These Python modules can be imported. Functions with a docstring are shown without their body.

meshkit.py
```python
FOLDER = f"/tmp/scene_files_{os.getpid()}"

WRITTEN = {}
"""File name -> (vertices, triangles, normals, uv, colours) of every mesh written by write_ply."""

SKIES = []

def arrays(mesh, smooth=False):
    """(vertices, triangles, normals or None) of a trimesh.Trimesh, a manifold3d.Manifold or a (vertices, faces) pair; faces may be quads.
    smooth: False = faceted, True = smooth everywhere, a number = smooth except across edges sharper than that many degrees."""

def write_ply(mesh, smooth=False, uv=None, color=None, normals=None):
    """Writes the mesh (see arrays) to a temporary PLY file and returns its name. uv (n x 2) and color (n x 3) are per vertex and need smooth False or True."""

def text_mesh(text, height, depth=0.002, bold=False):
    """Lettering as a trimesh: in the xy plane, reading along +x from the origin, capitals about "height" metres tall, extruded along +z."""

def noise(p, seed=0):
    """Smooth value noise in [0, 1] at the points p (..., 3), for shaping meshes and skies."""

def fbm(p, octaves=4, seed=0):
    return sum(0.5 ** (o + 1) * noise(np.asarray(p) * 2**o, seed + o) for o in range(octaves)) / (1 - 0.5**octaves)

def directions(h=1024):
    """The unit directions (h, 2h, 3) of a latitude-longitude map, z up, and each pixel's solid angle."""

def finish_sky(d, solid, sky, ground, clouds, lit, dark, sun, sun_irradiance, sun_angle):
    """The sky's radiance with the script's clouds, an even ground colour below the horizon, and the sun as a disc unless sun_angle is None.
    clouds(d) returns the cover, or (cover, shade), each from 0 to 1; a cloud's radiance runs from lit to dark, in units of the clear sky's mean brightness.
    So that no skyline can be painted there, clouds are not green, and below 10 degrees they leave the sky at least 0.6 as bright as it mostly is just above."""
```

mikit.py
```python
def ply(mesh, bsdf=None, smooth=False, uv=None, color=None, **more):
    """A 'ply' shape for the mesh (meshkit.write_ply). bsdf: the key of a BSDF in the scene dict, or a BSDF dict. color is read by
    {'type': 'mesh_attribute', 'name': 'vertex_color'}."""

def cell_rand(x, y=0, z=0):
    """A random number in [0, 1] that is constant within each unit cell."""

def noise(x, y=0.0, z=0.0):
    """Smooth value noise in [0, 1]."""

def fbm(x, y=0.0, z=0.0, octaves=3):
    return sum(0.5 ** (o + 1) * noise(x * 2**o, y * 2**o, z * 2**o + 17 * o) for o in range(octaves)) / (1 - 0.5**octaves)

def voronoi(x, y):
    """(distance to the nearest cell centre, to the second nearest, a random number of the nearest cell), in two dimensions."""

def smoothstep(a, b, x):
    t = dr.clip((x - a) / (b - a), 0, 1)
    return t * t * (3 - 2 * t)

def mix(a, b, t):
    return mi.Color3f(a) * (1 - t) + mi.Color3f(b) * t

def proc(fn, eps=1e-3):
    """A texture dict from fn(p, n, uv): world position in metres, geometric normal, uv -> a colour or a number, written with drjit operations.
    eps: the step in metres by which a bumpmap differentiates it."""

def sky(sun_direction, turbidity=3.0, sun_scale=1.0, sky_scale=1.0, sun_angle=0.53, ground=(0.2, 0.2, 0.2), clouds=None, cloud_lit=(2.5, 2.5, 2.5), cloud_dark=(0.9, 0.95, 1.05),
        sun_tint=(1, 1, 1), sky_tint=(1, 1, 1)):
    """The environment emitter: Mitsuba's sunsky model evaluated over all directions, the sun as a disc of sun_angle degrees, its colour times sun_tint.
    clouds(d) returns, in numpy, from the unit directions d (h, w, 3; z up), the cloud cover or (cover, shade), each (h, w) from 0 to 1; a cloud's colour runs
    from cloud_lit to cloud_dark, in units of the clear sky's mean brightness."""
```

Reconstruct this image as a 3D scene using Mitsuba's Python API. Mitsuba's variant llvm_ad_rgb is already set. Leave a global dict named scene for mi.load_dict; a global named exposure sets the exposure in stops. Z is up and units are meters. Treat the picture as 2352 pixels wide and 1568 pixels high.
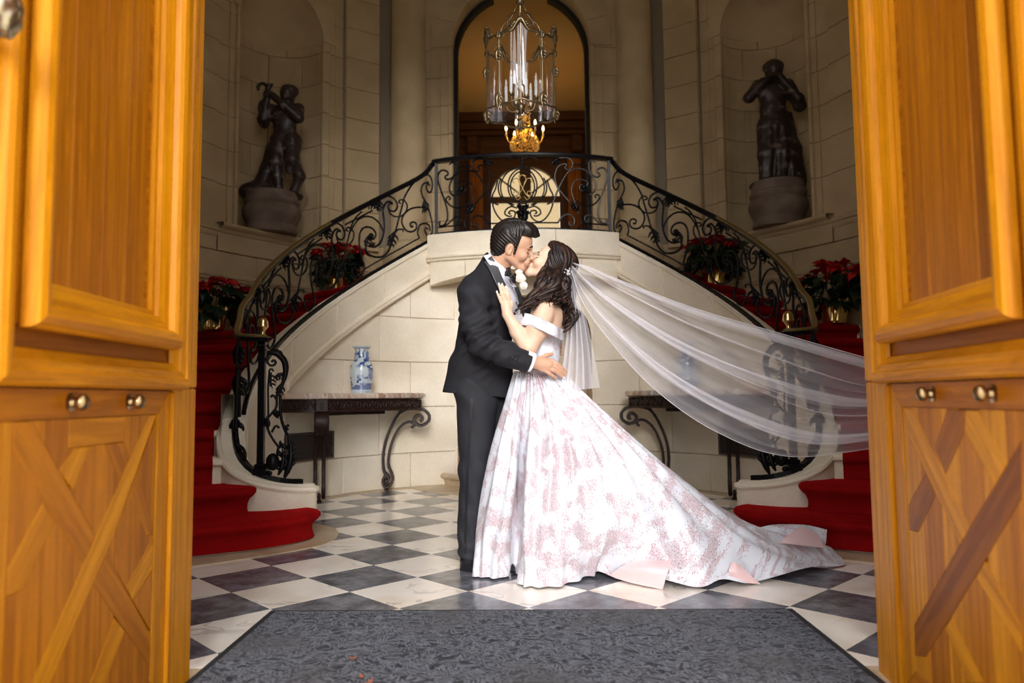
import math, numpy as np, trimesh, mitsuba as mi, mikit, meshkit
from shapely.geometry import Polygon, Point, LineString, box as sbox
from shapely.ops import unary_union
import drjit as dr
rng = np.random.default_rng(7)
scene, labels = {}, {}
T = mi.ScalarTransform4f
# ---------------------------------------------------------------- camera, sky, exposure
PITCH, YAW, ROLL, EYE = 0.0751, -0.0164, -0.0099, 0.86
fw = np.array([math.sin(YAW) * math.cos(PITCH), math.cos(YAW) * math.cos(PITCH), math.sin(PITCH)])
rt0 = np.array([math.cos(YAW), -math.sin(YAW), 0.0])
up0 = np.cross(rt0, fw)
up = up0 * math.cos(ROLL) - rt0 * math.sin(ROLL)
scene['camera'] = {'type': 'thinlens', 'fov': math.degrees(2 * math.atan(1176 / 1712.7)), 'fov_axis': 'x', 'aperture_radius': 0.0055, 'focus_distance': 3.75, 'near_clip': 0.05, 'far_clip': 200.0,
                   'to_world': T().look_at(origin=[0, 0, EYE], target=[fw[0], fw[1], EYE + fw[2]], up=list(up))}
exposure = 4.8
SUN_EL, SUN_AZ = math.radians(17), math.radians(4)
SUN = (math.sin(SUN_AZ) * math.cos(SUN_EL), -math.cos(SUN_AZ) * math.cos(SUN_EL), math.sin(SUN_EL))
scene['sky'] = mikit.sky(SUN, turbidity=6.0, sun_scale=0.19, sky_scale=1.0, sun_angle=20.0, ground=(0.3, 0.29, 0.28), sun_tint=(0.70, 1.0, 1.90), clouds=lambda d: np.ones(d.shape[:2]), cloud_lit=(1.0, 1.02, 1.08), cloud_dark=(0.85, 0.87, 0.93))

# ---------------------------------------------------------------- helpers
def lab(key, label=None, category=None, group=None, kind=None):
    d = {k: v for k, v in (('label', label), ('category', category), ('group', group), ('kind', kind)) if v}
    labels.setdefault(key, {}).update(d)
    return key
_n = {}
def name(k):
    """k, or k with the next three-digit number."""
    i = _n.get(k, -1) + 1
    _n[k] = i
    return k if i == 0 else f'{k}_{i:03d}'
def put(key, mesh, bsdf, smooth=False, uv=None, color=None, **more):
    key = name(key)
    scene[key] = mikit.ply(mesh, bsdf, smooth, uv=uv, color=color, **more)
    return key
def putx(key, shape):
    key = name(key)
    scene[key] = shape
    return key
def MM(v, f): return trimesh.Trimesh(np.asarray(v, float), np.asarray(f, int), process=False)
def cat(ms): return trimesh.util.concatenate([m for m in ms if m is not None])
def mirx(m):
    v = m.vertices.copy(); v[:, 0] *= -1
    return MM(v, m.faces[:, ::-1])
def grid_faces(n, m, wrapn=False, wrapm=False):
    i, j = np.meshgrid(np.arange(n - (not wrapn)), np.arange(m - (not wrapm)), indexing='ij')
    a, b = i * m + j, ((i + 1) % n) * m + j
    c, d = ((i + 1) % n) * m + (j + 1) % m, i * m + (j + 1) % m
    a, b, c, d = (x.ravel() for x in (a, b, c, d))
    return np.vstack([np.stack([a, b, c], 1), np.stack([a, c, d], 1)])
def fixn(m):
    if m.volume < 0: m = MM(m.vertices, m.faces[:, ::-1])
    return m
def box(x0, x1, y0, y1, z0, z1, c=0.0):
    """A box with chamfered edges on all sides."""
    if c <= 0:
        m = trimesh.creation.box([x1 - x0, y1 - y0, z1 - z0]); m.apply_translation([(x0 + x1) / 2, (y0 + y1) / 2, (z0 + z1) / 2]); return m
    pts = []
    for sx in (0, 1):
        for sy in (0, 1):
            for sz in (0, 1):
                p = np.array([(x0, x1)[sx], (y0, y1)[sy], (z0, z1)[sz]]); s = 1 - 2 * np.array([sx, sy, sz])
                for k in range(3):
                    q = p + s * c; q[k] = p[k]; pts.append(q)
    return trimesh.convex.convex_hull(np.array(pts))
def extr(poly, z0, z1):
    ps = poly.geoms if hasattr(poly, 'geoms') else [poly]
    ms = []
    for p in ps:
        if p.is_empty or p.area < 1e-7 or p.geom_type != 'Polygon': continue
        m = trimesh.creation.extrude_polygon(p, z1 - z0, engine='earcut'); m.apply_translation([0, 0, z0]); ms.append(m)
    return cat(ms) if ms else None
def cr(P, k=6, closed=False):
    """Catmull-Rom through the points."""
    P = np.asarray(P, float)
    if closed: Q = np.vstack([P[-1], P, P[0], P[1]])
    else: Q = np.vstack([2 * P[0] - P[1], P, 2 * P[-1] - P[-2]])
    out = []
    for i in range(1, len(Q) - 2):
        p0, p1, p2, p3 = Q[i - 1], Q[i], Q[i + 1], Q[i + 2]
        for t in np.arange(k) / k:
            out.append(0.5 * (2 * p1 + (p2 - p0) * t + (2 * p0 - 5 * p1 + 4 * p2 - p3) * t * t + (3 * p1 - p0 - 3 * p2 + p3) * t ** 3))
    if not closed: out.append(Q[-2])
    return np.array(out)
def frames(P, upv=None):
    P = np.asarray(P, float)
    t = np.gradient(P, axis=0); t /= np.linalg.norm(t, axis=1, keepdims=True) + 1e-12
    if upv is not None:
        u = np.broadcast_to(np.asarray(upv, float), P.shape)
        a = np.cross(t, u); a /= np.linalg.norm(a, axis=1, keepdims=True) + 1e-12
        return t, a, np.cross(a, t)
    a0 = np.cross(t[0], [0, 0, 1.0] if abs(t[0][2]) < 0.9 else [1.0, 0, 0]); a0 /= np.linalg.norm(a0)
    A = [a0]
    for i in range(1, len(P)):
        a = A[-1] - t[i] * (A[-1] @ t[i]); A.append(a / (np.linalg.norm(a) + 1e-12))
    A = np.array(A)
    return t, A, np.cross(t, A)
def tube(P, r, n=8, upv=None, ry=None, caps=True, phase=None):
    """A tube along P; r (and ry) a number or one per point; n=4 gives a square bar."""
    P = np.asarray(P, float); t, a, b = frames(P, upv)
    r = np.broadcast_to(np.asarray(r, float), (len(P),)); ry = r if ry is None else np.broadcast_to(np.asarray(ry, float), (len(P),))
    ang = np.arange(n) * 2 * np.pi / n + (np.pi / n if phase is None else phase)
    q = 1.0 / math.cos(math.pi / n) if n == 4 else 1.0
    V = (P[:, None] + q * np.cos(ang)[None, :, None] * a[:, None] * r[:, None, None] + q * np.sin(ang)[None, :, None] * b[:, None] * ry[:, None, None]).reshape(-1, 3)
    F = grid_faces(len(P), n, False, True)
    if caps:
        V = np.vstack([V, P[0], P[-1]]); k = len(V); i = np.arange(n); j = (i + 1) % n
        F = np.vstack([F, np.stack([np.full(n, k - 2), i, j], 1), np.stack([np.full(n, k - 1), (len(P) - 1) * n + j, (len(P) - 1) * n + i], 1)])
    return fixn(MM(V, F))
def lathe(prof, n=24, closed_ends=True):
    prof = np.asarray(prof, float); ang = np.arange(n) * 2 * np.pi / n
    V = np.stack([prof[:, None, 0] * np.cos(ang), prof[:, None, 0] * np.sin(ang), np.broadcast_to(prof[:, None, 1], (len(prof), n))], -1).reshape(-1, 3)
    F = grid_faces(len(prof), n, False, True)
    if closed_ends:
        V = np.vstack([V, [0, 0, prof[0, 1]], [0, 0, prof[-1, 1]]]); k = len(V); i = np.arange(n); j = (i + 1) % n
        F = np.vstack([F, np.stack([np.full(n, k - 2), i, j], 1), np.stack([np.full(n, k - 1), (len(prof) - 1) * n + j, (len(prof) - 1) * n + i], 1)])
    return fixn(MM(V, F))
def moved(m, x=0, y=0, z=0, rz=0, s=1.0):
    m = m.copy()
    if np.any(np.asarray(s) != 1.0): m.vertices = m.vertices * np.asarray(s)
    if rz: m.apply_transform(trimesh.transformations.rotation_matrix(rz, [0, 0, 1]))
    m.apply_translation([x, y, z]); return m
def sweep(P, prof, upv=(0, 0, 1), caps=True):
    """A closed profile (across, up) swept along P."""
    P = np.asarray(P, float); prof = np.asarray(prof, float); t, a, b = frames(P, upv)
    V = (P[:, None] + a[:, None] * prof[None, :, :1] + b[:, None] * prof[None, :, 1:]).reshape(-1, 3)
    F = grid_faces(len(P), len(prof), False, True)
    if caps:
        tri = trimesh.creation.triangulate_polygon(Polygon(prof), engine='earcut')
        if len(tri[0]) == len(prof):
            tf = tri[1]; idx = np.array([int(np.argmin(((prof - v) ** 2).sum(1))) for v in tri[0]]); tf = idx[tf]
            F = np.vstack([F, tf, tf[:, ::-1] + (len(P) - 1) * len(prof)])
    m = MM(V, F); trimesh.repair.fix_normals(m)
    return m
def slab(poly, z0, z1, c=0.003):
    """A convex polygon extruded, its top edge chamfered: tiles, planks, slabs."""
    P = np.asarray(poly, float)
    if ((P[:, 0] * np.roll(P[:, 1], -1) - np.roll(P[:, 0], -1) * P[:, 1]).sum()) < 0: P = P[::-1]
    n = len(P); e = np.roll(P, -1, 0) - P; e /= np.linalg.norm(e, axis=1, keepdims=True) + 1e-12
    nrm = np.stack([-e[:, 1], e[:, 0]], 1); pn = np.roll(nrm, 1, 0)
    bis = nrm + pn; I = P + bis * (c / np.maximum((bis * nrm).sum(1, keepdims=True), 0.3))
    V = np.vstack([np.c_[P, np.full(n, z0)], np.c_[P, np.full(n, z1 - c)], np.c_[I, np.full(n, z1)]])
    i = np.arange(n); j = (i + 1) % n; F = []
    for k in (0, 1): F += [np.stack([k * n + i, k * n + j, (k + 1) * n + j], 1), np.stack([k * n + i, (k + 1) * n + j, (k + 1) * n + i], 1)]
    F.append(np.array([[2 * n, 2 * n + k, 2 * n + k + 1] for k in range(1, n - 1)]))
    return MM(V, np.vstack(F))
CX, CY = 0.0, 5.64            # the rotunda's axis
def pol(r, deg, z=0.0):
    a = np.radians(deg); r, a, z = np.broadcast_arrays(np.asarray(r, float), a, np.asarray(z, float))
    return np.stack([CX + r * np.cos(a), CY + r * np.sin(a), z], -1)
def arc_block(r0, r1, a0, a1, z0, z1, c=0.004, n=3, zt=None):
    """A wall stone on a cylinder: face at r0, back at r1 (r1 > r0: seen from inside), edges chamfered. zt(a): a top that is not level."""
    dr_ = np.sign(r1 - r0) * c; da = np.degrees(c / r0)
    A = np.r_[a0, np.linspace(a0 + da, a1 - da, n + 1), a1]
    rows = []
    for i, a in enumerate(A):
        e = (i == 0) or (i == len(A) - 1)
        t = z1 if zt is None else zt(a)
        rf = r0 + (dr_ if e else 0)
        zz = [(r1, z0), (r0 + dr_, z0), (rf, z0 + c), (rf, t - c), (r0 + dr_, t), (r1, t)]
        rows.append(np.array([pol(r, a, z) for r, z in zz]))
    m = len(rows[0]); V = np.vstack(rows); F = [grid_faces(len(A), m, False, True)]
    k = (len(A) - 1) * m
    for o, s in ((0, 1), (k, -1)):
        f = np.array([[0, 1, 2], [0, 2, 3], [0, 3, 4], [0, 4, 5]]) + o
        F.append(f if s > 0 else f[:, ::-1])
    return fixn(MM(V, np.vstack(F)))
def arc_sweep(prof, a0, a1, n=16):
    """A closed profile (r, z) turned about the rotunda's axis from a0 to a1."""
    A = np.linspace(a0, a1, n + 1); prof = np.asarray(prof, float)
    V = np.vstack([np.array([pol(r, a, z) for r, z in prof]) for a in A]); m = len(prof)
    F = grid_faces(n + 1, m, False, True)
    tri = trimesh.creation.triangulate_polygon(Polygon(prof), engine='earcut')
    if len(tri[0]) == m:
        idx = np.array([int(np.argmin(((prof - v) ** 2).sum(1))) for v in tri[0]]); tf = idx[tri[1]]
        F = np.vstack([F, tf, tf[:, ::-1] + n * m])
    q = MM(V, F); trimesh.repair.fix_normals(q); return q
def axis(lo, hi, h, fine=None, hf=None):
    """Grid coordinates from lo to hi, h apart, hf apart inside the ranges of fine."""
    out, x = [lo], lo
    while x < hi:
        x += hf if fine and any(a <= x + hf <= b for a, b in fine) else h
        out.append(x)
    return np.array(out)
def surface_net(fn, lo, hi, h, axes=None):
    """Naive surface nets of fn(points) < 0; returns a Trimesh."""
    ax = axes or [axis(lo[k], hi[k], h) for k in range(3)]
    n = np.array([len(a) for a in ax])
    D = fn(*np.meshgrid(*ax, indexing='ij')).astype(np.float32)
    s = D < 0
    cs = [s[i:n[0] - 1 + i, j:n[1] - 1 + j, k:n[2] - 1 + k] for i in (0, 1) for j in (0, 1) for k in (0, 1)]
    cnt = sum(c.astype(np.int8) for c in cs); act = (cnt > 0) & (cnt < 8)
    ids = -np.ones(act.shape, np.int64); idx = np.argwhere(act); ids[act] = np.arange(len(idx))
    acc = np.zeros((len(idx), 3)); num = np.zeros(len(idx))
    cor = [np.array([i, j, k]) for i in (0, 1) for j in (0, 1) for k in (0, 1)]
    for a in range(8):
        for b in range(a + 1, 8):
            if np.abs(cor[a] - cor[b]).sum() != 1: continue
            da = D[tuple((idx + cor[a]).T)]; db = D[tuple((idx + cor[b]).T)]
            m = (da < 0) != (db < 0); t = np.where(m, da / np.where(m, da - db, 1), 0)
            acc += np.where(m[:, None], cor[a] + t[:, None] * (cor[b] - cor[a]), 0); num += m
    q_ = idx + acc / num[:, None]; V = np.stack([np.interp(q_[:, k], np.arange(n[k]), ax[k]) for k in range(3)], 1); F = []
    for d in range(3):
        e1, e2 = [(1, 2), (2, 0), (0, 1)][d]
        sl0 = [slice(None)] * 3; sl1 = [slice(None)] * 3; sl0[d] = slice(0, -1); sl1[d] = slice(1, None)
        ch = s[tuple(sl0)] != s[tuple(sl1)]; P = np.argwhere(ch); P = P[(P[:, e1] > 0) & (P[:, e2] > 0) & (P[:, e1] < n[e1] - 1) & (P[:, e2] < n[e2] - 1)]
        q = []
        for o1, o2 in ((-1, -1), (0, -1), (0, 0), (-1, 0)):
            Q = P.copy(); Q[:, e1] += o1; Q[:, e2] += o2; q.append(ids[tuple(Q.T)])
        q = np.array(q).T; fl = ~s[tuple(P.T)]; q[fl] = q[fl][:, ::-1]
        F.append(q)
    F = np.vstack(F)
    m = MM(V, np.vstack([F[:, [0, 1, 2]], F[:, [0, 2, 3]]])); return fixn(m)
class SDF:
    """A smooth union of round cones and ellipsoids, each worked out only near itself."""
    def __init__(s): s.ops = []
    def cone(s, a, b, ra, rb, k=0.02, sub=False): s.ops.append(('c', np.array(a, float), np.array(b, float), ra, rb, k, sub)); return s
    def ell(s, c, r, k=0.02, R=None, sub=False): s.ops.append(('e', np.array(c, float), np.array(r, float), R, None, k, sub)); return s
    def chain(s, pts, rs, k=0.02):
        for i in range(len(pts) - 1): s.cone(pts[i], pts[i + 1], rs[i], rs[i + 1], k)
        return s
    def bounds(s, pad=0.03):
        lo, hi = [], []
        for o in s.ops:
            if o[6]: continue
            if o[0] == 'c': lo += [o[1] - o[3], o[2] - o[4]]; hi += [o[1] + o[3], o[2] + o[4]]
            else: m = np.max(o[2]) if o[3] is not None else o[2]; lo.append(o[1] - m); hi.append(o[1] + m)
        return np.min(lo, 0) - pad, np.max(hi, 0) + pad
    def __call__(s, X, Y, Z):
        D = np.full(X.shape, 1.0, np.float32); x0, y0, z0 = X[:, 0, 0], Y[0, :, 0], Z[0, 0, :]
        for kind, a, b, ra, rb, k, sub in s.ops:
            if kind == 'c': lo, hi = np.minimum(a - ra, b - rb), np.maximum(a + ra, b + rb)
            else: m = np.max(b) if ra is not None else b; lo, hi = a - m, a + m
            pad = k * 2 + 0.02
            sl = tuple(slice(int(np.searchsorted(q, l - pad)), int(np.searchsorted(q, h + pad))) for q, l, h in zip((x0, y0, z0), lo, hi))
            if any(q.stop <= q.start for q in sl): continue
            P = np.stack([X[sl], Y[sl], Z[sl]], -1).astype(np.float32)
            if kind == 'c':
                ba = (b - a).astype(np.float32); pa = P - a.astype(np.float32); t = np.clip(pa @ ba / max(ba @ ba, 1e-9), 0, 1)
                d = np.linalg.norm(pa - t[..., None] * ba, axis=-1) - (ra + t * (rb - ra))
            else:
                q = P - a.astype(np.float32)
                if ra is not None: q = q @ np.asarray(ra, np.float32)
                k0 = np.linalg.norm(q / b.astype(np.float32), axis=-1); k1 = np.linalg.norm(q / (b * b).astype(np.float32), axis=-1)
                d = k0 * (k0 - 1) / np.maximum(k1, 1e-6)
            o = D[sl]
            if sub:
                h_ = np.clip(0.5 - 0.5 * (o + d) / k, 0, 1); D[sl] = o * (1 - h_) + (-d) * h_ + k * h_ * (1 - h_)
            else:
                h_ = np.clip(0.5 + 0.5 * (o - d) / k, 0, 1); D[sl] = o * (1 - h_) + d * h_ - k * h_ * (1 - h_)
        return D
    def mesh(s, h, extra=None, fine=None, hf=None):
        l, u = s.bounds(); fine = fine or (None, None, None)
        return surface_net((lambda X, Y, Z: extra(s(X, Y, Z), X, Y, Z)) if extra else s, l, u, h, [axis(l[k], u[k], h, fine[k], hf) for k in range(3)])
    def pts(s, Q):
        """The distance at loose points (n, 3)."""
        Q = np.asarray(Q, np.float32); D = np.full(len(Q), 1.0, np.float32)
        for kind, a, b, ra, rb, k, sub in s.ops:
            if kind == 'c':
                ba = b - a; pa = Q - a; t = np.clip(pa @ ba / max(ba @ ba, 1e-9), 0, 1); d = np.linalg.norm(pa - t[:, None] * ba, axis=-1) - (ra + t * (rb - ra))
            else:
                q = Q - a; q = q if ra is None else q @ ra
                k0 = np.linalg.norm(q / b, axis=-1); k1 = np.linalg.norm(q / (b * b), axis=-1); d = k0 * (k0 - 1) / np.maximum(k1, 1e-6)
            h_ = np.clip(0.5 - 0.5 * (D + d) / k, 0, 1) if sub else np.clip(0.5 + 0.5 * (D - d) / k, 0, 1)
            D = D * (1 - h_) - d * h_ + k * h_ * (1 - h_) if sub else D * (1 - h_) + d * h_ - k * h_ * (1 - h_)
        return D
    def onto(s, XZ, y0=3.2, off=0.0, d=(0, 1.0, 0)):
        """The points (x, z) carried along +y until they meet the surface, off metres in front of it."""
        XZ = np.asarray(XZ, float); Q = np.c_[XZ[:, 0], np.full(len(XZ), y0), XZ[:, 1]]; d = np.asarray(d, float)
        for _ in range(90): Q = Q + d * np.clip(s.pts(Q), -.02, .05)[:, None] * .8
        return Q - d * off
def rotm(ax, deg): return trimesh.transformations.rotation_matrix(math.radians(deg), ax)[:3, :3]
def leaf(L, W, n=5, curl=0.2, jag=0.0, fold=0.25):
    """A pointed leaf from the origin along +x, face up +z, with a folded midrib; solid enough as a thin two-sided sheet."""
    t = np.linspace(0, 1, n + 1); w = W * np.sin(np.pi * np.clip(t, 0, 1) ** 0.75) * (1 - 0.25 * t); w[0] = W * 0.06; w[-1] = 0.002 * W
    if jag: w = w * (1 + jag * np.where(np.arange(n + 1) % 2, 1, -0.6))
    z = -curl * L * t * t
    V = np.vstack([np.c_[L * t, -w / 2, z + fold * w / 2], np.c_[L * t, 0 * t, z], np.c_[L * t, w / 2, z + fold * w / 2]])
    f = []; m = n + 1
    for r in (0, 1):
        for i in range(n): f += [[r * m + i, r * m + i + 1, (r + 1) * m + i + 1], [r * m + i, (r + 1) * m + i + 1, (r + 1) * m + i]]
    return MM(V, f)
def place(m, at, d, upv=(0, 0, 1), roll=0.0):
    """m with its +x axis turned to d and its +z near upv, moved to at."""
    d = np.asarray(d, float); d = d / np.linalg.norm(d); u = np.asarray(upv, float); y = np.cross(u, d)
    if np.linalg.norm(y) < 1e-6: y = np.array([0, 1.0, 0])
    y /= np.linalg.norm(y); z = np.cross(d, y)
    if roll: y, z = y * math.cos(roll) + z * math.sin(roll), z * math.cos(roll) - y * math.sin(roll)
    return MM(m.vertices @ np.stack([d, y, z]) + np.asarray(at, float), m.faces)
# ---------------------------------------------------------------- materials
def mat(key, **k):
    d = {'type': 'principled'}
    for a, v in k.items():
        if a == 'base_color' and not isinstance(v, dict): v = {'type': 'rgb', 'value': list(map(float, v))}
        d[a] = v
    return d
def bs(key, two=True, bump=None, **k):
    d = mat(key, **k)
    if bump: d = {'type': 'bumpmap', 'arbitrary': bump[0], 'scale': bump[1], 'bsdf': d}
    scene[key] = {'type': 'twosided', 'bsdf': d} if two else d
PR = mikit.proc; N = mikit.noise; FB = mikit.fbm; SM = mikit.smoothstep; MIX = mikit.mix
def stone_fn(a, b, sc=2.2, grain=90):
    def f(p, n, uv):
        big = FB(p.x * sc, p.y * sc, p.z * sc, 3); fine = N(p.x * grain, p.y * grain, p.z * grain)
        return MIX(a, b, SM(0.3, 0.72, big)) * (0.94 + 0.1 * fine)
    return PR(f)
bs('stone_wall', base_color=stone_fn((0.41, 0.305, 0.165), (0.50, 0.38, 0.22)), roughness=0.75, specular=0.3)
bs('stone_pale', base_color=stone_fn((0.70, 0.61, 0.455), (0.82, 0.73, 0.58)), roughness=0.6, specular=0.35)
bs('stone_shade', base_color=(0.34, 0.28, 0.2), roughness=0.85)
bs('mortar', base_color=(0.24, 0.19, 0.13), roughness=0.95)
bs('stone_tan', base_color=stone_fn((0.42, 0.31, 0.19), (0.52, 0.41, 0.27), 5), roughness=0.35, specular=0.5)
def white_marble(p, n, uv):
    w = FB(p.x * 3 + 1.7 * FB(p.x * 6, p.y * 6), p.y * 3 + 5, 0.0, 4); v = SM(0.035, 0.0, dr.abs(w - 0.52)) * SM(0.45, 0.7, FB(p.x * 2.3, p.y * 2.3, 3.0, 2))
    cell = mikit.cell_rand((p.x + p.y) * 1.8755 + 0.1, (p.x - p.y) * 1.8755 + 0.3)
    return MIX((0.80, 0.73, 0.64), (0.69, 0.60, 0.48), SM(0.35, 0.8, FB(p.x * 5, p.y * 5, 9.0, 3)) * (0.3 + 0.7 * cell)) * (1 - 0.32 * v)
def black_marble(p, n, uv):
    f = FB(p.x * 14, p.y * 14, 2.0, 4); g = FB(p.x * 60, p.y * 60, 4.0, 2)
    return MIX((0.075, 0.076, 0.085), (0.17, 0.172, 0.19), SM(0.25, 0.8, f)) * (0.75 + 0.5 * g)
bs('marble_white', base_color=PR(white_marble), roughness=0.16, specular=0.5)
bs('marble_black', base_color=PR(black_marble), roughness=0.2, specular=0.5)
def wood_fn(a, b, gx=3.0, gy=70.0, wave=0.35):
    def f(p, n, uv):
        u, v = uv.x, uv.y
        w = v + 0.02 * (N(u * 1.6, v * 6, 1.0) - 0.5)
        g = FB(u * gx, w * gy, 2.0, 3); bands = FB(u * 0.7, w * 16, 5.0, 2); pore = N(u * 22, w * 420, 3.0); ray = SM(0.72, 0.9, N(u * 9, w * 42, 8.0))
        return MIX(a, b, SM(0.25, 0.75, 0.55 * g + 0.45 * bands)) * (0.88 + 0.16 * pore) * (1 + 0.12 * ray)
    return PR(f)
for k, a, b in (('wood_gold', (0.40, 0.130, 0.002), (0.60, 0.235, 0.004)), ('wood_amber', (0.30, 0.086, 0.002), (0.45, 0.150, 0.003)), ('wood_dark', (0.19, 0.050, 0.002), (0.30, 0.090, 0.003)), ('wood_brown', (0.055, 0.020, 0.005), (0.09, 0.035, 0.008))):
    bs(k, base_color=wood_fn(a, b), roughness=0.4, specular=0.14, clearcoat=0.12, clearcoat_gloss=0.8)
bs('carpet', base_color=PR(lambda p, n, uv: MIX((0.16, 0.001, 0.002), (0.32, 0.004, 0.004), 0.6 * FB(p.x * 7, p.y * 7, p.z * 7, 2) + 0.4 * N(p.x * 260, p.y * 260, p.z * 260))), roughness=0.95, specular=0.1, sheen=0.4, sheen_tint=1.0, bump=(PR(lambda p, n, uv: 0.0015 * N(p.x * 300, p.y * 300, p.z * 300), 0.002), 1.0))
bs('iron', base_color=(0.005, 0.0045, 0.005), roughness=0.32, specular=0.15)
bs('iron_worn', base_color=(0.10, 0.095, 0.09), metallic=0.75, roughness=0.4)
bs('gold_thin', base_color=(0.55, 0.40, 0.16), metallic=0.9, roughness=0.35)
bs('brass', base_color=(0.86, 0.64, 0.30), metallic=1.0, roughness=0.2)
bs('brass_old', base_color=(0.42, 0.30, 0.15), metallic=1.0, roughness=0.28)
bs('silver_brass', base_color=(0.50, 0.45, 0.32), metallic=1.0, roughness=0.32)
bs('rail_brass', base_color=(0.30, 0.21, 0.08), metallic=0.8, roughness=0.42)
bs('lantern_bronze', base_color=(0.22, 0.165, 0.09), metallic=0.9, roughness=0.38)
bs('statue_bronze', base_color=PR(lambda p, n, uv: MIX((0.030, 0.020, 0.017), (0.15, 0.115, 0.105), SM(0.55, 0.85, FB(p.x * 14, p.y * 14, p.z * 14, 3)))), roughness=0.42, specular=0.5)
bs('pedestal_stone', base_color=stone_fn((0.13, 0.09, 0.065), (0.20, 0.15, 0.115), 6), roughness=0.7)
bs('dark_wood', base_color=(0.026, 0.012, 0.009), roughness=0.45, specular=0.25)
def breccia(p, n, uv):
    d1, d2, c = mikit.voronoi(p.x * 14 + 2 * FB(p.x * 9, p.y * 9, p.z * 9), p.y * 14 + 11 * p.z)
    base = MIX((0.40, 0.22, 0.14), (0.62, 0.52, 0.42), c); base = MIX(base, (0.36, 0.33, 0.31), SM(0.6, 0.8, FB(p.x * 4, p.y * 4, 1.0)))
    return MIX(base, (0.78, 0.72, 0.64), SM(0.10, 0.02, d2 - d1))
bs('marble_breccia', base_color=PR(breccia), roughness=0.2, specular=0.5)
bs('leaf_green', base_color=PR(lambda p, n, uv: MIX((0.004, 0.012, 0.005), (0.014, 0.035, 0.011), N(p.x * 30, p.y * 30, p.z * 30))), roughness=0.5)
bs('bract_red', base_color=PR(lambda p, n, uv: MIX((0.25, 0.003, 0.005), (0.52, 0.010, 0.009), N(p.x * 40, p.y * 40, p.z * 40))), roughness=0.6)
bs('foil_gold', base_color=(0.75, 0.55, 0.20), metallic=1.0, roughness=0.28)
bs('foil_plain', base_color=(0.30, 0.24, 0.19), roughness=0.6)
scene['glass_pane'] = {'type': 'thindielectric', 'int_ior': 1.75}
bs('candle', base_color=(0.62, 0.62, 0.60), roughness=0.5)
bs('bulb_glass', base_color=(0.75, 0.62, 0.52), roughness=0.15)
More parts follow.
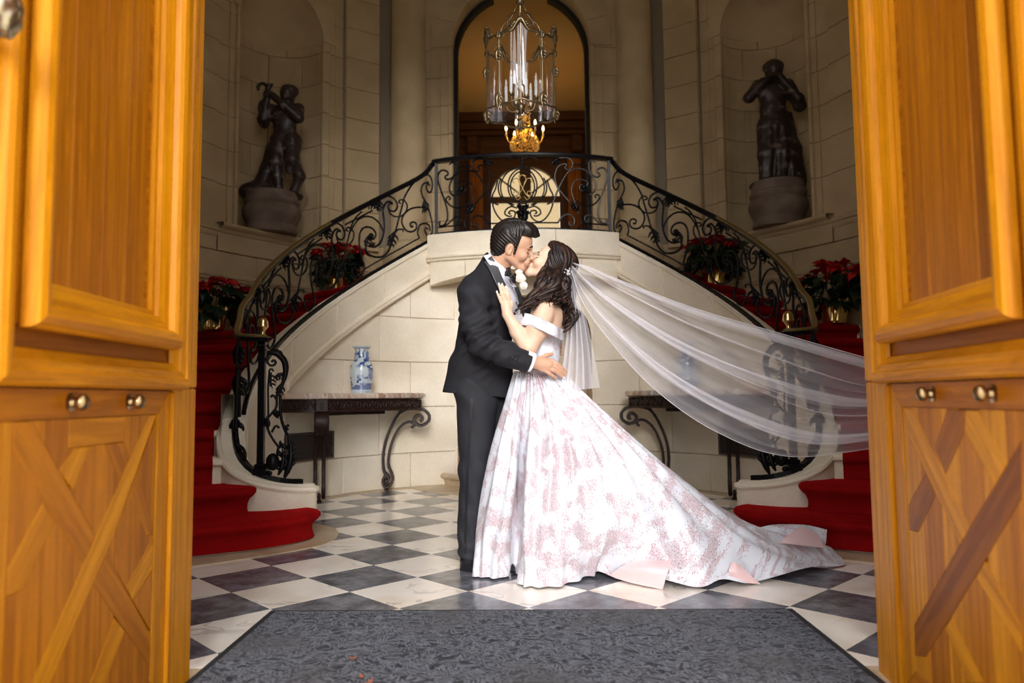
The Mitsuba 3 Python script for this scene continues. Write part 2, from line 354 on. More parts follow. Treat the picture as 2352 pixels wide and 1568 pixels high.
bs('gold_leaf', base_color=(0.80, 0.50, 0.10), metallic=1.0, roughness=0.3)
bs('crystal', base_color=(0.95, 0.70, 0.22), metallic=0.6, roughness=0.12)
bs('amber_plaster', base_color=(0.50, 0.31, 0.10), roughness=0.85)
bs('grille_iron', base_color=(0.05, 0.038, 0.032), roughness=0.5)
bs('black_void', base_color=(0.01, 0.009, 0.008), roughness=0.8)
def mat_fn(p, n, uv):
    wx = p.x * 40 + 1.6 * N(p.x * 22, p.y * 22, 1.0); wy = p.y * 40 + 1.6 * N(p.x * 22 + 40, p.y * 22, 2.0)
    leafy = mi.Float(0)
    for a, k in ((0.7, 1.0), (-0.8, 2.0), (0.1, 3.0)):       # leaf strokes laid three ways
        c, s = math.cos(a), math.sin(a); u, v = wx * c + wy * s + 7 * k, (wy * c - wx * s) * 3.0 + 3 * k
        cx, cy = dr.floor(u + 0.5 * dr.floor(v)), dr.floor(v); fx, fy = u + 0.5 * dr.floor(v) - cx - 0.5, v - cy - 0.5
        on = mikit.cell_rand(cx, cy, k) > 0.55
        leafy = dr.maximum(leafy, dr.select(on, SM(0.42, 0.30, dr.sqrt(dr.square(fx * 0.95) + dr.square(fy * 0.95 + 0.2 * dr.sin(fx * 4)))), 0))
    nap = N(p.x * 420, p.y * 420)
    dirt = SM(0.55, 0.8, FB(p.x * 3, p.y * 3 + 7, 1.0, 3))
    return MIX(MIX((0.027, 0.028, 0.033), (0.145, 0.15, 0.165), 0.25 * N(p.x * 60, p.y * 60) + 0.7 * leafy), (0.075, 0.07, 0.068), 0.45 * dirt) * (0.65 + 0.7 * nap)
bs('mat_pile', base_color=PR(mat_fn), roughness=0.95, specular=0.15)
bs('mat_rubber', base_color=(0.018, 0.018, 0.021), roughness=0.6)
bs('dry_leaf', base_color=(0.22, 0.07, 0.035), roughness=0.8)
# ---------------------------------------------------------------- the rotunda: floor, walls, niches, gallery
RW, RI, ZB = 3.30, 2.036, 2.478     # outer wall, inner wall under the stairs, balcony level
def circ(x, y, r, n=64, a0=0, a1=360): return [(x + r * math.cos(math.radians(a)), y + r * math.sin(math.radians(a))) for a in np.linspace(a0, a1, n)]
floor_poly = sbox(-3.6, -6.0, 3.6, 9.1)
put('floor', extr(floor_poly, -0.06, -0.012), 'mortar'); lab('floor', 'black and white marble checkerboard floor laid on the diagonal', kind='structure')
plinth_l = [(-2.9, 3.1), (-2.2, 3.55), (-1.752, 3.897), (-1.53, 4.087), (-1.33, 4.28), (-1.22, 4.44), (-1.181, 4.6), (-1.19, 4.78), (-1.25, 4.97), (-1.35, 5.12), (-1.5, 5.24), (-1.75, 5.35), (-2.6, 5.6), (-3.3, 5.0), (-3.4, 3.6)]
plinth_l = Polygon(cr(plinth_l, 5, True)); plinth_r = Polygon([(-x, y) for x, y in plinth_l.exterior.coords])
pad = Polygon(circ(0, 7.75, 1.22, 60)).intersection(sbox(-2, 6, 2, 8.9))
field = unary_union([Polygon(circ(CX, CY, 1.90, 96)), sbox(-3.0, 2.46, 3.0, 5.6)]).difference(unary_union([plinth_l, plinth_r, pad]))
D = 0.377; o = np.array([-1.061, 3.670]); du, dv = D * np.array([1, -1]) / math.sqrt(2), D * np.array([-1, -1]) / math.sqrt(2)
g = 0.0009
for i in range(-12, 16):
    for j in range(-16, 12):
        p = o + i * du + j * dv; q = Polygon([p, p + du, p + du + dv, p + dv]).buffer(-g, join_style=2).intersection(field)
        for t in getattr(q, 'geoms', [q]):
            if t.is_empty or t.area < 4e-4 or t.centroid.y > 8.0 or abs(t.centroid.x) > 2.6: continue
            t = t.simplify(0.0015)
            pts = np.array(t.exterior.coords)[:-1]
            m = slab(pts, -0.02, 0.0, 0.0008) if len(pts) <= 4 and t.convex_hull.area - t.area < 1e-6 else extr(t, -0.02, 0.0)
            put('floor__tile', m, 'marble_white' if (i + j) % 2 == 0 else 'marble_black')
border = unary_union([Polygon(circ(CX, CY, 2.06, 96)).difference(Polygon(circ(CX, CY, 1.9015, 96))).intersection(sbox(-3, 5.2, 3, 9)), sbox(-3.3, 2.0, 3.3, 2.458)]).difference(unary_union([plinth_l, plinth_r, pad.buffer(0.002)]))
put('floor__border', extr(border, -0.02, 0.0), 'stone_tan'); lab('floor__border', 'tan marble border band')
put('floor__plinth', extr(plinth_l.buffer(-0.001), -0.02, 0.006), 'stone_tan'); put('floor__plinth', extr(plinth_r.buffer(-0.001), -0.02, 0.006), 'stone_tan')
put('floor__doorway_pad', extr(pad, -0.02, 0.004), 'stone_tan')
put('floor__terrace', extr(sbox(-30, -40, 30, 1.98), -0.05, -0.006), 'stone_pale')

def zlow(a):  a = max(a, 180 - a); return 2.05 - 0.0226 * (a - 120)
def ztop(a):  a = max(a, 180 - a); return 2.41 - 0.0215 * (a - 119)
# inner wall below the stairs
put('wall_inner', arc_sweep([(RI + 0.022, -0.02), (RI + 0.10, -0.02), (RI + 0.10, 0.9), (RI + 0.022, 0.9)], 110.2, 200, 40), 'mortar'); lab('wall_inner', 'curved limestone wall under the twin stairs, laid in large blocks', kind='structure')
def shell(r0, r1, a0, a1, z0, zf, n):
    A = np.linspace(a0, a1, n + 1); V = []
    for a in A: V += [pol(r0, a, z0), pol(r1, a, z0), pol(r1, a, zf(a)), pol(r0, a, zf(a))]
    F = grid_faces(n + 1, 4, False, True); F = np.vstack([F, [[0, 1, 2], [0, 2, 3]], np.array([[2, 1, 0], [3, 2, 0]]) + 4 * n])
    return fixn(MM(np.array(V), F))
for s in (0, 1):
    m = shell(RI + 0.024, RI + 0.09, 110.2, 200, -0.02, lambda a: min(zlow(a) if a > 121 else 2.3, 2.3), 40)
    put('wall_inner__backing', mirx(m) if s else m, 'mortar')
CO = [0, 0.33, 0.78, 1.22, 1.66, 2.1, 2.36]
for c in range(6):
    z0, z1 = CO[c] + 0.0025, CO[c + 1] - 0.0025
    cuts = [110.2] + [v for v in ((102.3, 123.5, 144.7, 165.9, 187.1) if c % 2 == 0 else (112.0, 133.1, 154.3, 175.5, 196.7)) if v > 112.5] + [199]
    for a0, a1 in zip(cuts[:-1], cuts[1:]):
        top = (lambda a: min(z1, zlow(a) + 0.01 if a > 120.5 else z1))
        aa = np.linspace(a0, a1, 60); ok = [a for a in aa if top(a) > z0 + 0.012]
        if len(ok) < 3: continue
        a1c = ok[-1]
        m = arc_block(RI, RI + 0.05, a0 + 0.08, a1c - 0.08, z0, z1, 0.004, 5, zt=top)
        for s in (0, 1): put('wall_inner__block', mirx(m) if s else m, 'stone_pale')
def cyl_map(m, r, ac, sub=0.12):
    """(s, z, depth) -> the cylinder of radius r; s along the wall to the right as seen from inside, depth outwards."""
    v, f = trimesh.remesh.subdivide_to_size(m.vertices, m.faces, sub, max_iter=9)
    a = ac - np.degrees(v[:, 0] / r)
    q = MM(pol(r + v[:, 2], a, v[:, 1]), f); return fixn(q)
# the arched doorway under the balcony
def arch_poly(w, spring, rise, z0, n=28):
    t = np.linspace(0, np.pi, n); return Polygon([(-w, z0)] + [(-w * math.copysign(abs(math.cos(x)) ** 0.8, math.cos(x)), spring + rise * math.sin(x) ** 0.8) for x in t] + [(w, z0)])
hole = arch_poly(0.695, 1.42, 0.50, -0.1)
pan = sbox(-0.722, 0, 0.722, 2.3).difference(hole)
put('wall_inner__arch_panel', cyl_map(extr(pan, 0, 0.16), RI - 0.001, 90), 'stone_pale')
alc = [box(-0.80, -0.72, 7.6, 8.7, -0.02, 2.3), box(0.72, 0.80, 7.6, 8.7, -0.02, 2.3), box(-0.8, 0.8, 8.7, 8.78, -0.02, 2.3), box(-0.8, 0.8, 7.7, 8.7, 2.2, 2.3)]
put('wall_alcove', cat(alc), 'stone_tan'); lab('wall_alcove', 'tan recess behind the arched doorway under the balcony', kind='structure')
put('wall_alcove__step', sweep([(p[0], p[1], 0.09) for p in circ(0, 8.05, 0.98, 40, 205, 335)], [(-0.03, -0.08), (-0.03, 0.0), (0.005, 0.03), (0.03, 0.02), (0.04, 0.0), (0.03, -0.02), (0.005, -0.03), (-0.01, -0.085)]), 'stone_tan')
put('wall_alcove__step_carpet', extr(Polygon(circ(0, 8.05, 0.955, 40, 208, 332)), 0.0, 0.085), 'carpet'); lab('wall_alcove__step_carpet', 'red carpet of the doorway step')

# outer wall: mortar shell, stone courses, jambs, niches
NA, NR, SPR, SILL = 141.4, 0.508, 4.864, 2.585
HA = 8.8
CR = [2.98 + 0.355 * k for k in range(-1, 9)]
names = ('wall_left', 'wall_right')
def both(key, m, mt, **k):
    for s in (0, 1): put(names[s] + key, mirx(m) if s else m, mt, **k)
both('', arc_sweep([(RW + 0.03, -0.02), (RW + 0.16, -0.02), (RW + 0.16, 2.45), (RW + 0.03, 2.45)], 117.2, 242, 60), 'mortar')
lab('wall_left', 'curved limestone wall of the rotunda with statue niche, left of the balcony', kind='structure'); lab('wall_right', 'curved limestone wall of the rotunda with statue niche, right of the balcony', kind='structure')
both('__upper_backing', arc_sweep([(RW + 0.03, 2.4), (RW + 0.16, 2.4), (RW + 0.16, 6.0), (RW + 0.03, 6.0)], 154.1, 242, 40), 'mortar')
both('__upper_backing', arc_sweep([(RW + 0.03, 2.4), (RW + 0.16, 2.4), (RW + 0.16, 6.0), (RW + 0.03, 6.0)], 117.2, 132.2, 12), 'mortar')
both('__upper_backing', arc_sweep([(RW + 0.03, 5.42), (RW + 0.16, 5.42), (RW + 0.16, 6.0), (RW + 0.03, 6.0)], 132.0, 154.3, 12), 'mortar')
def course(a0, a1, z0, z1, r=RW, mt='stone_wall', n=3):
    both('__block', arc_block(r, r + 0.06, a0 + 0.05, a1 - 0.05, z0 + 0.0025, z1 - 0.0025, 0.004, n), mt)
for k in range(9):
    z0, z1 = (CR[k] if k else 2.54), CR[k + 1]
    if z0 > 5.65: break
    z1 = min(z1, 5.75)
    o = (k % 2) * 5.5
    cuts = [154.34] + [a for a in (160.5 + o, 171.5 + o, 182.5 + o) if a < 186] + [190]
    for a0, a1 in zip(cuts[:-1], cuts[1:]): course(a0, a1, z0, z1)
    course(151.9, 154.34, z0, z1, RW + 0.022, n=1); course(150.75, 151.9, z0, z1, RW + 0.008, n=1)       # jamb fascias
    course(127.83, 129.66, z0, z1, RW + 0.022, n=1); course(129.66, 131.1, z0, z1, RW + 0.008, n=1)
    if z1 <= SPR + 0.3:
        zz1 = min(z1, SPR)
        both('__block', arc_block(RW - 0.03, RW + 0.07, 131.1, 132.6, z0 + .0025, zz1 - .0025, .008, 1), 'stone_wall'); both('__block', arc_block(RW - 0.03, RW + 0.07, 150.2, 150.75, z0 + .0025, zz1 - .0025, .008, 1), 'stone_wall')
    course(120.65, 127.83, z0, z1, RW - 0.06)
    course(117.2, 120.65, z0, z1, RW + 0.10, n=1)
for z0, z1, o in ((2.085, 2.31, 4.0), (1.66, 2.015, 0.0), (1.3, 1.66, 6.0), (0.9, 1.3, 0.0)):
    cuts = list(np.arange(117.2 + o, 188, 12.2)); cuts = ([117.2] if o else []) + cuts + [190]
    for a0, a1 in zip(cuts[:-1], cuts[1:]): course(a0, a1, z0, z1, n=4)
both('__moulding', arc_sweep([(RW + 0.05, 2.01), (RW - 0.012, 2.012), (RW - 0.03, 2.03), (RW - 0.03, 2.045), (RW - 0.045, 2.05), (RW - 0.05, 2.068), (RW - 0.04, 2.085), (RW + 0.05, 2.09)], 117.2, 190, 50), 'stone_wall')
both('__moulding', arc_sweep([(RW + 0.05, 2.312), (RW - 0.01, 2.314), (RW - 0.01, 2.44), (RW - 0.02, 2.45), (RW - 0.03, 2.47), (RW - 0.03, 2.49), (RW - 0.05, 2.50), (RW - 0.05, 2.52), (RW - 0.03, 2.535), (RW + 0.05, 2.537)], 154.3, 190, 24), 'stone_wall')
both('__moulding', arc_sweep([(RW + 0.05, 2.312), (RW - 0.005, 2.314), (RW - 0.005, 2.598), (RW + 0.05, 2.6)], 117.2, 128.3, 10), 'stone_wall')
both('__sill', arc_sweep([(RW + 0.05, 2.312), (RW - 0.02, 2.314), (RW - 0.02, 2.49), (RW - 0.035, 2.50), (RW - 0.05, 2.525), (RW - 0.085, 2.54), (RW - 0.10, 2.555), (RW - 0.10, 2.575), (RW - 0.085, 2.585), (RW + 0.05, 2.587)], 128.3, 154.2, 16), 'stone_wall')
# niches
nc = pol(RW + 0.02, NA)
def niche_local(m):           # built about the local origin with the wall plane at x = 0, recess towards +x
    c = nc; return moved(m, c[0], c[1], 0, math.radians(NA))
sv = (CX, CY)
CX, CY = 0.0, 0.0
for k in range(7):
    z0, z1 = (CR[k] if k else SILL - 0.01), min(CR[k + 1], SPR)
    if z0 >= SPR - 0.02: break
    cuts = [-92, -42, 2, 46, 92] if k % 2 == 0 else [-92, -62, -20, 24, 66, 92]
    for a0, a1 in zip(cuts[:-1], cuts[1:]):
        both('__niche_block', niche_local(arc_block(NR, NR + 0.05, a0 + .3, a1 - .3, z0 + .0025, z1 - .0025, .004, 5)), 'stone_wall')
both('__niche_backing', niche_local(arc_sweep([(NR + 0.04, 2.4), (NR + 0.08, 2.4), (NR + 0.08, 4.9), (NR + 0.04, 4.9)], -96, 96, 24)), 'mortar')
CX, CY = sv
dome = trimesh.creation.icosphere(subdivisions=4, radius=NR); v = dome.vertices; keep = (v[dome.faces][:, :, 0].max(1) > 0.0) & (v[dome.faces][:, :, 2].max(1) > 0.0)
dm = MM(v, dome.faces[keep][:, ::-1]); dm.remove_unreferenced_vertices(); dm.apply_translation([0, 0, SPR])
c = pol(RW + 0.02, NA); dm = moved(dm, c[0], c[1], 0, math.radians(NA))
both('__niche_dome', dm, 'stone_wall', smooth=True)
both('__niche_floor', niche_local(extr(Polygon(circ(0, 0, NR + 0.03, 40, -90, 90)).union(sbox(-0.06, -NR, 0.02, NR)), 2.5, SILL)), 'stone_wall')
up_w = RW * math.radians(HA + 2.2)
sp = sbox(-up_w + 0.02, SPR, up_w - 0.02, 5.76).difference(Polygon([(NR * math.cos(t), SPR + NR * math.sin(t)) for t in np.linspace(0, np.pi, 40)] + [(-NR, SPR - 0.1), (NR, SPR - 0.1)]))
ms = cyl_map(extr(sp, 0, 0.06), RW + 0.004, NA); both('__niche_spandrel', ms, 'stone_wall')
ring = lambda r0, r1, zc, n=40: Polygon([(r1 * math.cos(t), zc + r1 * math.sin(t)) for t in np.linspace(0, np.pi, n)] + [(r0 * math.cos(t), zc + r0 * math.sin(t)) for t in np.linspace(np.pi, 0, n)])
both('__niche_arch', cyl_map(extr(ring(NR, NR + 0.085, SPR), -0.03, 0.06), RW, NA), 'stone_wall'); both('__niche_arch', cyl_map(extr(ring(NR + 0.085, NR + 0.17, SPR), -0.006, 0.05), RW, NA), 'stone_wall')

# back wall with the tall arch
BY, AW, ASP = 8.82, 0.835, 5.14
oph = lambda w: Polygon([(-w, 2.0)] + [(-w * math.cos(t), ASP + w * math.sin(t)) for t in np.linspace(0, np.pi, 48)] + [(w, 2.0)])
def xz(poly, y0, y1):         # a polygon in x, z pulled from y0 back to y1
    m = extr(poly, 0, y1 - y0); v = m.vertices; return fixn(MM(np.c_[v[:, 0], y0 + v[:, 2], v[:, 1]], m.faces))
put('wall_back', xz(sbox(-1.75, 2.2, 1.75, 6.3).difference(oph(AW + 0.02)), BY + 0.03, BY + 0.35), 'stone_wall'); lab('wall_back', 'limestone back wall with a tall round arch above the balcony', kind='structure')
for k in range(0, 8):
    z0, z1 = (CR[k] if k else 2.46), min(CR[k + 1], 6.2)
    for s in (-1, 1):
        for x0, x1, y in ((AW, AW + 0.055, -0.05), (AW + 0.055, AW + 0.15, -0.02), (AW + 0.15, AW + 0.27, 0.0), (AW + 0.27, AW + 0.40, 0.015), (AW + 0.40, 1.74, 0.02)):
            if z0 >= ASP and x0 < AW + 0.26: continue
            zz1 = min(z1, ASP) if x0 < AW + 0.26 else z1
            xa, xb = sorted((s * (x0 + .0015), s * (x1 - .0015)))
            put('wall_back__block', box(xa, xb, BY + y, BY + 0.12, z0 + .0025, zz1 - .0025, .005), 'stone_wall')
for r0, r1, y in ((AW, AW + 0.055, -0.05), (AW + 0.055, AW + 0.15, -0.02), (AW + 0.15, AW + 0.27, 0.0)):
    for i in range(9):
        t = np.linspace(i * np.pi / 9 + .002, (i + 1) * np.pi / 9 - .002, 7)
        put('wall_back__arch_stone', xz(Polygon([(r1 * math.cos(x), ASP + r1 * math.sin(x)) for x in t] + [(r0 * math.cos(x), ASP + r0 * math.sin(x)) for x in t[::-1]]), BY + y, BY + 0.12), 'stone_wall')
put('wall_back__arch_frame', xz(oph(AW + 0.012).difference(oph(AW - 0.04)), BY + 0.22, BY + 0.34), 'black_void'); lab('wall_back__arch_frame', 'dark metal frame lining the arch')
put('floor__landing', extr(Polygon([tuple(pol(RI + .03, a)[:2]) for a in np.linspace(67.4, 112.6, 30)] + [tuple(pol(3.45, 112.6)[:2]), (-1.3, 9.15), (1.3, 9.15), tuple(pol(3.45, 67.4)[:2])]), 2.3, ZB - 0.004), 'stone_pale')
# two columns
for s in (-1, 1):
    k = putx('column', mikit.ply(moved(lathe([(0.285, 2.29), (0.285, 2.54), (0.275, 2.545), (0.272, 2.56), (0.262, 2.59), (0.235, 2.60), (0.235, 2.625), (0.245, 2.64), (0.235, 2.66), (0.212, 2.68), (0.206, 2.72), (0.206, 3.8), (0.20, 5.0), (0.193, 6.2)], 48), s * 1.325, 8.48), 'stone_wall', 35))
    lab(k, f'smooth round limestone column to the {"left" if s < 0 else "right"} of the tall arch, above the balcony', 'column', 'columns flanking the arch')
# front wall around the entrance and the ceiling
FL = [sbox(-1.45, 4.42, -.72, 5.45), sbox(-.52, 4.42, .55, 5.6), sbox(.75, 4.42, 1.48, 5.45)]
fr = sbox(-3.6, -0.02, 3.6, 6.3).difference(unary_union([sbox(-1.13, -0.1, 1.20, 4.25)] + FL))
put('wall_front', xz(fr, 2.43, 2.53), 'stone_wall'); lab('wall_front', 'stone wall around the entrance doorway', kind='structure')
put('ceiling', extr(sbox(-3.7, 2.3, 3.7, 9.0), 6.2, 6.3), 'stone_wall'); lab('ceiling', 'plain plaster ceiling above the rotunda', kind='structure')
for i, q in enumerate(FL): k = put(f'window_{i + 2}', xz(q.buffer(.01, join_style=2), 2.475, 2.476), 'glass_pane'); lab(k, 'transom light above the entrance doorway', kind='structure')
# the hall behind the arch
put('floor_002', extr(sbox(-3.2, 9.1, 3.2, 13.2), 2.30, ZB - 0.01), 'dark_wood'); lab('floor_002', 'dark floor of the hall behind the arch', kind='structure')
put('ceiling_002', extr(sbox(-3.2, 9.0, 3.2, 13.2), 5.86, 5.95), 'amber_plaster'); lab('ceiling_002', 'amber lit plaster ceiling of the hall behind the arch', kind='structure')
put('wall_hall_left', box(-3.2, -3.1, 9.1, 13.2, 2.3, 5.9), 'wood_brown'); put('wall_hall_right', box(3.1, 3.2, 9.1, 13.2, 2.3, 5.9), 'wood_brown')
HY = 13.0
wo = Polygon([(-0.56, 2.45), (0.66, 2.45), (0.66, 4.40)] + [(0.05 + 0.61 * math.cos(t), 4.40 + 0.56 * math.sin(t)) for t in np.linspace(0, np.pi, 24)] + [(-0.56, 4.40)])
put('wall_hall_back', xz(sbox(-3.2, 2.3, 3.2, 5.9).difference(wo), HY, HY + 0.12), 'wood_brown')
for k, t in (('wall_hall_left', 'left'), ('wall_hall_right', 'right'), ('wall_hall_back', 'rear')): lab(k, f'dark panelled {t} wall of the hall behind the arch', kind='structure')
for z0, z1, d in ((5.70, 5.86, 0.28), (5.58, 5.70, 0.20), (5.50, 5.58, 0.12), (5.10, 5.16, 0.1)):
    put('wall_hall_back__cornice', box(-3.1, 3.1, HY - d, HY, z0, z1, 0.01), 'wood_brown')
for x in (-1.5, -0.88, 0.98, 1.6):
    put('wall_hall_back__bracket', box(x - 0.11, x + 0.11, HY - 0.13, HY, 5.18, 5.5, 0.03), 'wood_brown')
for x in (-0.82, 0.92):
    fl = [(x + (0.115 + 0.008 * math.cos(16 * t)) * math.cos(t), HY - 0.1 + (0.115 + 0.008 * math.cos(16 * t)) * math.sin(t)) for t in np.linspace(0, 2 * np.pi, 97)[:-1]]
    put('wall_hall_back__fluted_column', extr(Polygon(fl), 2.46, 5.1), 'wood_dark'); lab(scene and 'wall_hall_back__fluted_column', 'fluted wooden half column beside the lit window')
scene['lit_window_cream'] = {'type': 'diffuse', 'reflectance': {'type': 'rgb', 'value': [0.7, 0.6, 0.4]}}
k = put('window_1', xz(wo.buffer(-0.005), HY + 0.09, HY + 0.11), 'lit_window_cream', emitter={'type': 'area', 'radiance': {'type': 'rgb', 'value': [0.022, 0.017, 0.0095]}}); lab(k, 'softly glowing cream window with an arched fanlight at the back of the hall', kind='structure')
for m in [box(-0.56, 0.66, HY + 0.01, HY + 0.08, 4.31, 4.42, 0.01), box(-0.05, 0.15, HY + 0.02, HY + 0.08, 4.42, 4.97, 0.01)] + [moved(box(-0.012, 0.012, HY + 0.04, HY + 0.07, 0.15, 0.6), 0.05, 0, 4.40).apply_transform(trimesh.transformations.rotation_matrix(math.radians(q), [0, 1, 0], [0.05, HY, 4.40])) for q in (-52, 52)]:
    put('window_1__bar', m, 'wood_brown')
# ---------------------------------------------------------------- the two oak entrance doors
PL = {'L': dict(B1=[(.3265, .822), (.272, .822), (.51, .535), (.832, .21), (.832, .298), (.646, .495)], B2=[(.925, .822), (.869, .822), (.6, .548), (.655, .494), (.925, .772)], B2b=[(.545, .492), (.275, .222), (.275, .12), (.331, .18), (.607, .44)], B3=[(.70, .757), (.632, .757), (.70, .665), (.765, .715)], B3b=[(.817, .652), (.772, .608), (.881, .492), (.925, .492), (.925, .545)],
  B4=[(.494, .327), (.439, .281), (.60, .12), (.69, .12)], B5=[(.282, .489), (.277, .4), (.399, .346), (.435, .39)], B6=[(.57, .757), (.474, .757), (.439, .715), (.494, .662)], B6b=[(.427, .618), (.372, .654), (.29, .513), (.29, .496), (.326, .497)], blk=[(.729, .822), (.473, .822), (.474, .759), (.729, .759)]),
 'R': dict(B1=[(.878, .848), (.865, .729), (.522, .398), (.356, .246), (.283, .227), (.293, .311), (.639, .633)], B2=[(.290, .82), (.351, .82), (.639, .633), (.59, .582), (.309, .837)], B3=[(.651, .82), (.707, .82), (.817, .711), (.763, .66), (.64, .768)], B4=[(.701, .485), (.837, .383), (.831, .329), (.659, .438)], B5=[(.522, .311), (.665, .208), (.598, .183), (.48, .271)], B6=[(.559, .82), (.646, .82), (.64, .768), (.53, .66), (.476, .724)], B6b=[(.414, .651), (.467, .6), (.351, .488), (.291, .483), (.292, .55)])}
PL['R']['B1'] = [(.878, .763), (.865, .644), (.522, .313), (.356, .161), (.283, .142), (.293, .226), (.639, .548)]
PL['R']['B2'] = [(.290, .82), (.351, .817), (.639, .548), (.59, .497), (.309, .752)]
MT = {'L': dict(B1='wood_gold', B2='wood_amber', B2b='wood_amber', B3='wood_gold', B3b='wood_gold', B4='wood_gold', B5='wood_gold', B6='wood_amber', B6b='wood_amber', blk='wood_gold'),
      'R': dict(B1='wood_dark', B2='wood_gold', B3='wood_gold', B4='wood_gold', B5='wood_gold', B6='wood_dark', B6b='wood_dark')}
def rect_mould(s0, s1, z0, z1, prof):
    """A mitred frame: profile (inset, depth) around the rectangle."""
    V = []
    for i, d in prof: V += [(s0 + i, z0 + i, d), (s1 - i, z0 + i, d), (s1 - i, z1 - i, d), (s0 + i, z1 - i, d)]
    F = grid_faces(len(prof), 4, False, True); m = MM(V, F); return m
def seguv(m, vert=True):
    """Wood grain uv: faces split apart, u along the grain."""
    v = m.vertices[m.faces].reshape(-1, 3); f = np.arange(len(v)).reshape(-1, 3)
    fn = np.cross(v[f[:, 1]] - v[f[:, 0]], v[f[:, 2]] - v[f[:, 0]]); fn /= np.linalg.norm(fn, axis=1, keepdims=True) + 1e-12
    return MM(v, f), v, np.repeat(fn, 3, axis=0)
def build_door(side, num):
    H, u = ((-1.05, 2.36), (0.06, -1.0)) if side == 'L' else ((1.098, 2.415), (-0.10, -1.0))
    u = np.array(u) / np.linalg.norm(u); n = np.array([-u[1], u[0]]) if side == 'L' else np.array([u[1], -u[0]])
    H = np.array(H); off = [0.0]
    def wput(key, m, mt, ang=90.0, auto=False):
        """m in (s, z, depth); ang: the grain's direction in the door's plane, or found per face (auto: along the moulding)."""
        q, v, fn = seguv(m); off[0] += 0.37
        a = np.full(len(v), math.radians(ang))
        if auto:                      # each triangle's longer side
            t = v.reshape(-1, 3, 3); e = np.ptp(t[:, :, 0], axis=1) > np.ptp(t[:, :, 1], axis=1); a = np.repeat(np.where(e, 0.0, np.pi / 2), 3)
        uv = np.stack([v[:, 0] * np.cos(a) + v[:, 1] * np.sin(a) + off[0] * 3.1, -v[:, 0] * np.sin(a) + v[:, 1] * np.cos(a) + v[:, 2] * 0.8 + off[0]], 1)
        w = np.c_[H + v[:, :1] * u + v[:, 2:] * n, v[:, 1]]
        f = q.faces if np.cross(np.r_[u, 0], [0, 0, 1])[:2] @ n > 0 else q.faces[:, ::-1]
        return put(key, MM(w, f), mt, uv=uv)
    key = f'door_{num}'
    def pl(poly, z0, z1, c=0.0012): m = slab(poly, z0, z1, c); return m
    TOP, W = 3.75, 1.22
    core = box(0.003, W, -0.02, TOP, -0.062, -0.004); wput(key, core, 'wood_dark')
    lab(key, f'golden oak entrance door leaf with raised panel and parquet base, standing open at the {"left" if side == "L" else "right"}', kind='structure')
    wput(key + '__stile', box(0, 0.14, 0.902, TOP, -0.064, 0.006, 0.003), 'wood_gold'); wput(key + '__stile', box(0, 0.178, -0.02, 0.898, -0.064, 0.004, 0.003), 'wood_gold')
    wput(key + '__stile', box(1.03, W, 0.902, TOP, -0.064, 0.004, 0.003), 'wood_amber')
    k = wput(key + '__bead', box(0.182, 0.196, -0.02, 0.886, -0.02, 0.014, 0.004), 'wood_gold')
    wput(key + '__outer_moulding', rect_mould(0.132, 1.03, 0.892, TOP + 0.2, [(0, 0), (0, 0.022), (0.006, 0.034), (0.016, 0.04), (0.03, 0.04), (0.034, 0.034), (0.052, 0.03), (0.058, 0.022), (0.074, 0.014), (0.078, 0.002)]), 'wood_gold', auto=True)
    wput(key + '__groove_board', rect_mould(0.205, 0.97, 0.968, TOP + 0.1, [(0, 0), (0, -0.001), (0.058, -0.001), (0.058, -0.02)]), 'wood_dark', auto=True)
    wput(key + '__inner_moulding', rect_mould(0.252, 0.962, 1.004, TOP + 0.1, [(0.012, -0.02), (0.010, 0.02), (0, 0.03), (0.002, 0.05), (0.010, 0.062), (0.024, 0.067), (0.042, 0.063), (0.05, 0.054), (0.054, 0.040), (0.076, 0.032), (0.088, 0.026), (0.090, 0.014), (0.104, 0.013), (0.105, 0.002), (0.112, 0.002), (0.112, -0.01)]), 'wood_gold', auto=True)
    b = np.cumsum([0.404, 0.105, 0.12, 0.14, 0.105])
    wput(key + '__panel_margin', box(0.34, 0.90, 1.04, TOP, -0.02, 0.002), 'wood_amber', 0)
    for i in range(4): wput(key + '__panel_board', box(b[i], b[i + 1] - 0.0006, 1.093, TOP, -0.01, 0.012, 0.0015), ('wood_amber', 'wood_amber', 'wood_amber', 'wood_amber')[i] if side == 'L' else ('wood_amber', 'wood_amber', 'wood_amber', 'wood_dark')[i])
    # parquet base
    bands = PL[side]
    rail = [(1.02, .889), (.197, .889), (.275, .824), (1.02, .824)]; board = [(.197, .888), (.197, .02), (.286, .10), (.274, .823)]
    wput(key + '__rail', pl(rail, -0.02, 0.004), 'wood_amber', 0); wput(key + '__board', pl(board, -0.02, 0.004), 'wood_gold')
    wput(key + '__rail', pl([(.197, .018), (.286, .098), (1.0, .098), (1.0, -.02), (.2, -.02)], -0.02, 0.004), 'wood_amber', 0); wput(key + '__board', pl([(.93, .823), (1.03, .823), (1.03, .1), (.93, .1)], -0.02, 0.004), 'wood_gold')
    allb = unary_union([Polygon(p).buffer(0.0008) for p in bands.values()])
    for k, p in bands.items():
        p = [(min(max(x, .287), .929), min(max(y, .1), .8225)) for x, y in p]
        q = Polygon(p); q = q if q.is_valid else q.buffer(0)
        if k == 'B1': others = None
        elif k != 'B1': q = q.difference(Polygon(bands['B1']).buffer(0.0008))
        if q.is_empty: continue
        q = max(getattr(q, 'geoms', [q]), key=lambda t: t.area)
        pts = np.array(q.exterior.coords)[:-1]; cv = q.convex_hull.area - q.area < 2e-4
        mrr = np.array(q.minimum_rotated_rectangle.exterior.coords); e = mrr[1:3] - mrr[:2]; e = e[np.argmax((e ** 2).sum(1))]
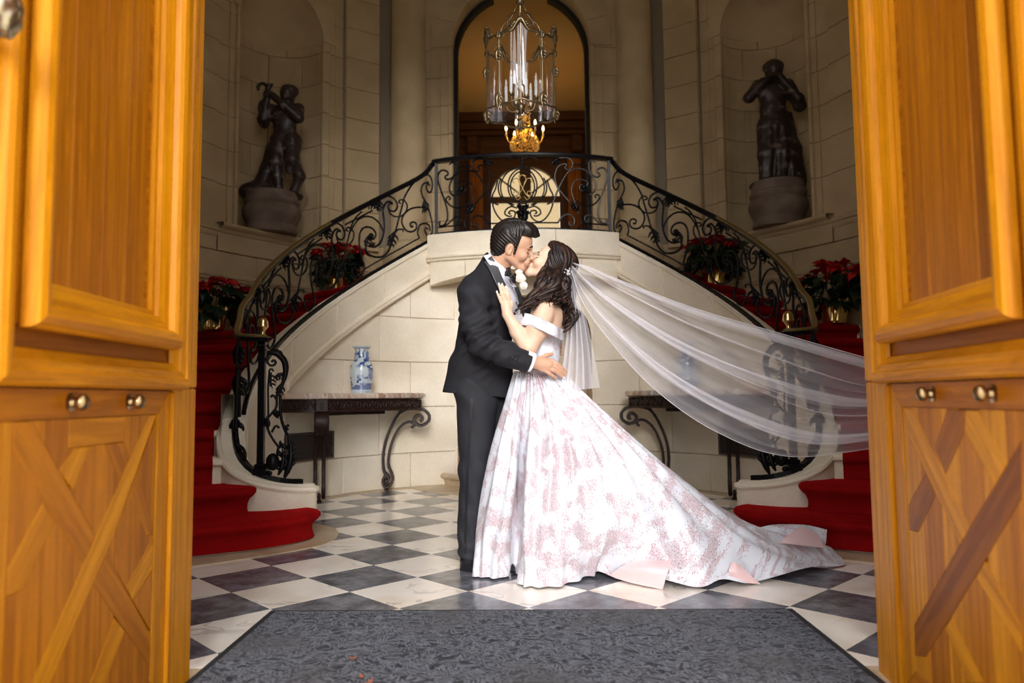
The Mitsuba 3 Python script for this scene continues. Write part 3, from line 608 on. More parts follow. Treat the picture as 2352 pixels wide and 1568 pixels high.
        wput(key + '__plank', pl(np.array(q.convex_hull.exterior.coords)[:-1], -0.015, 0.004) if cv else extr(q, -0.015, 0.004), MT[side][k], math.degrees(math.atan2(e[1], e[0])))
    rest = sbox(.287, .1, .929, .8225).difference(allb)
    xs = [.287, .39, .50, .61, .715, .82, .93]
    for i in range(6):
        q = rest.intersection(sbox(xs[i] + .0004, 0, xs[i + 1] - .0004, 1))
        for t in getattr(q, 'geoms', [q]):
            if t.geom_type == 'Polygon' and t.area > 3e-4: wput(key + '__filler', extr(t, -0.015, 0.0035), 'wood_amber' if (i % 2 or side == 'L') else 'wood_gold')
    st = (.729, .454) if side == 'L' else (.483, .78)
    for s in st:
        m = lathe([(0.0, 0.0), (0.02, 0.0), (0.021, 0.004), (0.013, 0.007), (0.010, 0.014), (0.012, 0.018), (0.018, 0.022), (0.019, 0.03), (0.014, 0.038), (0.004, 0.042), (0.0, 0.042)], 20)
        p = H + s * u
        M = np.stack([np.r_[u, 0], [0, 0, 1.0], np.r_[n, 0]]); mm = MM(m.vertices @ M + np.r_[p, .859] + 0.003 * np.r_[n, 0], m.faces); k = put(key + '__stud', fixn(mm), 'brass_old', 40)
        lab(k, 'small round brass stud')
    if side == 'L':
        p = np.r_[H + 1.128 * u, 1.545]; V = trimesh.creation.icosphere(subdivisions=5, radius=1.0); d = V.vertices
        sw = np.arctan2(d[:, 1], d[:, 0]) + 2.2 * d[:, 2]
        r = 1 + 0.07 * np.abs(np.cos(2.5 * sw)) ** .6 * np.clip(1.1 - d[:, 2] ** 2, 0, 1) - .05 + 0.025 * np.cos(5 * np.arctan2(d[:, 1], d[:, 0]) - 9 * d[:, 2])
        kn = d * r[:, None] * [0.042, 0.052, 0.034]; M = np.stack([np.r_[u, 0], [0, 0, 1.0], np.r_[n, 0]])
        body = fixn(MM(kn @ M + p + 0.075 * np.r_[n, 0], V.faces)); kk = put(key + '__knob', body, 'silver_brass', True); lab(kk, 'large polished metal door knob with a swirled relief')
        sh = lathe([(0.0, 0), (0.036, 0), (0.036, 0.006), (0.018, 0.012), (0.016, 0.05), (0, 0.05)], 24); put(kk + '__shank', fixn(MM(sh.vertices @ M + p + 0.003 * np.r_[n, 0], sh.faces)), 'silver_brass', 40)
build_door('L', 1); build_door('R', 2)
# ---------------------------------------------------------------- the twin stairs, their carpets and railings, the balcony
def AK(k): return 220 - 7.67 * (k - 1)
SIDE = ('left', 'right')
def ring_stack(poly, lev):
    """A closed plan curve stacked at (z, outward offset) levels, capped."""
    P = np.asarray(poly); a = ((P[:, 0] * np.roll(P[:, 1], -1) - np.roll(P[:, 0], -1) * P[:, 1]).sum())
    if a < 0: P = P[::-1]
    t = np.roll(P, -1, 0) - np.roll(P, 1, 0); t /= np.linalg.norm(t, axis=1, keepdims=True); nn = np.stack([t[:, 1], -t[:, 0]], 1)
    V = np.vstack([np.c_[P + nn * off, np.full(len(P), z)] for z, off in lev]); n = len(P)
    F = grid_faces(len(lev), n, False, True); c = P.mean(0)
    for o in (0, (len(lev) - 1) * n):
        tv, tf = trimesh.creation.triangulate_polygon(Polygon(V[o:o + n, :2]).buffer(0), engine='earcut')
        idx = np.array([int(np.argmin(((V[o:o + n, :2] - q) ** 2).sum(1))) for q in tv]) + o; tf = idx[tf]
        up_ = np.cross(V[tf[:, 1]] - V[tf[:, 0]], V[tf[:, 2]] - V[tf[:, 0]])[:, 2] > 0; tf[up_ != (o > 0)] = tf[up_ != (o > 0)][:, ::-1]; F = np.vstack([F, tf])
    return fixn(MM(V, F))
S1 = cr([(-2.62, 3.42), (-2.25, 3.72), (-1.95, 3.985), (-1.72, 4.13), (-1.52, 4.26), (-1.37, 4.42), (-1.295, 4.58), (-1.295, 4.72), (-1.37, 4.83), (-1.5, 4.9), (-1.8, 5.0), (-2.4, 5.1), (-2.95, 4.6), (-2.95, 3.9)], 5, True)
S2 = cr([(-2.70, 3.74), (-2.4, 3.98), (-2.05, 4.24), (-1.85, 4.37), (-1.73, 4.44), (-1.665, 4.52), (-1.67, 4.62), (-1.78, 4.7), (-2.1, 4.9), (-2.7, 4.9), (-2.95, 4.3)], 5, True)
BULL = lambda z0, z1, q: [(z0, -0.045 + q), (z0 + 0.04, -0.055 + q), (z1 - 0.07, -0.045 + q), (z1 - 0.05, -0.02 + q), (z1 - 0.035, q), (z1 - 0.018, q + 0.002), (z1 - 0.005, q - 0.01), (z1, q - 0.03)]
def step_mesh(k, r0, r1):
    z, a = 0.165 * k, AK(k); V = []
    pf = [(0, z - 0.24), (0, z - 0.055), (.02, z - .05), (.033, z - .04), (.037, z - .025), (.033, z - .008), (.022, z)]
    R = np.linspace(r0, r1, 3)
    for r in R:
        V += [pol(r, a + math.degrees(f / r), h) for f, h in pf] + [pol(r, a - 9.0, z), pol(r, a - 9.0, z - 0.24)]
    m = len(pf) + 2; F = grid_faces(3, m, False, True)
    fan = np.array([[0, i, i + 1] for i in range(1, m - 1)]); F = np.vstack([F, fan, fan[:, ::-1] + 2 * m])
    return fixn(MM(np.array(V), F))
def carpet_mesh():
    rows = []; rs = np.array([2.180, 2.181, 2.187, 2.20, 2.5, 2.8, 3.1, 3.245, 3.25]); dz = np.array([-.012, -.004, 0, 0, 0, 0, 0, -.004, -.012])
    for k in range(3, 16):
        z, a = 0.165 * k, AK(k); zb = z - 0.165
        pf = [(.040, zb + .004), (.030, zb + .012), (.012, zb + .022), (.007, zb + .05), (.008, z - .065), (.028, z - .058), (.041, z - .044), (.047, z - .026), (.043, z - .006), (.030, z + .006), (.012, z + .010), (-.08, z + .011), (-.16, z + .010)]
        for f, h in pf: rows.append(np.array([pol(r, a + math.degrees(f / r), h + d + 0.002 * math.sin(9 * r + k)) for r, d in zip(rs, dz)]))
    m = MM(np.vstack(rows), grid_faces(len(rows), len(rs)))
    return m
sp = [(*pol(2.03, a)[:2], ztop(a)) for a in np.arange(118.2, 197, 1.6)] + [(-1.935, 4.97, .655), (-1.875, 4.86, .53), (-1.80, 4.79, .445), (-1.72, 4.77, .385), (-1.62, 4.79, .345), (-1.53, 4.845, .322), (-1.46, 4.92, .312)]
sp = np.array(sp); sp = np.vstack([sp[:-8], cr(sp[-9:], 5)[5:]])
ang_sp = np.degrees(np.arctan2(sp[:, 1] - CY, sp[:, 0])) % 360; ang_sp = np.where(ang_sp < 90, ang_sp + 360, ang_sp)
tt = np.gradient(sp[:, :2], axis=0); tt /= np.linalg.norm(tt, axis=1, keepdims=True); nin = np.stack([-tt[:, 1], tt[:, 0]], 1)  # towards the axis
seg = np.r_[0, np.cumsum(np.linalg.norm(np.diff(sp[:, :2], axis=0), axis=1))]
NEWEL = np.array([-1.69, 4.775]); s_newel = seg[np.argmin(((sp[:, :2] - NEWEL) ** 2).sum(1))]
def along(s):                 # a point of the string's centre line, s metres past the newel (negative: up the stair)
    q = np.clip(s + s_newel, 0, seg[-1]); return np.array([np.interp(q, seg, sp[:, k]) for k in range(3)])
def section(i0, i1, prof):    # prof(i) -> [(d towards the axis, z)]
    rows = []
    for i in range(i0, i1 + 1): rows.append(np.array([[*(sp[i, :2] + nin[i] * d), z] for d, z in prof(i)]))
    m = len(rows[0]); F = grid_faces(len(rows), m, False, True); fan = np.array([[0, j, j + 1] for j in range(1, m - 1)])
    F = np.vstack([F, fan, fan[:, ::-1] + (len(rows) - 1) * m]); return fixn(MM(np.vstack(rows), F))
def zl_(i):
    a = ang_sp[i]; t = sp[i, 2]
    if seg[i] > s_newel - 0.42: return 0.15
    return zlow(a) if a < 168 else max(0.0, zlow(168) - (a - 168) * 0.4)
cuts = [0] + [int(np.argmin(np.abs(ang_sp[:50] - a))) for a in (132, 148.5, 166, 184, 196)] + [len(sp) - 1]
def mirror_put(keys, m, mt, **kw):
    """The left piece under keys[0], its mirror image under keys[1]."""
    return [put(keys[0], m, mt, **kw), put(keys[1], mirx(m), mt, **kw)]
stairs = []
for s in SIDE:
    k = name('staircase'); stairs.append(k); lab(k, f'curved stone staircase rising to the balcony along the {s} wall', 'staircase')
for i0, i1 in zip(cuts[:-1], cuts[1:]):
    g0 = lambda i: [(.05, zl_(i)), (.05, sp[i, 2] - .05), (.062, sp[i, 2] - .047), (.066, sp[i, 2] - .035), (.06, sp[i, 2] - .02), (.045, sp[i, 2] - .015), (.04, sp[i, 2]), (-.085, sp[i, 2]), (-.095, sp[i, 2] - .012), (-.112, sp[i, 2] - .016), (-.118, sp[i, 2] - .035), (-.112, sp[i, 2] - .048), (-.10, sp[i, 2] - .05), (-.10, zl_(i))]
    mirror_put([k + '__string_wall' for k in stairs], section(i0, i1, g0), 'stone_pale', smooth=40)
# rounded end of the string
e = sp[-1]; mirror_put([k + '__string_end' for k in stairs], moved(lathe([(0.0, .15), (0.076, .15), (0.076, e[2] - .05), (0.092, e[2] - .045), (0.094, e[2] - .03), (0.088, e[2] - .018), (0.065, e[2] - .012), (0.06, e[2]), (0, e[2])], 32), e[0] - nin[-1][0] * .025, e[1] - nin[-1][1] * .025), 'stone_pale', smooth=40)
bead = lambda i: [(.02, zl_(i) - .035), (.05, zl_(i) - .04), (.066, zl_(i) - .03), (.07, zl_(i) - .012), (.06, zl_(i)), (.075, zl_(i) + .012), (.072, zl_(i) + .03), (.05, zl_(i) + .042), (.02, zl_(i) + .045)]
mirror_put([k + '__string_moulding' for k in stairs], section(0, int(np.argmin(np.abs(ang_sp[:50] - 168))), bead), 'stone_pale', smooth=30)
mirror_put([k + '__step' for k in stairs], ring_stack(S1, BULL(0.004, 0.160, -0.012)), 'stone_tan'); mirror_put([k + '__step' for k in stairs], ring_stack(S2, BULL(0.16, 0.325, -0.010)), 'stone_pale')
for k in range(3, 16): mirror_put([q + '__step' for q in stairs], step_mesh(k, 2.125, 3.27), 'stone_pale', smooth=30)
def wob(m, a=0.004):
    v = m.vertices; w = meshkit.noise(np.c_[v[:, 0] * 9, v[:, 1] * 9, v[:, 2] * 14], 3) - 0.5; n_ = m.vertex_normals
    return MM(v + n_ * (a * w * np.clip(1 - 1.2 * np.abs(n_[:, 2]), 0, 1))[:, None] * 2, m.faces)
c1 = ring_stack(cr(S1, 2, True), [(0.016, -0.03)] + [(z, o + .004) for z, o in ((0.03, -0.036), (0.06, -0.048), (0.09, -0.046), (0.107, -0.034), (0.12, -0.014), (0.137, 0.004), (0.155, 0.004), (0.167, -0.008), (0.172, -0.03))])
c2 = ring_stack(cr(S2, 2, True), [(z, o + .006) for z, o in ((0.173, -0.04), (0.2, -0.05), (0.23, -0.048), (0.262, -0.034), (0.28, -0.012), (0.3, 0.004), (0.318, 0.004), (0.33, -0.008), (0.335, -0.03))])
cm = cat([wob(c1, 0.011), wob(c2, 0.006), carpet_mesh()])
for i, s in enumerate(SIDE):
    k = put('stair_carpet', mirx(cm) if i else cm, 'carpet', smooth=50); lab(k, f'red carpet runner covering the steps of the {s} stair', 'carpet')

# ---- wrought iron railings
UNIT = dict(c1=[(-.14, .714), (-2.29, .688), (-4.29, .622), (-5.14, .546), (-4.43, .504), (-3.02, .528), (-2.16, .577), (-2.58, .605), (-3.58, .589)],
 c2=[(-3.58, .594), (-2.3, .632), (-1.16, .619), (-.53, .576), (-.74, .503), (-.98, .411), (-.61, .321), (.53, .262), (2.25, .26), (3.86, .295)],
 c3=[(10.89, .506), (9.39, .567), (7.6, .607), (5.22, .601), (2.88, .556), (.84, .475), (-.32, .396), (-.75, .345)],
 c4=[(4.16, .391), (3.14, .348), (2.03, .347), (1.84, .387), (2.86, .447), (4.62, .492), (6.24, .497), (7.12, .455), (7.2, .389), (6.94, .3), (6.19, .202), (5.5, .131), (5.87, .078), (7.04, .06), (8.38, .075), (9.44, .127), (9.6, .167), (8.55, .166), (7.65, .138)],
 c5=[(-2.16, .577), (-2.88, .503), (-4.58, .444), (-6.55, .421), (-7.95, .446), (-8.23, .496), (-7.38, .559), (-6.12, .588), (-5.56, .575), (-6.26, .55)],
 c6=[(-4.73, .313), (-3.47, .211), (-2.34, .143), (-.63, .12), (1.66, .151), (3.99, .216), (5.47, .301)], c7=[(-4.45, .283), (-5.43, .301), (-6.97, .275), (-6.84, .255)],
 d5=[(-10.87, .665), (-9.06, .645), (-7.38, .585), (-6.55, .505), (-5.43, .39), (-4.73, .313)], c8=[(11.99, .627), (7.6, .624), (2.89, .625)])
ENDU = dict(e1=[(122.43, .71), (120.08, .712), (118.6, .702), (117.5, .64), (117.2, .559), (117.7, .51), (118.5, .526), (119.1, .583), (118.5, .608), (118.0, .576)],
 e2=[(118.35, .62), (120.08, .629), (120.69, .576), (120.22, .504), (118.99, .41), (118.1, .308), (117.4, .197), (117.2, .119), (117.5, .075), (118.5, .074), (119.54, .138), (119.27, .169), (118.5, .138)],
 e3=[(118.44, .345), (120.91, .407), (123.4, .44), (125.35, .437), (126.61, .396), (126.61, .333), (125.35, .249), (123.68, .207), (122.3, .209), (122.16, .256), (123.13, .296), (124.1, .295), (123.82, .259), (123.18, .255)],
 e4=[(121.19, .095), (121.74, .15), (121.61, .197), (120.92, .23), (119.27, .214), (118.2, .165), (118.0, .114)], d5=[(122.43, .705), (124.24, .662), (125.92, .59), (126.75, .505), (127.87, .39), (128.57, .313)])
RR = 2.0
def rp(a, h):                 # railing coordinates: angle along the string, height above it
    if a <= 196: p = pol(RR, a, ztop(a) + h); return p
    return pol(RR, a, ztop(a) + h)
def scroll3(pts, k=5): return cr(np.array(pts), k)
rails = []
for s in SIDE:
    k = name('stair_railing'); rails.append(k); lab(k, f'black wrought iron scroll railing with a brass topped newel on the {s} stair', 'railing')
def rput(part, m, mt='iron', **kw): return mirror_put([k + '__' + part for k in rails], m, mt, **kw)
def rputs(part, ms, **kw):
    for m in ms: rput(part, m, **kw)
def bar(P, r=0.0085, n=6, taper=False):
    P = np.asarray(P)
    rr = np.full(len(P), r)
    if taper: rr = r * np.interp(np.linspace(0, 1, len(P)), [0, .1, .8, 1], [.8, 1, 1, 1.25])
    return tube(P, rr, n)
def iron_leaf(p0, p1, w, up=(0, 0, 1)):
    """A fleshy acanthus leaf: ribs fanned about a tapering stem."""
    p0, p1 = np.asarray(p0, float), np.asarray(p1, float); L = np.linalg.norm(p1 - p0); t = np.linspace(0, 1, 8)
    base = p0 + (p1 - p0) * t[:, None]; d = (p1 - p0) / L; sd = np.cross(d, [0, -1, 0.0]); sd /= np.linalg.norm(sd) + 1e-9
    ms = [tube(base + sd * (0.12 * L * np.sin(t * np.pi))[:, None], w * np.array([.35, .8, 1, .95, .8, .6, .35, .1]), 6)]
    for q in (-1, 1):
        for f, l in ((.2, .42), (.45, .34), (.68, .24)):
            a = p0 + (p1 - p0) * f; tip = a + d * L * l * .7 + sd * q * L * l * .62
            mid = (a + tip) / 2 + sd * q * L * 0.06; ms.append(tube(cr([a, mid, tip], 3), w * np.array([.5, .62, .65, .55, .42, .28, .08]), 5))
    return cat(ms)
UR = {}
for ia, a0 in enumerate((133.3, 150.6, 167.4, 184.0)):
    for k, pts in UNIT.items():
        if k == 'd5' and ia == 0: continue
        P = [(a0 + a, h) for a, h in pts]
        if max(a for a, h in P) > 196.5: P = [(a, h) for a, h in P if a <= 196.5]
        if len(P) < 3: continue
        P3 = np.array([rp(a, h) for a, h in scroll3(P, 5)])
        rput('scroll' if k != 'c8' else 'upper_bar', bar(P3, {'c4': .0095, 'c2': .010, 'c3': .0085, 'c6': .010, 'c1': .009}.get(k, .0078)), smooth=True)
    q = lambda a, h: rp(a0 + a, h)
    rputs('leaf_ornament', ([iron_leaf(q(.2, .71), q(3.4, .645), .02), iron_leaf(q(.3, .69), q(.9, .57), .017), iron_leaf(q(1.5, .66), q(5.4, .688), .012)]), smooth=True)
    rputs('leaf_ornament', ([iron_leaf(q(-4.7, .3), q(-2.6, .15), .018), iron_leaf(q(-3.6, .22), q(-2.3, .262), .012)]), smooth=True)
    if a0 < 180: rputs('leaf_ornament', ([iron_leaf(q(4.2, .40), q(4.6, .27), .016), iron_leaf(q(4.0, .29), q(1.9, .30), .012), moved(trimesh.creation.icosphere(subdivisions=2, radius=0.026), *q(3.3, .385))]), smooth=True)
for k, pts in ENDU.items():
    rput('scroll', bar(np.array([rp(a, h) for a, h in scroll3(pts, 5)]), .009), smooth=True)
rputs('leaf_ornament', ([iron_leaf(rp(119.6, .46), rp(118.9, .31), .016), iron_leaf(rp(119.2, .38), rp(120.3, .33), .011)]), smooth=True)
rput('lower_bar', bar([rp(a, .10) for a in np.linspace(121.2, 139, 12)], .007), smooth=True)
rput('bottom_bar', sweep([rp(a, .018) for a in np.linspace(118.8, 196, 50)], [(-.014, -.014), (.014, -.014), (.014, .014), (-.014, .014)]), smooth=False)
tail = np.array([[*along(s)[:2], along(s)[2] + .018] for s in np.linspace(-.40, .26, 14)])
rput('bottom_bar', sweep(tail, [(-.02, -.018), (.02, -.018), (.02, .012), (-.02, .012)]))
# handrail: stair run, the drop to the newel, the ramp up to the balcony
hz = [(117.2, .80), (118.2, .775), (119.6, .742), (121.5, .728)]
HR = [np.array([*pol(RR, 117.0)[:2], 3.247])] + [rp(a, h) for a, h in hz] + [rp(a, .722) for a in np.arange(124, 194, 2.0)]
drop = [(-.52, 1.50), (-.42, 1.40), (-.33, 1.325), (-.22, 1.283), (-.10, 1.268), (0.02, 1.262)]
HR2 = [np.array([*(along(s)[:2] * .985 + np.array([0, .0])), z]) for s, z in drop]
HRc = cr(np.array(HR[:-1] + HR2), 3)
prof_u = [(-.017, -.032), (.017, -.032), (.022, -.024), (.022, -.006), (-.022, -.006), (-.022, -.024)]; prof_c = [(-.018, -.006), (.018, -.006), (.020, .003), (.017, .010), (.009, .014), (-.009, .014), (-.017, .010), (-.020, .003)]
rput('handrail_core', sweep(HRc, prof_u), smooth=30); nb = int(len(HRc) * 0.42)
rput('handrail', sweep(HRc[:nb + 1], prof_c), smooth=30); ks = rput('handrail', sweep(HRc[nb:], prof_c), 'rail_brass', smooth=30)
for k in ks: lab(k, 'worn brass capping of the lower handrail')
# newel with brass finial, scrolled end panel
N3 = np.array([*NEWEL, 0.39])
rput('newel_post', cat([box(NEWEL[0] - .042, NEWEL[0] + .042, NEWEL[1] - .042, NEWEL[1] + .042, .385, .43, .004), box(NEWEL[0] - .033, NEWEL[0] + .033, NEWEL[1] - .033, NEWEL[1] + .033, .43, .455, .006), box(NEWEL[0] - .021, NEWEL[0] + .021, NEWEL[1] - .021, NEWEL[1] + .021, .45, 1.21, .004), box(NEWEL[0] - .026, NEWEL[0] + .026, NEWEL[1] - .026, NEWEL[1] + .026, 1.175, 1.19, .003), box(NEWEL[0] - .026, NEWEL[0] + .026, NEWEL[1] - .026, NEWEL[1] + .026, 1.215, 1.24, .003)]))
ks = rput('finial', moved(lathe([(0, 0), (.034, 0), (.036, .006), (.024, .012), (.016, .022), (.014, .032), (.017, .045), (.024, .055), (.030, .063), (.035, .068), (.037, .075), (.035, .08), (.0335, .086), (.034, .095), (.031, .108), (.026, .119), (.018, .128), (.008, .133), (0, .134)], 28), NEWEL[0], NEWEL[1], 1.262), 'brass', smooth=40)
for k in ks: lab(k, 'polished brass acorn finial')
def np3(s, z): p = along(s); return np.array([p[0], p[1], z])
NP = dict(n2=[(.106, .89), (.107, .812), (.115, .739), (.137, .672), (.155, .635)], n3=[(.014, 1.134), (.032, 1.09), (.061, 1.083), (.076, 1.102), (.062, 1.116), (.048, 1.104)], n4=[(.061, 1.043), (.055, 1.057), (.043, 1.057), (.037, 1.043), (.031, .944), (.033, .835), (.034, .755)],
 n5=[(.046, .878), (.063, .889), (.085, .856), (.079, .805), (.051, .769), (.024, .726), (.038, .661), (.074, .594), (.11, .549)], n7=[(.056, .653), (.08, .692), (.103, .681)], n7b=[(.16, .664), (.147, .69), (.166, .694)],
 l1=[(-.26, 1.071), (-.265, .796), (-.27, .571)], l2=[(-.10, 1.119), (-.11, 1.082), (-.20, 1.068), (-.29, 1.086), (-.35, 1.121), (-.37, 1.22)], l3=[(-.30, .522), (-.27, .518), (-.315, .537), (-.30, .569), (-.24, .578), (-.14, .551), (-.12, .492), (-.2, .443), (-.30, .445)],
 l4=[(-.45, 1.32), (-.42, 1.05), (-.44, .87), (-.46, .70), (-.41, .52), (-.33, .44)], l5=[(-.40, 1.28), (-.37, 1.05), (-.36, .8), (-.38, .6)])
for k, pts in NP.items(): rput('scroll', bar(np.array([np3(a, h) for a, h in scroll3(pts, 5)]), {'n2': .010, 'n4': .006, 'l1': .009, 'l4': .013, 'l3': .010}.get(k, .0075)), smooth=True)
rputs('leaf_ornament', ([tube(np.array([np3(a, h) for a, h in scroll3([(.02, 1.165), (.053, 1.164), (.088, 1.157), (.124, 1.121), (.139, 1.077), (.136, 1.017), (.119, .958), (.104, .90)], 4)]), np.interp(np.linspace(0, 1, 29), [0, .3, .6, 1], [.012, .022, .02, .006]), 8), iron_leaf(np3(.12, 1.14), np3(.06, 1.19), .012), iron_leaf(np3(.136, 1.03), np3(.06, .99), .012), iron_leaf(np3(.05, 1.04), np3(.06, .93), .010), iron_leaf(np3(.12, .97), np3(.09, .86), .013)]), smooth=True)
rputs('leaf_ornament', ([iron_leaf(np3(.07, .80), np3(.10, .74), .016), iron_leaf(np3(.03, .68), np3(.02, .76), .014), iron_leaf(np3(.14, .36), np3(.155, .64), .024), iron_leaf(np3(.10, .38), np3(.12, .56), .016), iron_leaf(np3(.06, .385), np3(.02, .40), .016)]), smooth=True)
bp = np3(.065, .465); rput('ball_ornament', moved(trimesh.creation.icosphere(subdivisions=3, radius=1.0), *bp, s=np.array([.042, .042, .055])), smooth=True)
rputs('leaf_ornament', ([iron_leaf(np3(-.44, 1.05), np3(-.45, .86), .03), iron_leaf(np3(-.40, .75), np3(-.36, .55), .03), iron_leaf(np3(-.37, .6), np3(-.28, .45), .026), iron_leaf(np3(-.43, 1.25), np3(-.41, 1.08), .024), iron_leaf(np3(-.3, .68), np3(-.24, .66), .012)]), smooth=True)

# ---- balcony
BR, BC = 2.25, 9.37
def bow(x, d=0.0):            # the balcony's curved front, d metres proud of it
    r = BR + d; return BC - math.sqrt(r * r - x * x)
kb = name('balcony'); lab(kb, 'pale stone balcony block with a moulded edge above the couple', 'balcony')
def bow_block(x0, x1, z0, z1, d0, d1, zb=None, n=8):
    X = np.linspace(x0, x1, n + 1); rows = []
    for x in X:
        zz = z0 if zb is None else zb(x); c = .004
        y0, y1 = bow(x, d0), bow(x, d1) ; yb = bow(x, d0) + 0.30 if abs(x) < .7 else min(bow(x, d0) + .30, CY + math.sqrt(max(2.1 ** 2 - x * x, .1)))
        rows.append(np.array([[x, yb, zz], [x, y1 + c, zz], [x, y1, zz + c], [x, y1, z1 - c], [x, y1 + c, z1], [x, yb, z1]]))
    F = grid_faces(len(rows), 6, False, True); fan = np.array([[0, j, j + 1] for j in range(1, 5)]); F = np.vstack([F, fan, fan[:, ::-1] + 6 * n])
    return fixn(MM(np.vstack(rows), F))
for x0, x1 in ((-.955, -.318), (-.314, .316), (.32, .955)): put(kb + '__block', bow_block(x0, x1, 2.262, 2.487, 0, 0.0), 'stone_pale')
soff = lambda x: 2.10 - 0.125 * (abs(x) / .94) ** 2
for x0, x1 in ((-.93, -.572), (-.568, 0.0), (.004, .568), (.572, .93)): put(kb + '__block', bow_block(x0, x1, 1.97, 2.215, 0, -0.02, soff), 'stone_pale')
X = np.linspace(-.965, .965, 25); rows = []
for x in X:
    y = lambda d: bow(x, d)
    rows.append(np.array([[x, y(-.2), 2.212], [x, y(-.01), 2.212], [x, y(.006), 2.216], [x, y(.012), 2.226], [x, y(.01), 2.236], [x, y(.03), 2.24], [x, y(.036), 2.25], [x, y(.03), 2.262], [x, y(-.2), 2.263]]))
put(kb + '__moulding', fixn(MM(np.vstack(rows), np.vstack([grid_faces(25, 9, False, True)] + [np.array([[0, j, j + 1] for j in range(1, 8)]), np.array([[0, j + 1, j] for j in range(1, 8)]) + 24 * 9]))), 'stone_pale', smooth=30)
kr = name('balcony_railing'); lab(kr, 'black wrought iron balcony railing of large scrolls around an interlaced monogram oval', 'railing')
def bp3(x, z, d=-.06): return np.array([x, bow(x, d), z])
BAL = dict(b1=[(.741, 3.194), (.706, 3.213), (.675, 3.171), (.679, 3.107), (.712, 3.059), (.764, 3.044), (.787, 3.074), (.756, 3.097), (.77, 3.128), (.819, 3.146), (.855, 3.116), (.862, 3.048), (.832, 2.941), (.795, 2.843), (.767, 2.729), (.765, 2.643), (.799, 2.586), (.842, 2.582), (.852, 2.612), (.839, 2.615)],
 b2=[(.632, 2.924), (.615, 2.897), (.581, 2.903), (.577, 2.937), (.607, 2.956), (.645, 2.942), (.659, 2.977), (.634, 3.001), (.565, 3.005), (.514, 2.968), (.496, 2.899), (.507, 2.831), (.536, 2.748), (.56, 2.665)],
 b3=[(.301, 2.748), (.327, 2.808), (.361, 2.893), (.413, 2.997), (.465, 3.076), (.516, 3.104), (.584, 3.117), (.653, 3.096), (.712, 3.041), (.741, 2.967), (.727, 2.897), (.683, 2.859)],
 b4=[(.477, 2.771), (.427, 2.828), (.361, 2.91), (.333, 2.994), (.339, 3.071), (.373, 3.131), (.432, 3.155), (.449, 3.139), (.432, 3.117), (.465, 3.097), (.499, 3.12), (.509, 3.172), (.475, 3.213), (.416, 3.218), (.34, 3.194), (.306, 3.159)],
 b5=[(.528, 2.811), (.57, 2.767), (.646, 2.744), (.715, 2.763), (.768, 2.815), (.778, 2.85), (.752, 2.869), (.73, 2.846), (.747, 2.834)],
 b6=[(.356, 2.564), (.382, 2.607), (.424, 2.642), (.475, 2.648), (.516, 2.612), (.516, 2.561), (.49, 2.539), (.465, 2.555), (.474, 2.576)], b6b=[(.465, 2.555), (.464, 2.525), (.489, 2.506), (.54, 2.51), (.583, 2.547), (.588, 2.607), (.56, 2.665)],
 b7=[(.648, 2.61), (.661, 2.594), (.643, 2.58), (.622, 2.609), (.636, 2.643), (.679, 2.654), (.721, 2.623), (.773, 2.584), (.834, 2.581)], b8=[(.058, 2.562), (.2, 2.562), (.356, 2.564)], b8b=[(.592, 2.569), (.7, 2.567), (.86, 2.566)], b8c=[(.513, 3.155), (.6, 3.153), (.679, 3.15)],
 b9=[(.309, 2.748), (.275, 2.663), (.224, 2.596), (.166, 2.57), (.116, 2.595), (.088, 2.637), (.092, 2.675), (.13, 2.683), (.15, 2.662), (.129, 2.65)], b10=[(.068, 2.709), (.126, 2.725), (.175, 2.696), (.187, 2.654), (.15, 2.629), (.117, 2.633)],
 wing=[(.221, 3.009), (.249, 2.933), (.236, 2.848), (.177, 2.78), (.093, 2.738)], wing2=[(.254, 2.992), (.278, 2.908), (.31, 2.833), (.284, 2.765), (.251, 2.747)], top=[(.022, 3.148), (.02, 3.19), (.057, 3.215), (.116, 3.215), (.173, 3.186)])
for k, pts in BAL.items():
    for sx in (1, -1):
        put(kr + '__scroll', bar(np.array([bp3(sx * (x - .012), z) for x, z in scroll3(pts, 5)]), {'b1': .0095, 'b3': .009, 'b4': .009, 'b6': .009}.get(k, .0075)), 'iron_worn' if k in ('b1', 'b2', 'b3', 'b4', 'b6', 'b7') and sx > 0 else 'iron', smooth=True)
for rx, rz, cz in ((.142, .176, 2.927), (.118, .152, 2.922), (.215, .205, 2.915)):
    t = np.linspace(0, 2 * np.pi, 49) if rx < .2 else np.linspace(-.35 * np.pi, 1.35 * np.pi, 40)
    put(kr + '__oval_hoop', bar(np.array([bp3(rx * math.cos(x), cz + rz * math.sin(x)) for x in t]), .007), 'iron', smooth=True)
for pts in ([(-.040, 3.026), (.002, 3.038), (.036, 2.991), (.009, 2.924), (-.025, 2.857), (-.058, 2.819), (-.074, 2.799), (-.046, 2.79), (-.013, 2.823)], [(-.082, 2.959), (-.097, 2.985), (-.065, 3.005), (-.032, 2.984), (-.008, 2.924), (.033, 2.848), (.07, 2.818), (.049, 2.789)], [(-.09, 2.86), (-.06, 2.88), (-.045, 2.85), (-.07, 2.83), (-.1, 2.85)]):
    for sx in (1, -1):
        k = put(kr + '__monogram', bar(np.array([bp3(sx * x, z) for x, z in scroll3(pts, 5)]), .0045), 'gold_thin', smooth=True); lab(k, 'thin gilt stroke of the interlaced monogram')
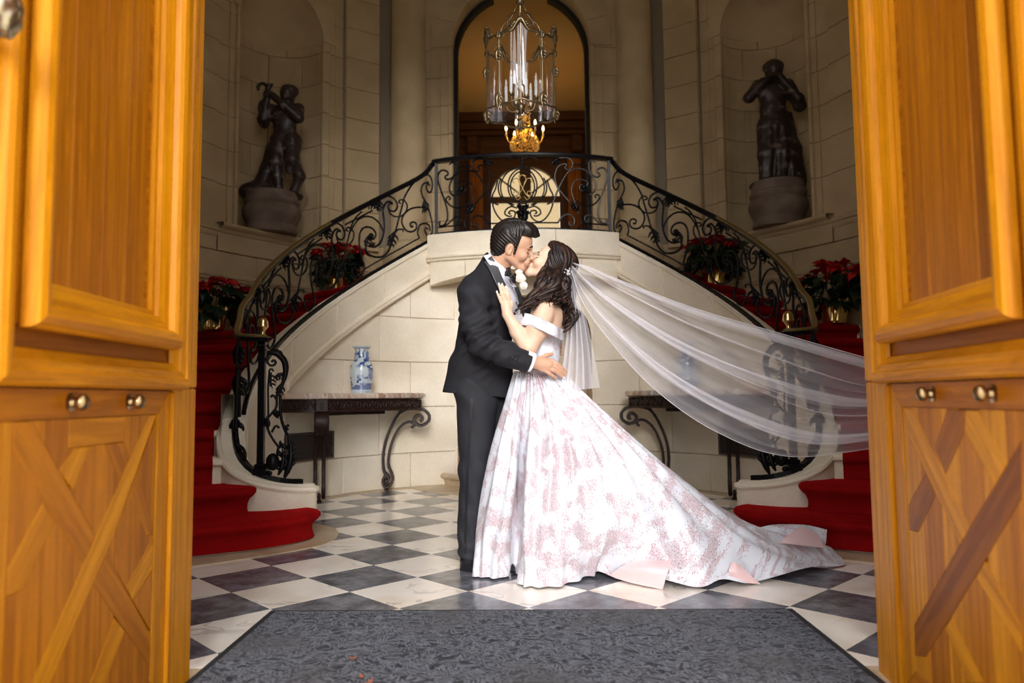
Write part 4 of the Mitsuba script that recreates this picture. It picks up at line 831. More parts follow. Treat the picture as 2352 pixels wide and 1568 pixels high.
for sx in (1, -1):
    put(kr + '__post', box(sx * .868 - .015, sx * .868 + .015, bow(.868, -.06) - .015, bow(.868, -.06) + .015, 2.484, 3.235, .003), 'iron')
    for m in ([iron_leaf(bp3(sx * .55, 2.68), bp3(sx * .47, 2.78), .022), iron_leaf(bp3(sx * .60, 2.93), bp3(sx * .66, 2.87), .02), moved(trimesh.creation.icosphere(subdivisions=2, radius=.03), *bp3(sx * .607, 2.93)), iron_leaf(bp3(sx * .38, 3.2), bp3(sx * .28, 3.15), .02)]): put(kr + '__leaf_ornament', m, 'iron', smooth=True)
for m in ([iron_leaf(bp3(0, 2.56), bp3(0, 2.74), .035), iron_leaf(bp3(0, 2.66), bp3(.075, 2.665), .02), iron_leaf(bp3(0, 2.66), bp3(-.075, 2.665), .02), iron_leaf(bp3(0, 2.69), bp3(.06, 2.75), .02), iron_leaf(bp3(0, 2.69), bp3(-.06, 2.75), .02), tube([bp3(0, 3.1), bp3(0, 3.22)], .012, 6)]): put(kr + '__leaf_ornament', m, 'iron', smooth=True)
put(kr + '__bottom_bar', sweep([bp3(x, 2.50) for x in np.linspace(-.89, .89, 21)], [(-.012, -.012), (.012, -.012), (.012, .012), (-.012, .012)]), 'iron')
put(kr + '__handrail', sweep([bp3(x, 3.247) for x in np.linspace(-.90, .90, 25)], [(-.03, -.02), (.03, -.02), (.034, -.004), (.03, .012), (.012, .02), (-.012, .02), (-.03, .012), (-.034, -.004)]), 'iron', smooth=30)
# ---------------------------------------------------------------- door mat, console tables, vases, grilles
k = put('door_mat', slab([(-1.045, 1.45), (1.065, 1.45), (1.065, 3.085), (-1.045, 3.095)], 0.0005, 0.006, .003), 'mat_rubber'); lab(k, 'large dark grey entrance mat with a swirled leaf relief in the doorway', 'door mat')
put(k + '__pile', slab([(-1.018, 1.48), (1.038, 1.48), (1.038, 3.06), (-1.018, 3.07)], 0.004, 0.010, .003), 'mat_pile')
for i, (x, y, r, l, t) in enumerate(((-.573, 2.50, .5, .022, 'pale dry leaf scrap on the mat, furthest from the camera'), (-.505, 2.335, 2.2, .02, 'small rust brown leaf scrap in the middle of the three on the mat'), (-.475, 2.285, 1.2, .024, 'dark red brown leaf scrap on the mat, nearest the camera'))):
    m = cat([place(leaf(l, l * .8, 4, -.4), (x, y, .012), (math.cos(r), math.sin(r), .15)), place(leaf(l * .8, l * .5, 4, -.3), (x, y, .012), (math.cos(r + 2), math.sin(r + 2), .2))])
    k = put('leaf_scrap', m, 'dry_leaf'); lab(k, t, 'leaf')
OUT = cr([(-1.985, 5.93), (-1.86, 5.90), (-1.72, 5.91), (-1.60, 5.96), (-1.40, 6.12), (-1.18, 6.40), (-1.03, 6.70), (-.955, 6.98), (-.955, 7.15), (-1.04, 7.24), (-1.17, 7.28)], 5)
back = np.array([pol(2.028, a)[:2] for a in np.linspace(126.2, 171.2, 24)])
TOPP = np.vstack([OUT, back]); TP = Polygon(TOPP)
def layered(poly, lev):       # (z0, z1, offset) rings of a shapely outline
    return cat([extr(poly.buffer(o, join_style=1).intersection(Polygon(circ(CX, CY, 2.03, 180))), z0, z1) for z0, z1, o in lev])
def leg_mesh(foot, d):
    d = np.array(d, float); d /= np.linalg.norm(d); f = np.array(foot)
    C = .00102; w3 = lambda pts: np.array([[*(f + d * (x - 1000) * C), (1402 - y) * C] for x, y in pts])
    side = np.array([-d[1], d[0], 0.0])
    def rb(pts, r, w=.019): return ribbon(w3(cr(np.array(pts, float), 6)), r, w, side)
    a = [(1150, 652), (1080, 740), (1012, 880), (977, 1000), (966, 1120), (976, 1220), (1008, 1258), (1022, 1288), (1002, 1312), (985, 1300)]
    b = [(1225, 832), (1250, 808), (1245, 785), (1195, 775), (1130, 812), (1072, 895), (1028, 1020), (1014, 1150), (1040, 1230), (1056, 1290), (1034, 1346), (988, 1366), (964, 1310), (985, 1268), (1010, 1262)]
    v = [(1110, 690), (1180, 658), (1260, 650), (1335, 662), (1386, 710), (1382, 770), (1322, 810), (1266, 790), (1252, 745), (1292, 712), (1328, 742), (1305, 772)]
    two = lambda pts, r: cat([ribbon(w3(cr(np.array(pts, float), 6)) + side * o_, r, .015, side) for o_ in (-.034, .034)])
    return two(a, .012), two(b, .012), rb(v, .015, .052), moved(lathe([(0, 0), (.022, 0), (.024, .008), (.012, .02), (.011, .035), (.018, .045), (.013, .056), (.012, .075), (0, .075)], 16), *f, 0)
def ribbon(P, r, w, side):
    """A flat carved bar: r half thick in its plane, w half wide across it."""
    t = np.gradient(P, axis=0); t /= np.linalg.norm(t, axis=1, keepdims=True); n_ = np.cross(t, side); n_ /= np.linalg.norm(n_, axis=1, keepdims=True)
    pf = [(-1, -.6), (-.6, -1), (.6, -1), (1, -.6), (1, .6), (.6, 1), (-.6, 1), (-1, .6)]
    V = np.array([[p + n_[i] * r * a + side * w * b for a, b in pf] for i, p in enumerate(P)]).reshape(-1, 3); F = grid_faces(len(P), 8, False, True)
    fan = np.array([[0, j, j + 1] for j in range(1, 7)]); return fixn(MM(V, np.vstack([F, fan[:, ::-1], fan + (len(P) - 1) * 8])))
tabs = []
for s, t in (('left', 'behind the groom'), ('right', 'behind the veil')):
    k = name('console_table'); tabs.append(k); lab(k, f'dark carved console table with marble top against the curved wall {t}', 'console table')
def tput(part, m, mt, **kw): return mirror_put([k + '__' + part for k in tabs], m, mt, **kw)
ks = tput('marble_top', layered(TP, [(.866, .874, -.012), (.874, .888, -.002), (.888, .902, 0.0), (.902, .910, -.006)]), 'marble_breccia')
for k in ks: lab(k, 'mottled pink and grey marble top')
tput('apron', layered(TP, [(.757, .766, -.028), (.766, .772, -.036), (.772, .856, -.05), (.856, .866, -.03)]), 'dark_wood')
ap = TP.buffer(-.047); ls = LineString(OUT); L_ = ls.length
def apf(s, off=-.044):        # a point on the apron's face
    p = ls.interpolate(s); q = ls.interpolate(min(s + .01, L_)); t = np.array([q.x - p.x, q.y - p.y]); t /= np.linalg.norm(t) + 1e-9
    n_ = np.array([t[1], -t[0]]); return np.array([p.x, p.y]) + n_ * off
for i, s0 in enumerate(np.arange(.14, L_ - .16, .098)):
    if .36 < s0 < .40: continue
    sgn = 1 if i % 2 else -1
    pts = [(-.05, -.03 * sgn), (-.03, .005 * sgn), (0, .03 * sgn), (.028, .01 * sgn), (.02, -.02 * sgn), (-.004, -.02 * sgn), (-.006, .002 * sgn), (.008, .004 * sgn)]
    tput('carved_scroll', tube(np.array([[*apf(s0 + a), .814 + z] for a, z in cr(np.array(pts), 4)]), .0095, 6), 'dark_wood', smooth=True)
leg1, leg2 = ((-1.738, 6.32), (.30, -.95)), ((-1.305, 7.06), (.99, .14))
for foot, d in (leg1, leg2):
    A, B, V_, Ft = leg_mesh(foot, d)
    ks = tput('leg', A, 'dark_wood', smooth=40)
    for q, m in (('inner_scroll', B), ('volute', V_), ('foot', Ft)):
        for i, kk in enumerate(ks): put(kk + '__' + q, mirx(m) if i else m, 'dark_wood', smooth=40)
d = np.array(leg1[1]) / np.linalg.norm(leg1[1]); sd = np.array([-d[1], d[0]])
def corb(u0, u1, z0, z1, w, c=.008):
    m = box(u0, u1, -w, w, z0, z1, c); v = m.vertices; f = np.array(leg1[0]); return fixn(MM(np.c_[f + v[:, :1] * d + v[:, 1:2] * sd, v[:, 2]], m.faces))
tput('corner_block', corb(.345, .392, .758, .866, .052), 'dark_wood')
tput('corner_rosette', cat([corb(.388, .399, .79 + j * .03 - .011, .79 + j * .03 + .011, .012, .004) for j in (0, 1)]), 'dark_wood')
m = lathe([(0, -.058), (.06, -.058), (.068, -.04), (.06, -.015), (.068, 0), (.06, .015), (.068, .04), (.06, .058), (0, .058)], 24); M = np.stack([np.r_[d, 0], [0, 0, 1.0], np.r_[sd, 0]])
f3 = np.r_[np.array(leg1[0]) + .325 * d, .67]; tput('corner_corbel', fixn(MM((m.vertices * [1, 1.5, 1]) @ M + f3, m.faces)), 'dark_wood', smooth=30)
tput('crossbar', tube(np.array([[-1.74, 6.42, .74], [-1.60, 6.8, .74], [-1.33, 7.04, .74]]), .02, 4), 'dark_wood')
def vase_paint(p, n, uv):
    u, v = uv.x, uv.y                      # u: angle in turns, v: height 0..1
    col = MIX((0.52, 0.60, 0.63), (0.62, 0.68, 0.68), N(u * 9, v * 9))
    x, y = u * 6.2832 * .1, v * .42        # metres on the body
    br = FB(x * 34, y * 34, 2.0, 3); fl = SM(.56, .60, br) * SM(.50, .62, v) * SM(.98, .9, v)
    br2 = SM(.60, .64, FB(x * 50, y * 50, 5.0, 3)) * SM(.12, .2, v) * SM(.45, .3, v) * SM(.15, .25, u) * SM(.95, .8, u)
    ground = SM(.52, .6, FB(x * 22, y * 60, 8.0, 2) + .35 * SM(.16, .10, dr.abs(v - .15)) - .1) * SM(.06, .09, v) * SM(.24, .2, v)
    pag = mi.Float(0)
    for c in (.62, .12):
        dx = dr.abs(u - c); roof = SM(.004, .0, dr.abs(dr.abs(v - .56) * 1.0 - (.10 - dx) * .5) - .014) * SM(.11, .10, dx); body = SM(.085, .08, dx) * SM(.30, .31, v) * SM(.53, .52, v); win = SM(.0, .2, dr.sin(u * 170) * dr.sin(v * 60))
        pag = dr.maximum(pag, dr.maximum(roof, body * (.35 + .65 * win)))
    band = SM(.006, .003, dr.abs(v - .955)) + SM(.006, .003, dr.abs(v - .03))
    b = dr.clip(dr.maximum(dr.maximum(fl, br2), dr.maximum(dr.maximum(ground * .8, pag), band)), 0, 1)
    return MIX(col, MIX((0.015, 0.03, 0.16), (0.06, 0.12, 0.34), N(x * 160, y * 160)), b)
bs('porcelain', base_color=PR(vase_paint), roughness=0.12, specular=0.6, clearcoat=0.6)
VP = cr(np.array([(.0, 0), (.085, 0), (.088, .006), (.089, .03), (.0945, .08), (.1005, .15), (.1015, .205), (.095, .25), (.077, .283), (.061, .31), (.053, .345), (.053, .37), (.060, .395), (.080, .413), (.084, .418), (.080, .421), (.056, .40), (.045, .36)]), 4)
def vase(x, y, rot, t):
    n_ = 56; a = np.arange(n_ + 1) / n_ * 2 * np.pi + rot
    V = np.stack([VP[:, None, 0] * np.cos(a), VP[:, None, 0] * np.sin(a), np.broadcast_to(VP[:, None, 1], (len(VP), n_ + 1))], -1).reshape(-1, 3)
    uv = np.stack([np.broadcast_to(np.arange(n_ + 1) / n_, (len(VP), n_ + 1)).ravel(), (V[:, 2] / .42)], 1)
    m = MM(V + [x, y, .910], grid_faces(len(VP), n_ + 1)[:, ::-1]); k = put('porcelain_vase', m, 'porcelain', smooth=True, uv=uv); lab(k, t, 'vase')
    for q in (0, math.pi):
        aa = q + rot + .4; b = SDF().ell((.066, 0, .335), (.012, .010, .035), .01).ell((.070, 0, .36), (.013, .011, .014), .01).ell((.074, 0, .315), (.012, .012, .014), .01).cone((.06, 0, .30), (.08, .0, .30), .008, .006, .01).mesh(.004)
        put(k + '__handle', moved(b, x, y, .910, aa), 'vase_blue', smooth=True)
bs('vase_blue', base_color=(0.10, 0.16, 0.32), roughness=0.15, specular=0.6)
vase(-1.46, 6.66, 2.2, 'blue and white porcelain vase with pagoda scene on the console table behind the groom'); vase(1.45, 6.66, .6, 'blue and white porcelain vase on the console table seen through the veil')
grs = []
for s in ('left', 'right'):
    k = name('vent_grille'); grs.append(k); lab(k, f'dark iron ventilation grille low in the wall below the {"table behind the groom" if s == "left" else "table seen through the veil"}', 'grille')
def gput(part, m, mt, **kw): return mirror_put([k + '__' + part for k in grs], m, mt, **kw)
gput('backing', arc_sweep([(2.031, .345), (2.034, .345), (2.034, .575), (2.031, .575)], 148.6, 166, 10), 'black_void')
for z0, z1, a0, a1 in ((.34, .362, 148.2, 166.4), (.558, .58, 148.2, 166.4), (.34, .58, 148.2, 148.9), (.34, .58, 165.7, 166.4)): gput('frame', arc_block(2.012, 2.034, a0, a1, z0, z1, .003, 6), 'grille_iron')
gput('mesh', cat([arc_block(2.018, 2.03, a, a + .16, .362, .558, .001, 1) for a in np.arange(149.3, 165.6, .55)] + [arc_block(2.018, 2.03, 148.9, 165.7, z, z + .006, .001, 6) for z in np.arange(.376, .552, .02)]), 'grille_iron')
for k in grs: lab(k + '__mesh', kind='stuff')

# ---------------------------------------------------------------- lantern and chandelier
LX, LY = -.003, 5.64
def lp(r, a, z): return np.array([LX + r * math.sin(math.radians(a)), LY - r * math.cos(math.radians(a)), z])
kl = name('hanging_lantern'); lab(kl, 'gilded round glass lantern with candles hanging in front of the arch', 'lantern')
LR, Z0, Z1 = .272, 3.045, 3.565
posts = (-36, 36, 108, 180, 252); TG = np.linspace(-1, 1, 61)
crest = lambda t: Z1 + .018 + .085 * math.exp(-(t / .33) ** 2) + .012 * math.cos(3 * math.pi * t)
for c in (0, 72, 144, 216, 288):
    T_ = np.linspace(-1, 1, 25); arc = [c + 36 * t for t in T_]
    low = lambda t: Z0 + .022 * math.exp(-(t / .3) ** 2)
    put(kl + '__glass_pane', MM(np.vstack([[lp(LR - .004 + .0032 * math.sin(9.5 * t + c) * math.cos(1.2 * w + t), a, (low(t) + .01) * (1 - w) + (crest(t) - .01) * w) for a, t in zip(np.interp(TG, T_, arc), TG)] for w in np.linspace(0, 1, 7)]), grid_faces(7, len(TG))), 'glass_pane', smooth=True)
    put(kl + '__lower_rim', tube(np.array([lp(LR, a, low(t)) for a, t in zip(arc, T_)]), .0085, 6), 'lantern_bronze', smooth=True)
    put(kl + '__crest', tube(np.array([lp(LR, a, crest(t)) for a, t in zip(arc, T_)]), [.0085 + .014 * math.exp(-(t / .22) ** 2) for t in T_], 6), 'lantern_bronze', smooth=True)
    put(kl + '__crest_ornament', cat([iron_leaf(lp(LR, c + s * 4, crest(0) - .01), lp(LR, c + s * 16, crest(.45) + .012), .010) for s in (-1, 1)] + [iron_leaf(lp(LR, c, crest(0) - .03), lp(LR, c, crest(0) + .045), .016), iron_leaf(lp(LR, c - 5, crest(-.14) - .01), lp(LR, c - 9, crest(-.25) + .035), .010), iron_leaf(lp(LR, c + 5, crest(.14) - .01), lp(LR, c + 9, crest(.25) + .035), .010)]), 'lantern_bronze', smooth=True)
for a in posts:
    kp = put(kl + '__post', tube(np.array([lp(LR + .004, a, z) for z in np.linspace(Z0 - .03, Z1 + .03, 12)]), .0075, 6), 'lantern_bronze', smooth=True)
    put(kp + '__ornament', cat([iron_leaf(lp(LR + .012, a, Z1 - .09), lp(LR + .018, a, Z1 - .20), .016), iron_leaf(lp(LR + .012, a, Z0 + .09), lp(LR + .012, a, Z0 - .035), .016), iron_leaf(lp(LR + .01, a, Z1 - .02), lp(LR + .01, a, Z1 + .05), .014)]), 'lantern_bronze', smooth=True)
    put(kl + '__arm', tube(cr(np.array([lp(LR, a, Z1 + .03), lp(.235, a, Z1 + .055), lp(.175, a, Z1 + .11), lp(.165, a, Z1 + .17), lp(.14, a, Z1 + .225), lp(.08, a, Z1 + .27), lp(.045, a, Z1 + .33), lp(.012, a, Z1 + .40)]), 5), .006, 6), 'lantern_bronze', smooth=True)
    put(kl + '__arm_leaf', iron_leaf(lp(.165, a, Z1 + .17), lp(.125, a, Z1 + .13), .009), 'lantern_bronze', smooth=True)
put(kl + '__hub', moved(lathe([(0, 3.93), (.012, 3.93), (.03, 3.945), (.034, 3.97), (.02, 3.99), (.012, 4.02), (.03, 4.03), (.02, 4.06), (0, 4.06)], 20), LX, LY, 0), 'lantern_bronze', smooth=True)
put(kl + '__stem', tube(np.array([[LX, LY, 3.09], [LX, LY, 3.5], [LX, LY, 4.0]]), .007, 8), 'lantern_bronze'); put(kl + '__stem_base', moved(lathe([(0, 3.05), (.012, 3.055), (.02, 3.08), (.034, 3.10), (.03, 3.125), (.012, 3.14), (0, 3.14)], 20), LX, LY, 0), 'lantern_bronze', smooth=True)
for i in range(22):
    z = 4.06 + i * .10; t = np.linspace(0, 2 * np.pi, 13); c_, s_ = (1, 0) if i % 2 else (0, 1)
    if z < 6.15: put(kl + '__chain_link', tube(np.array([[LX + .018 * math.cos(x) * c_, LY + .018 * math.cos(x) * s_, z + .06 * math.sin(x) + .05] for x in t]), .005, 5), 'lantern_bronze')
for i in range(6):
    a = 20 + 60 * i; up_ = .03 * (i % 2)
    put(kl + '__candle_arm', tube(cr(np.array([lp(.01, a, 3.11), lp(.05, a, 3.075), lp(.095, a, 3.085), lp(.118, a, 3.13 + up_)]), 5), .0055, 6), 'lantern_bronze', smooth=True)
    p = lp(.118, a, 3.13 + up_); put(kl + '__candle_cup', moved(lathe([(0, 0), (.024, .008), (.026, .014), (.013, .012), (.014, .03), (0, .03)], 14), *p), 'lantern_bronze')
    kc = put(kl + '__candle', moved(lathe([(0, .02), (.0125, .02), (.0125, .155), (0, .155)], 14), *p), 'candle'); put(kc + '__bulb', moved(lathe([(0, .155), (.006, .157), (.011, .175), (.008, .195), (.002, .212), (0, .213)], 12), *p), 'bulb_glass', smooth=True)
kc = name('chandelier'); lab(kc, 'glowing gold crystal chandelier with candle lights in the hall behind the arch', 'chandelier')
HX, HY2 = .042, 11.0
put(kc + '__stem', moved(lathe([(0, 4.60), (.03, 4.61), (.05, 4.66), (.02, 4.74), (.035, 4.82), (.06, 4.9), (.03, 4.98), (.045, 5.06), (.075, 5.14), (.05, 5.22), (.09, 5.29), (.05, 5.34), (.012, 5.38), (.010, 5.86), (0, 5.86)], 20), HX, HY2, 0), 'gold_leaf', smooth=True)
bead = trimesh.creation.icosphere(subdivisions=1, radius=1.0); cry = []
for z, r, n_, s in ((4.575, .19, 24, .022), (4.61, .212, 28, .024), (4.65, .218, 30, .024), (4.69, .208, 28, .024), (4.735, .19, 26, .023), (4.78, .165, 22, .022), (4.83, .14, 18, .02), (4.88, .115, 15, .019), (4.93, .085, 12, .017), (4.98, .08, 11, .016), (5.03, .075, 10, .016), (5.08, .08, 11, .016), (5.14, .09, 12, .017), (5.20, .095, 12, .018), (5.26, .10, 13, .018), (4.56, .07, 9, .02)):
    for i in range(n_):
        a = 2 * np.pi * (i + rng.random() * .4) / n_; cry.append(moved(bead, HX + r * math.cos(a), HY2 + r * math.sin(a), z + rng.normal() * .006, 0, np.array([s, s, s * (1 + .5 * rng.random())]) * .62))
k = put(kc + '__crystal_drops', cat(cry), 'crystal'); lab(k, 'golden crystal drops', kind='stuff')
for i in range(6):
    a = math.radians(4 + 60 * i); r, zz = .28, 4.80; q = lambda rr, z: np.array([HX + rr * math.cos(a), HY2 + rr * math.sin(a), z])
    put(kc + '__arm', tube(cr(np.array([q(.03, zz - .08), q(r * .5, zz - .13), q(r * .85, zz - .10), q(r, zz)]), 5), .009, 6), 'gold_leaf', smooth=True)
    put(kc + '__candle', moved(lathe([(0, -.01), (.025, 0), (.012, .004), (.012, .075), (0, .075)], 10), *q(r, zz)), 'candle')
    put(kc + '__flame', moved(lathe([(0, .078), (.012, .088), (.017, .108), (.012, .132), (.003, .155), (0, .157)], 12), *q(r, zz)), 'candle', smooth=True, emitter={'type': 'area', 'radiance': {'type': 'rgb', 'value': [5.0, 2.6, 0.6]}})

# ---------------------------------------------------------------- statues in the niches
def pedestal(x, y, h): return moved(lathe([(0, 0), (.255, 0), (.262, .02), (.25, .05), (.245, .09), (.27, .14), (.295, .19), (.30, .23), (.285, .275), (.262, .30), (.275, .315), (.285, .335), (.28, .36), (.262, .375), (.262, h), (0, h)], 48), x, y, SILL)
U_ = .00171
def st(px, py, dy, cx, by): return np.array([(px - cx) * U_, dy, (by - py) * U_])
def statue_faun():
    S = SDF(); q = lambda x, y, d=0.0: st(x, y, d, 545, 1130)
    S.ell(q(563, 480, -.02), (.075, .085, .095), .03).ell(q(568, 452, .01), (.088, .092, .062), .02).cone(q(560, 530), q(552, 575), .05, .055, .03)
    for hx, hy in ((530, 455), (600, 452), (565, 432), (548, 436), (590, 438)): S.ell(q(hx, hy), (.03, .035, .03), .01)
    S.ell(q(545, 610), (.145, .095, .12), .05).ell(q(545, 700), (.11, .085, .13), .06).ell(q(550, 770), (.125, .095, .09), .05)
    S.chain([q(470, 575), q(425, 640, -.03), q(455, 520, -.08)], [.062, .05, .035], .03).chain([q(620, 570), q(632, 645, -.06), q(560, 575, -.13), q(480, 500, -.12)], [.06, .048, .04, .032], .03)
    S.chain([q(515, 780), q(508, 910, -.05), q(518, 1080, -.02)], [.092, .066, .045], .04).chain([q(590, 780), q(605, 915, -.09), q(632, 1000, .0), q(590, 1110, .03)], [.092, .064, .05, .042], .04)
    S.ell(q(525, 1112, -.06), (.05, .10, .03), .03).chain([q(455, 800, .08), q(440, 930, .08), q(400, 1080, .05)], [.06, .07, .10], .05).ell(q(360, 1085, .05), (.14, .12, .10), .05).ell(q(500, 1125, 0), (.26, .2, .05), .04)
    for i in range(9): S.ell(q(595 + 14 * math.sin(i * 2.3), 770 + i * 26, -.09), (.035, .03, .045), .02)
    t = np.linspace(-.3, np.pi + .3, 9)
    S.chain([q(430 + 26 * math.cos(x), 455 - 30 * math.sin(x), -.08) for x in t], [.016] * 9, .01).chain([q(455, 500, -.1), q(470, 450, -.1), q(490, 435, -.1)], [.03, .022, .012], .015)
    S.ell(q(420, 560, .02), (.06, .06, .10), .04).ell(q(420, 640, .03), (.05, .06, .08), .04)
    return S.mesh(.0115, lambda D, X, Y, Z: D + .006 * (meshkit.noise(np.stack([X, Y, Z], -1) * 24, 5) - .5))
def statue_piper():
    S = SDF(); q = lambda x, y, d=0.0: st(x, y, d, 805, 1085)
    S.ell(q(805, 365, -.03), (.085, .09, .10), .03).ell(q(812, 335, .02), (.10, .10, .07), .03).cone(q(808, 420), q(805, 460), .052, .06, .03)
    S.ell(q(803, 510), (.15, .10, .12), .05).ell(q(800, 610), (.125, .095, .15), .06).ell(q(798, 700), (.145, .105, .12), .06)
    S.chain([q(722, 455), q(662, 540, -.03), q(770, 425, -.12)], [.06, .05, .033], .03).chain([q(885, 455), q(945, 595, -.02), q(925, 560, -.08), q(815, 430, -.13)], [.065, .055, .048, .033], .03)
    S.chain([q(765, 740), q(752, 900, -.04), q(745, 1060, -.01)], [.10, .085, .06], .05).chain([q(840, 740), q(830, 900, -.06), q(812, 1060, -.04)], [.10, .08, .06], .05)
    S.chain([q(890, 640, .06), q(905, 850, .06), q(920, 1050, .04)], [.05, .085, .10], .05).chain([q(870, 760, -.02), q(880, 920, -.04), q(890, 1070, -.02)], [.05, .06, .07], .03).ell(q(800, 1085), (.25, .2, .05), .04)
    S.cone(q(795, 430, -.15), q(700, 470, -.2), .014, .014, .01).ell(q(760, 1075, -.08), (.05, .09, .03), .03)
    return S.mesh(.0115, lambda D, X, Y, Z: D + .006 * (meshkit.noise(np.stack([X, Y, Z], -1) * 20, 9) - .5) + .004 * np.sin(X * 90) * (Z < .62))
for i, (fn, x, y, h, px, py, t) in enumerate(((statue_faun, -2.53, 7.73, .43, -2.635, 7.66, 'dark weathered statue with one raised arm holding a vessel, in the left niche'), (statue_piper, 2.66, 7.70, .47, 2.655, 7.67, 'dark weathered statue with both hands raised to its mouth, in the right niche'))):
    k = putx('statue', mikit.ply(moved(fn(), x, y, SILL + h - .01, 0, np.array([1.1, 1.08, 1.0])), 'statue_bronze', True)); lab(k, t, 'statue')
    kk = put(k + '__pedestal', pedestal(px, py, h), 'pedestal_stone', smooth=30); lab(kk, 'round moulded brown stone pedestal')

# ---------------------------------------------------------------- poinsettias on the stairs
LEAF = [mikit.ply(leaf(.12, .075, 5, c, .12), 'leaf_green', True) for c in (.25, .5, .1)]
BRACT = [mikit.ply(leaf(.115, .062, 5, c, .10), 'bract_red', True) for c in (.15, .4, -.1)]
def inst(key, sh, at, d, s, roll=0.0):
    d = np.asarray(d, float); d /= np.linalg.norm(d); u = np.array([0, 0, 1.0]); y = np.cross(u, d)
    y = y / np.linalg.norm(y) if np.linalg.norm(y) > 1e-5 else np.array([0, 1.0, 0]); z = np.cross(d, y)
    y, z = y * math.cos(roll) + z * math.sin(roll), z * math.cos(roll) - y * math.sin(roll)
    M = np.eye(4); M[:3, 0], M[:3, 1], M[:3, 2], M[:3, 3] = d * s, y * s, z * s, at
    return putx(key, {**sh, 'to_world': T(M)})
def poinsettia(x, y, z, H, Rw, seed, t, foil):
    g = np.random.default_rng(seed); k = name('potted_poinsettia'); lab(k, t, 'poinsettia')
    n_ = 40; a = np.arange(n_) * 2 * np.pi / n_; rows = []
    for r, h in ((.0, 0.002), (.082, 0.0), (.088, .02), (.098, .09), (.105, .15), (.122, .185), (.135, .20), (.10, .17)):
        w = 1 + .05 * np.cos(a * 11 + h * 30) * (h > .01) + .04 * g.standard_normal(n_) * (h > .05); rows.append(np.stack([r * w * np.cos(a), r * w * np.sin(a), np.full(n_, h) + (.016 * g.standard_normal(n_) if h > .16 else 0)], -1))
    kf = put(k + '__foil_pot', moved(MM(np.vstack(rows), grid_faces(len(rows), n_, False, True)), x, y, z), foil); lab(kf, 'crinkled foil pot wrap')
    for i in range(7):
        b = g.random() * 6.28; e = np.array([x + Rw * .55 * math.cos(b), y + Rw * .55 * math.sin(b), z + H * .8]); put(k + '__stem', tube(np.array([[x, y, z + .12], (np.array([x, y, z + .15]) + e) / 2 + [0, 0, .05], e]), .006, 5), 'leaf_green')
    for i in range(125):
        b = g.random() * 6.28; el = g.uniform(-.1, 1.0); rr = Rw * (.45 + .5 * g.random()); at = np.array([x + rr * .75 * math.cos(b), y + rr * .75 * math.sin(b), z + H * (.32 + .46 * el)])
        inst(k + '__leaf', LEAF[i % 3], at, (math.cos(b + g.normal() * .5), math.sin(b + g.normal() * .5), g.uniform(-.7, .2)), g.uniform(.95, 1.5), g.normal() * .5)
    for f in range(16):
        b = f * 2.4 + g.random(); rr = Rw * math.sqrt((f + .5) / 16) * .86; c = np.array([x + rr * math.cos(b), y + rr * math.sin(b), z + H * (.94 - .28 * (rr / Rw) ** 2) + g.normal() * .015]); tilt = rr / Rw * .7
        for j in range(8):
            bb = j * 2 * np.pi / 8 + g.random() * .5; d = np.array([math.cos(bb), math.sin(bb), g.uniform(-.15, .35)]) + tilt * np.array([math.cos(b), math.sin(b), -.5])
            inst(k + '__bract', BRACT[j % 3], c, d, g.uniform(.75, 1.15), g.normal() * .35)
    return k
poinsettia(-2.80, 6.66, 1.496, .50, .30, 1, 'red poinsettia in a gold foil pot on the left stair, nearest the left door', 'foil_gold')
poinsettia(-1.99, 7.93, 1.991, .58, .31, 2, 'red poinsettia in gold foil behind the left railing, below the statue with raised arm', 'foil_gold')
poinsettia(2.03, 7.90, 1.991, .60, .33, 3, 'red poinsettia in gold foil behind the right railing, nearest the balcony', 'foil_gold')
poinsettia(2.80, 6.72, 1.496, .58, .30, 4, 'red poinsettia in a gold foil pot on the right stair, nearest the right door', 'foil_gold')
# ---------------------------------------------------------------- the couple
bs('skin_groom', base_color=PR(lambda p, n, uv: MIX((0.53, 0.29, 0.18), (0.61, 0.36, 0.24), FB(p.x * 30, p.y * 30, p.z * 30, 2))), roughness=0.5, specular=0.35)
bs('skin_bride', base_color=PR(lambda p, n, uv: MIX((0.64, 0.415, 0.28), (0.71, 0.48, 0.345), FB(p.x * 30, p.y * 30, p.z * 30, 2))), roughness=0.45, specular=0.35)
bs('lip_groom', base_color=(0.50, 0.21, 0.17), roughness=0.4); bs('lip_bride', base_color=(0.58, 0.20, 0.19), roughness=0.3)
def hair_fn(a, b, f): return PR(lambda p, n, uv: MIX(a, b, SM(.35, .75, N(uv.x * f, uv.y * 6, 1.0))))
bs('hair_groom', base_color=(0.011, 0.0075, 0.006), roughness=0.42, specular=0.35)
bs('hair_bride', base_color=hair_fn((0.009, 0.0045, 0.0035), (0.036, 0.017, 0.010), 9), roughness=0.46, specular=0.3)
bs('brow', base_color=(0.03, 0.018, 0.012), roughness=0.7)
bs('tux_wool', base_color=PR(lambda p, n, uv: MIX((0.011, 0.011, 0.0135), (0.020, 0.020, 0.0235), N(p.x * 500, p.y * 500, p.z * 500))), roughness=0.75, specular=0.25, sheen=0.25)
bs('trouser_wool', base_color=PR(lambda p, n, uv: MIX((0.014, 0.014, 0.017), (0.024, 0.024, 0.028), N(p.x * 500, p.y * 500, p.z * 500))), roughness=0.75, specular=0.25, sheen=0.25)
bs('tux_satin', base_color=(0.052, 0.056, 0.060), roughness=0.45, specular=0.55)
bs('bow_satin', base_color=(0.010, 0.010, 0.011), roughness=0.4)
bs('shirt_cotton', base_color=(0.72, 0.75, 0.84), roughness=0.7)
bs('patent', base_color=(0.008, 0.008, 0.009), roughness=0.12, specular=0.6, clearcoat=0.6)
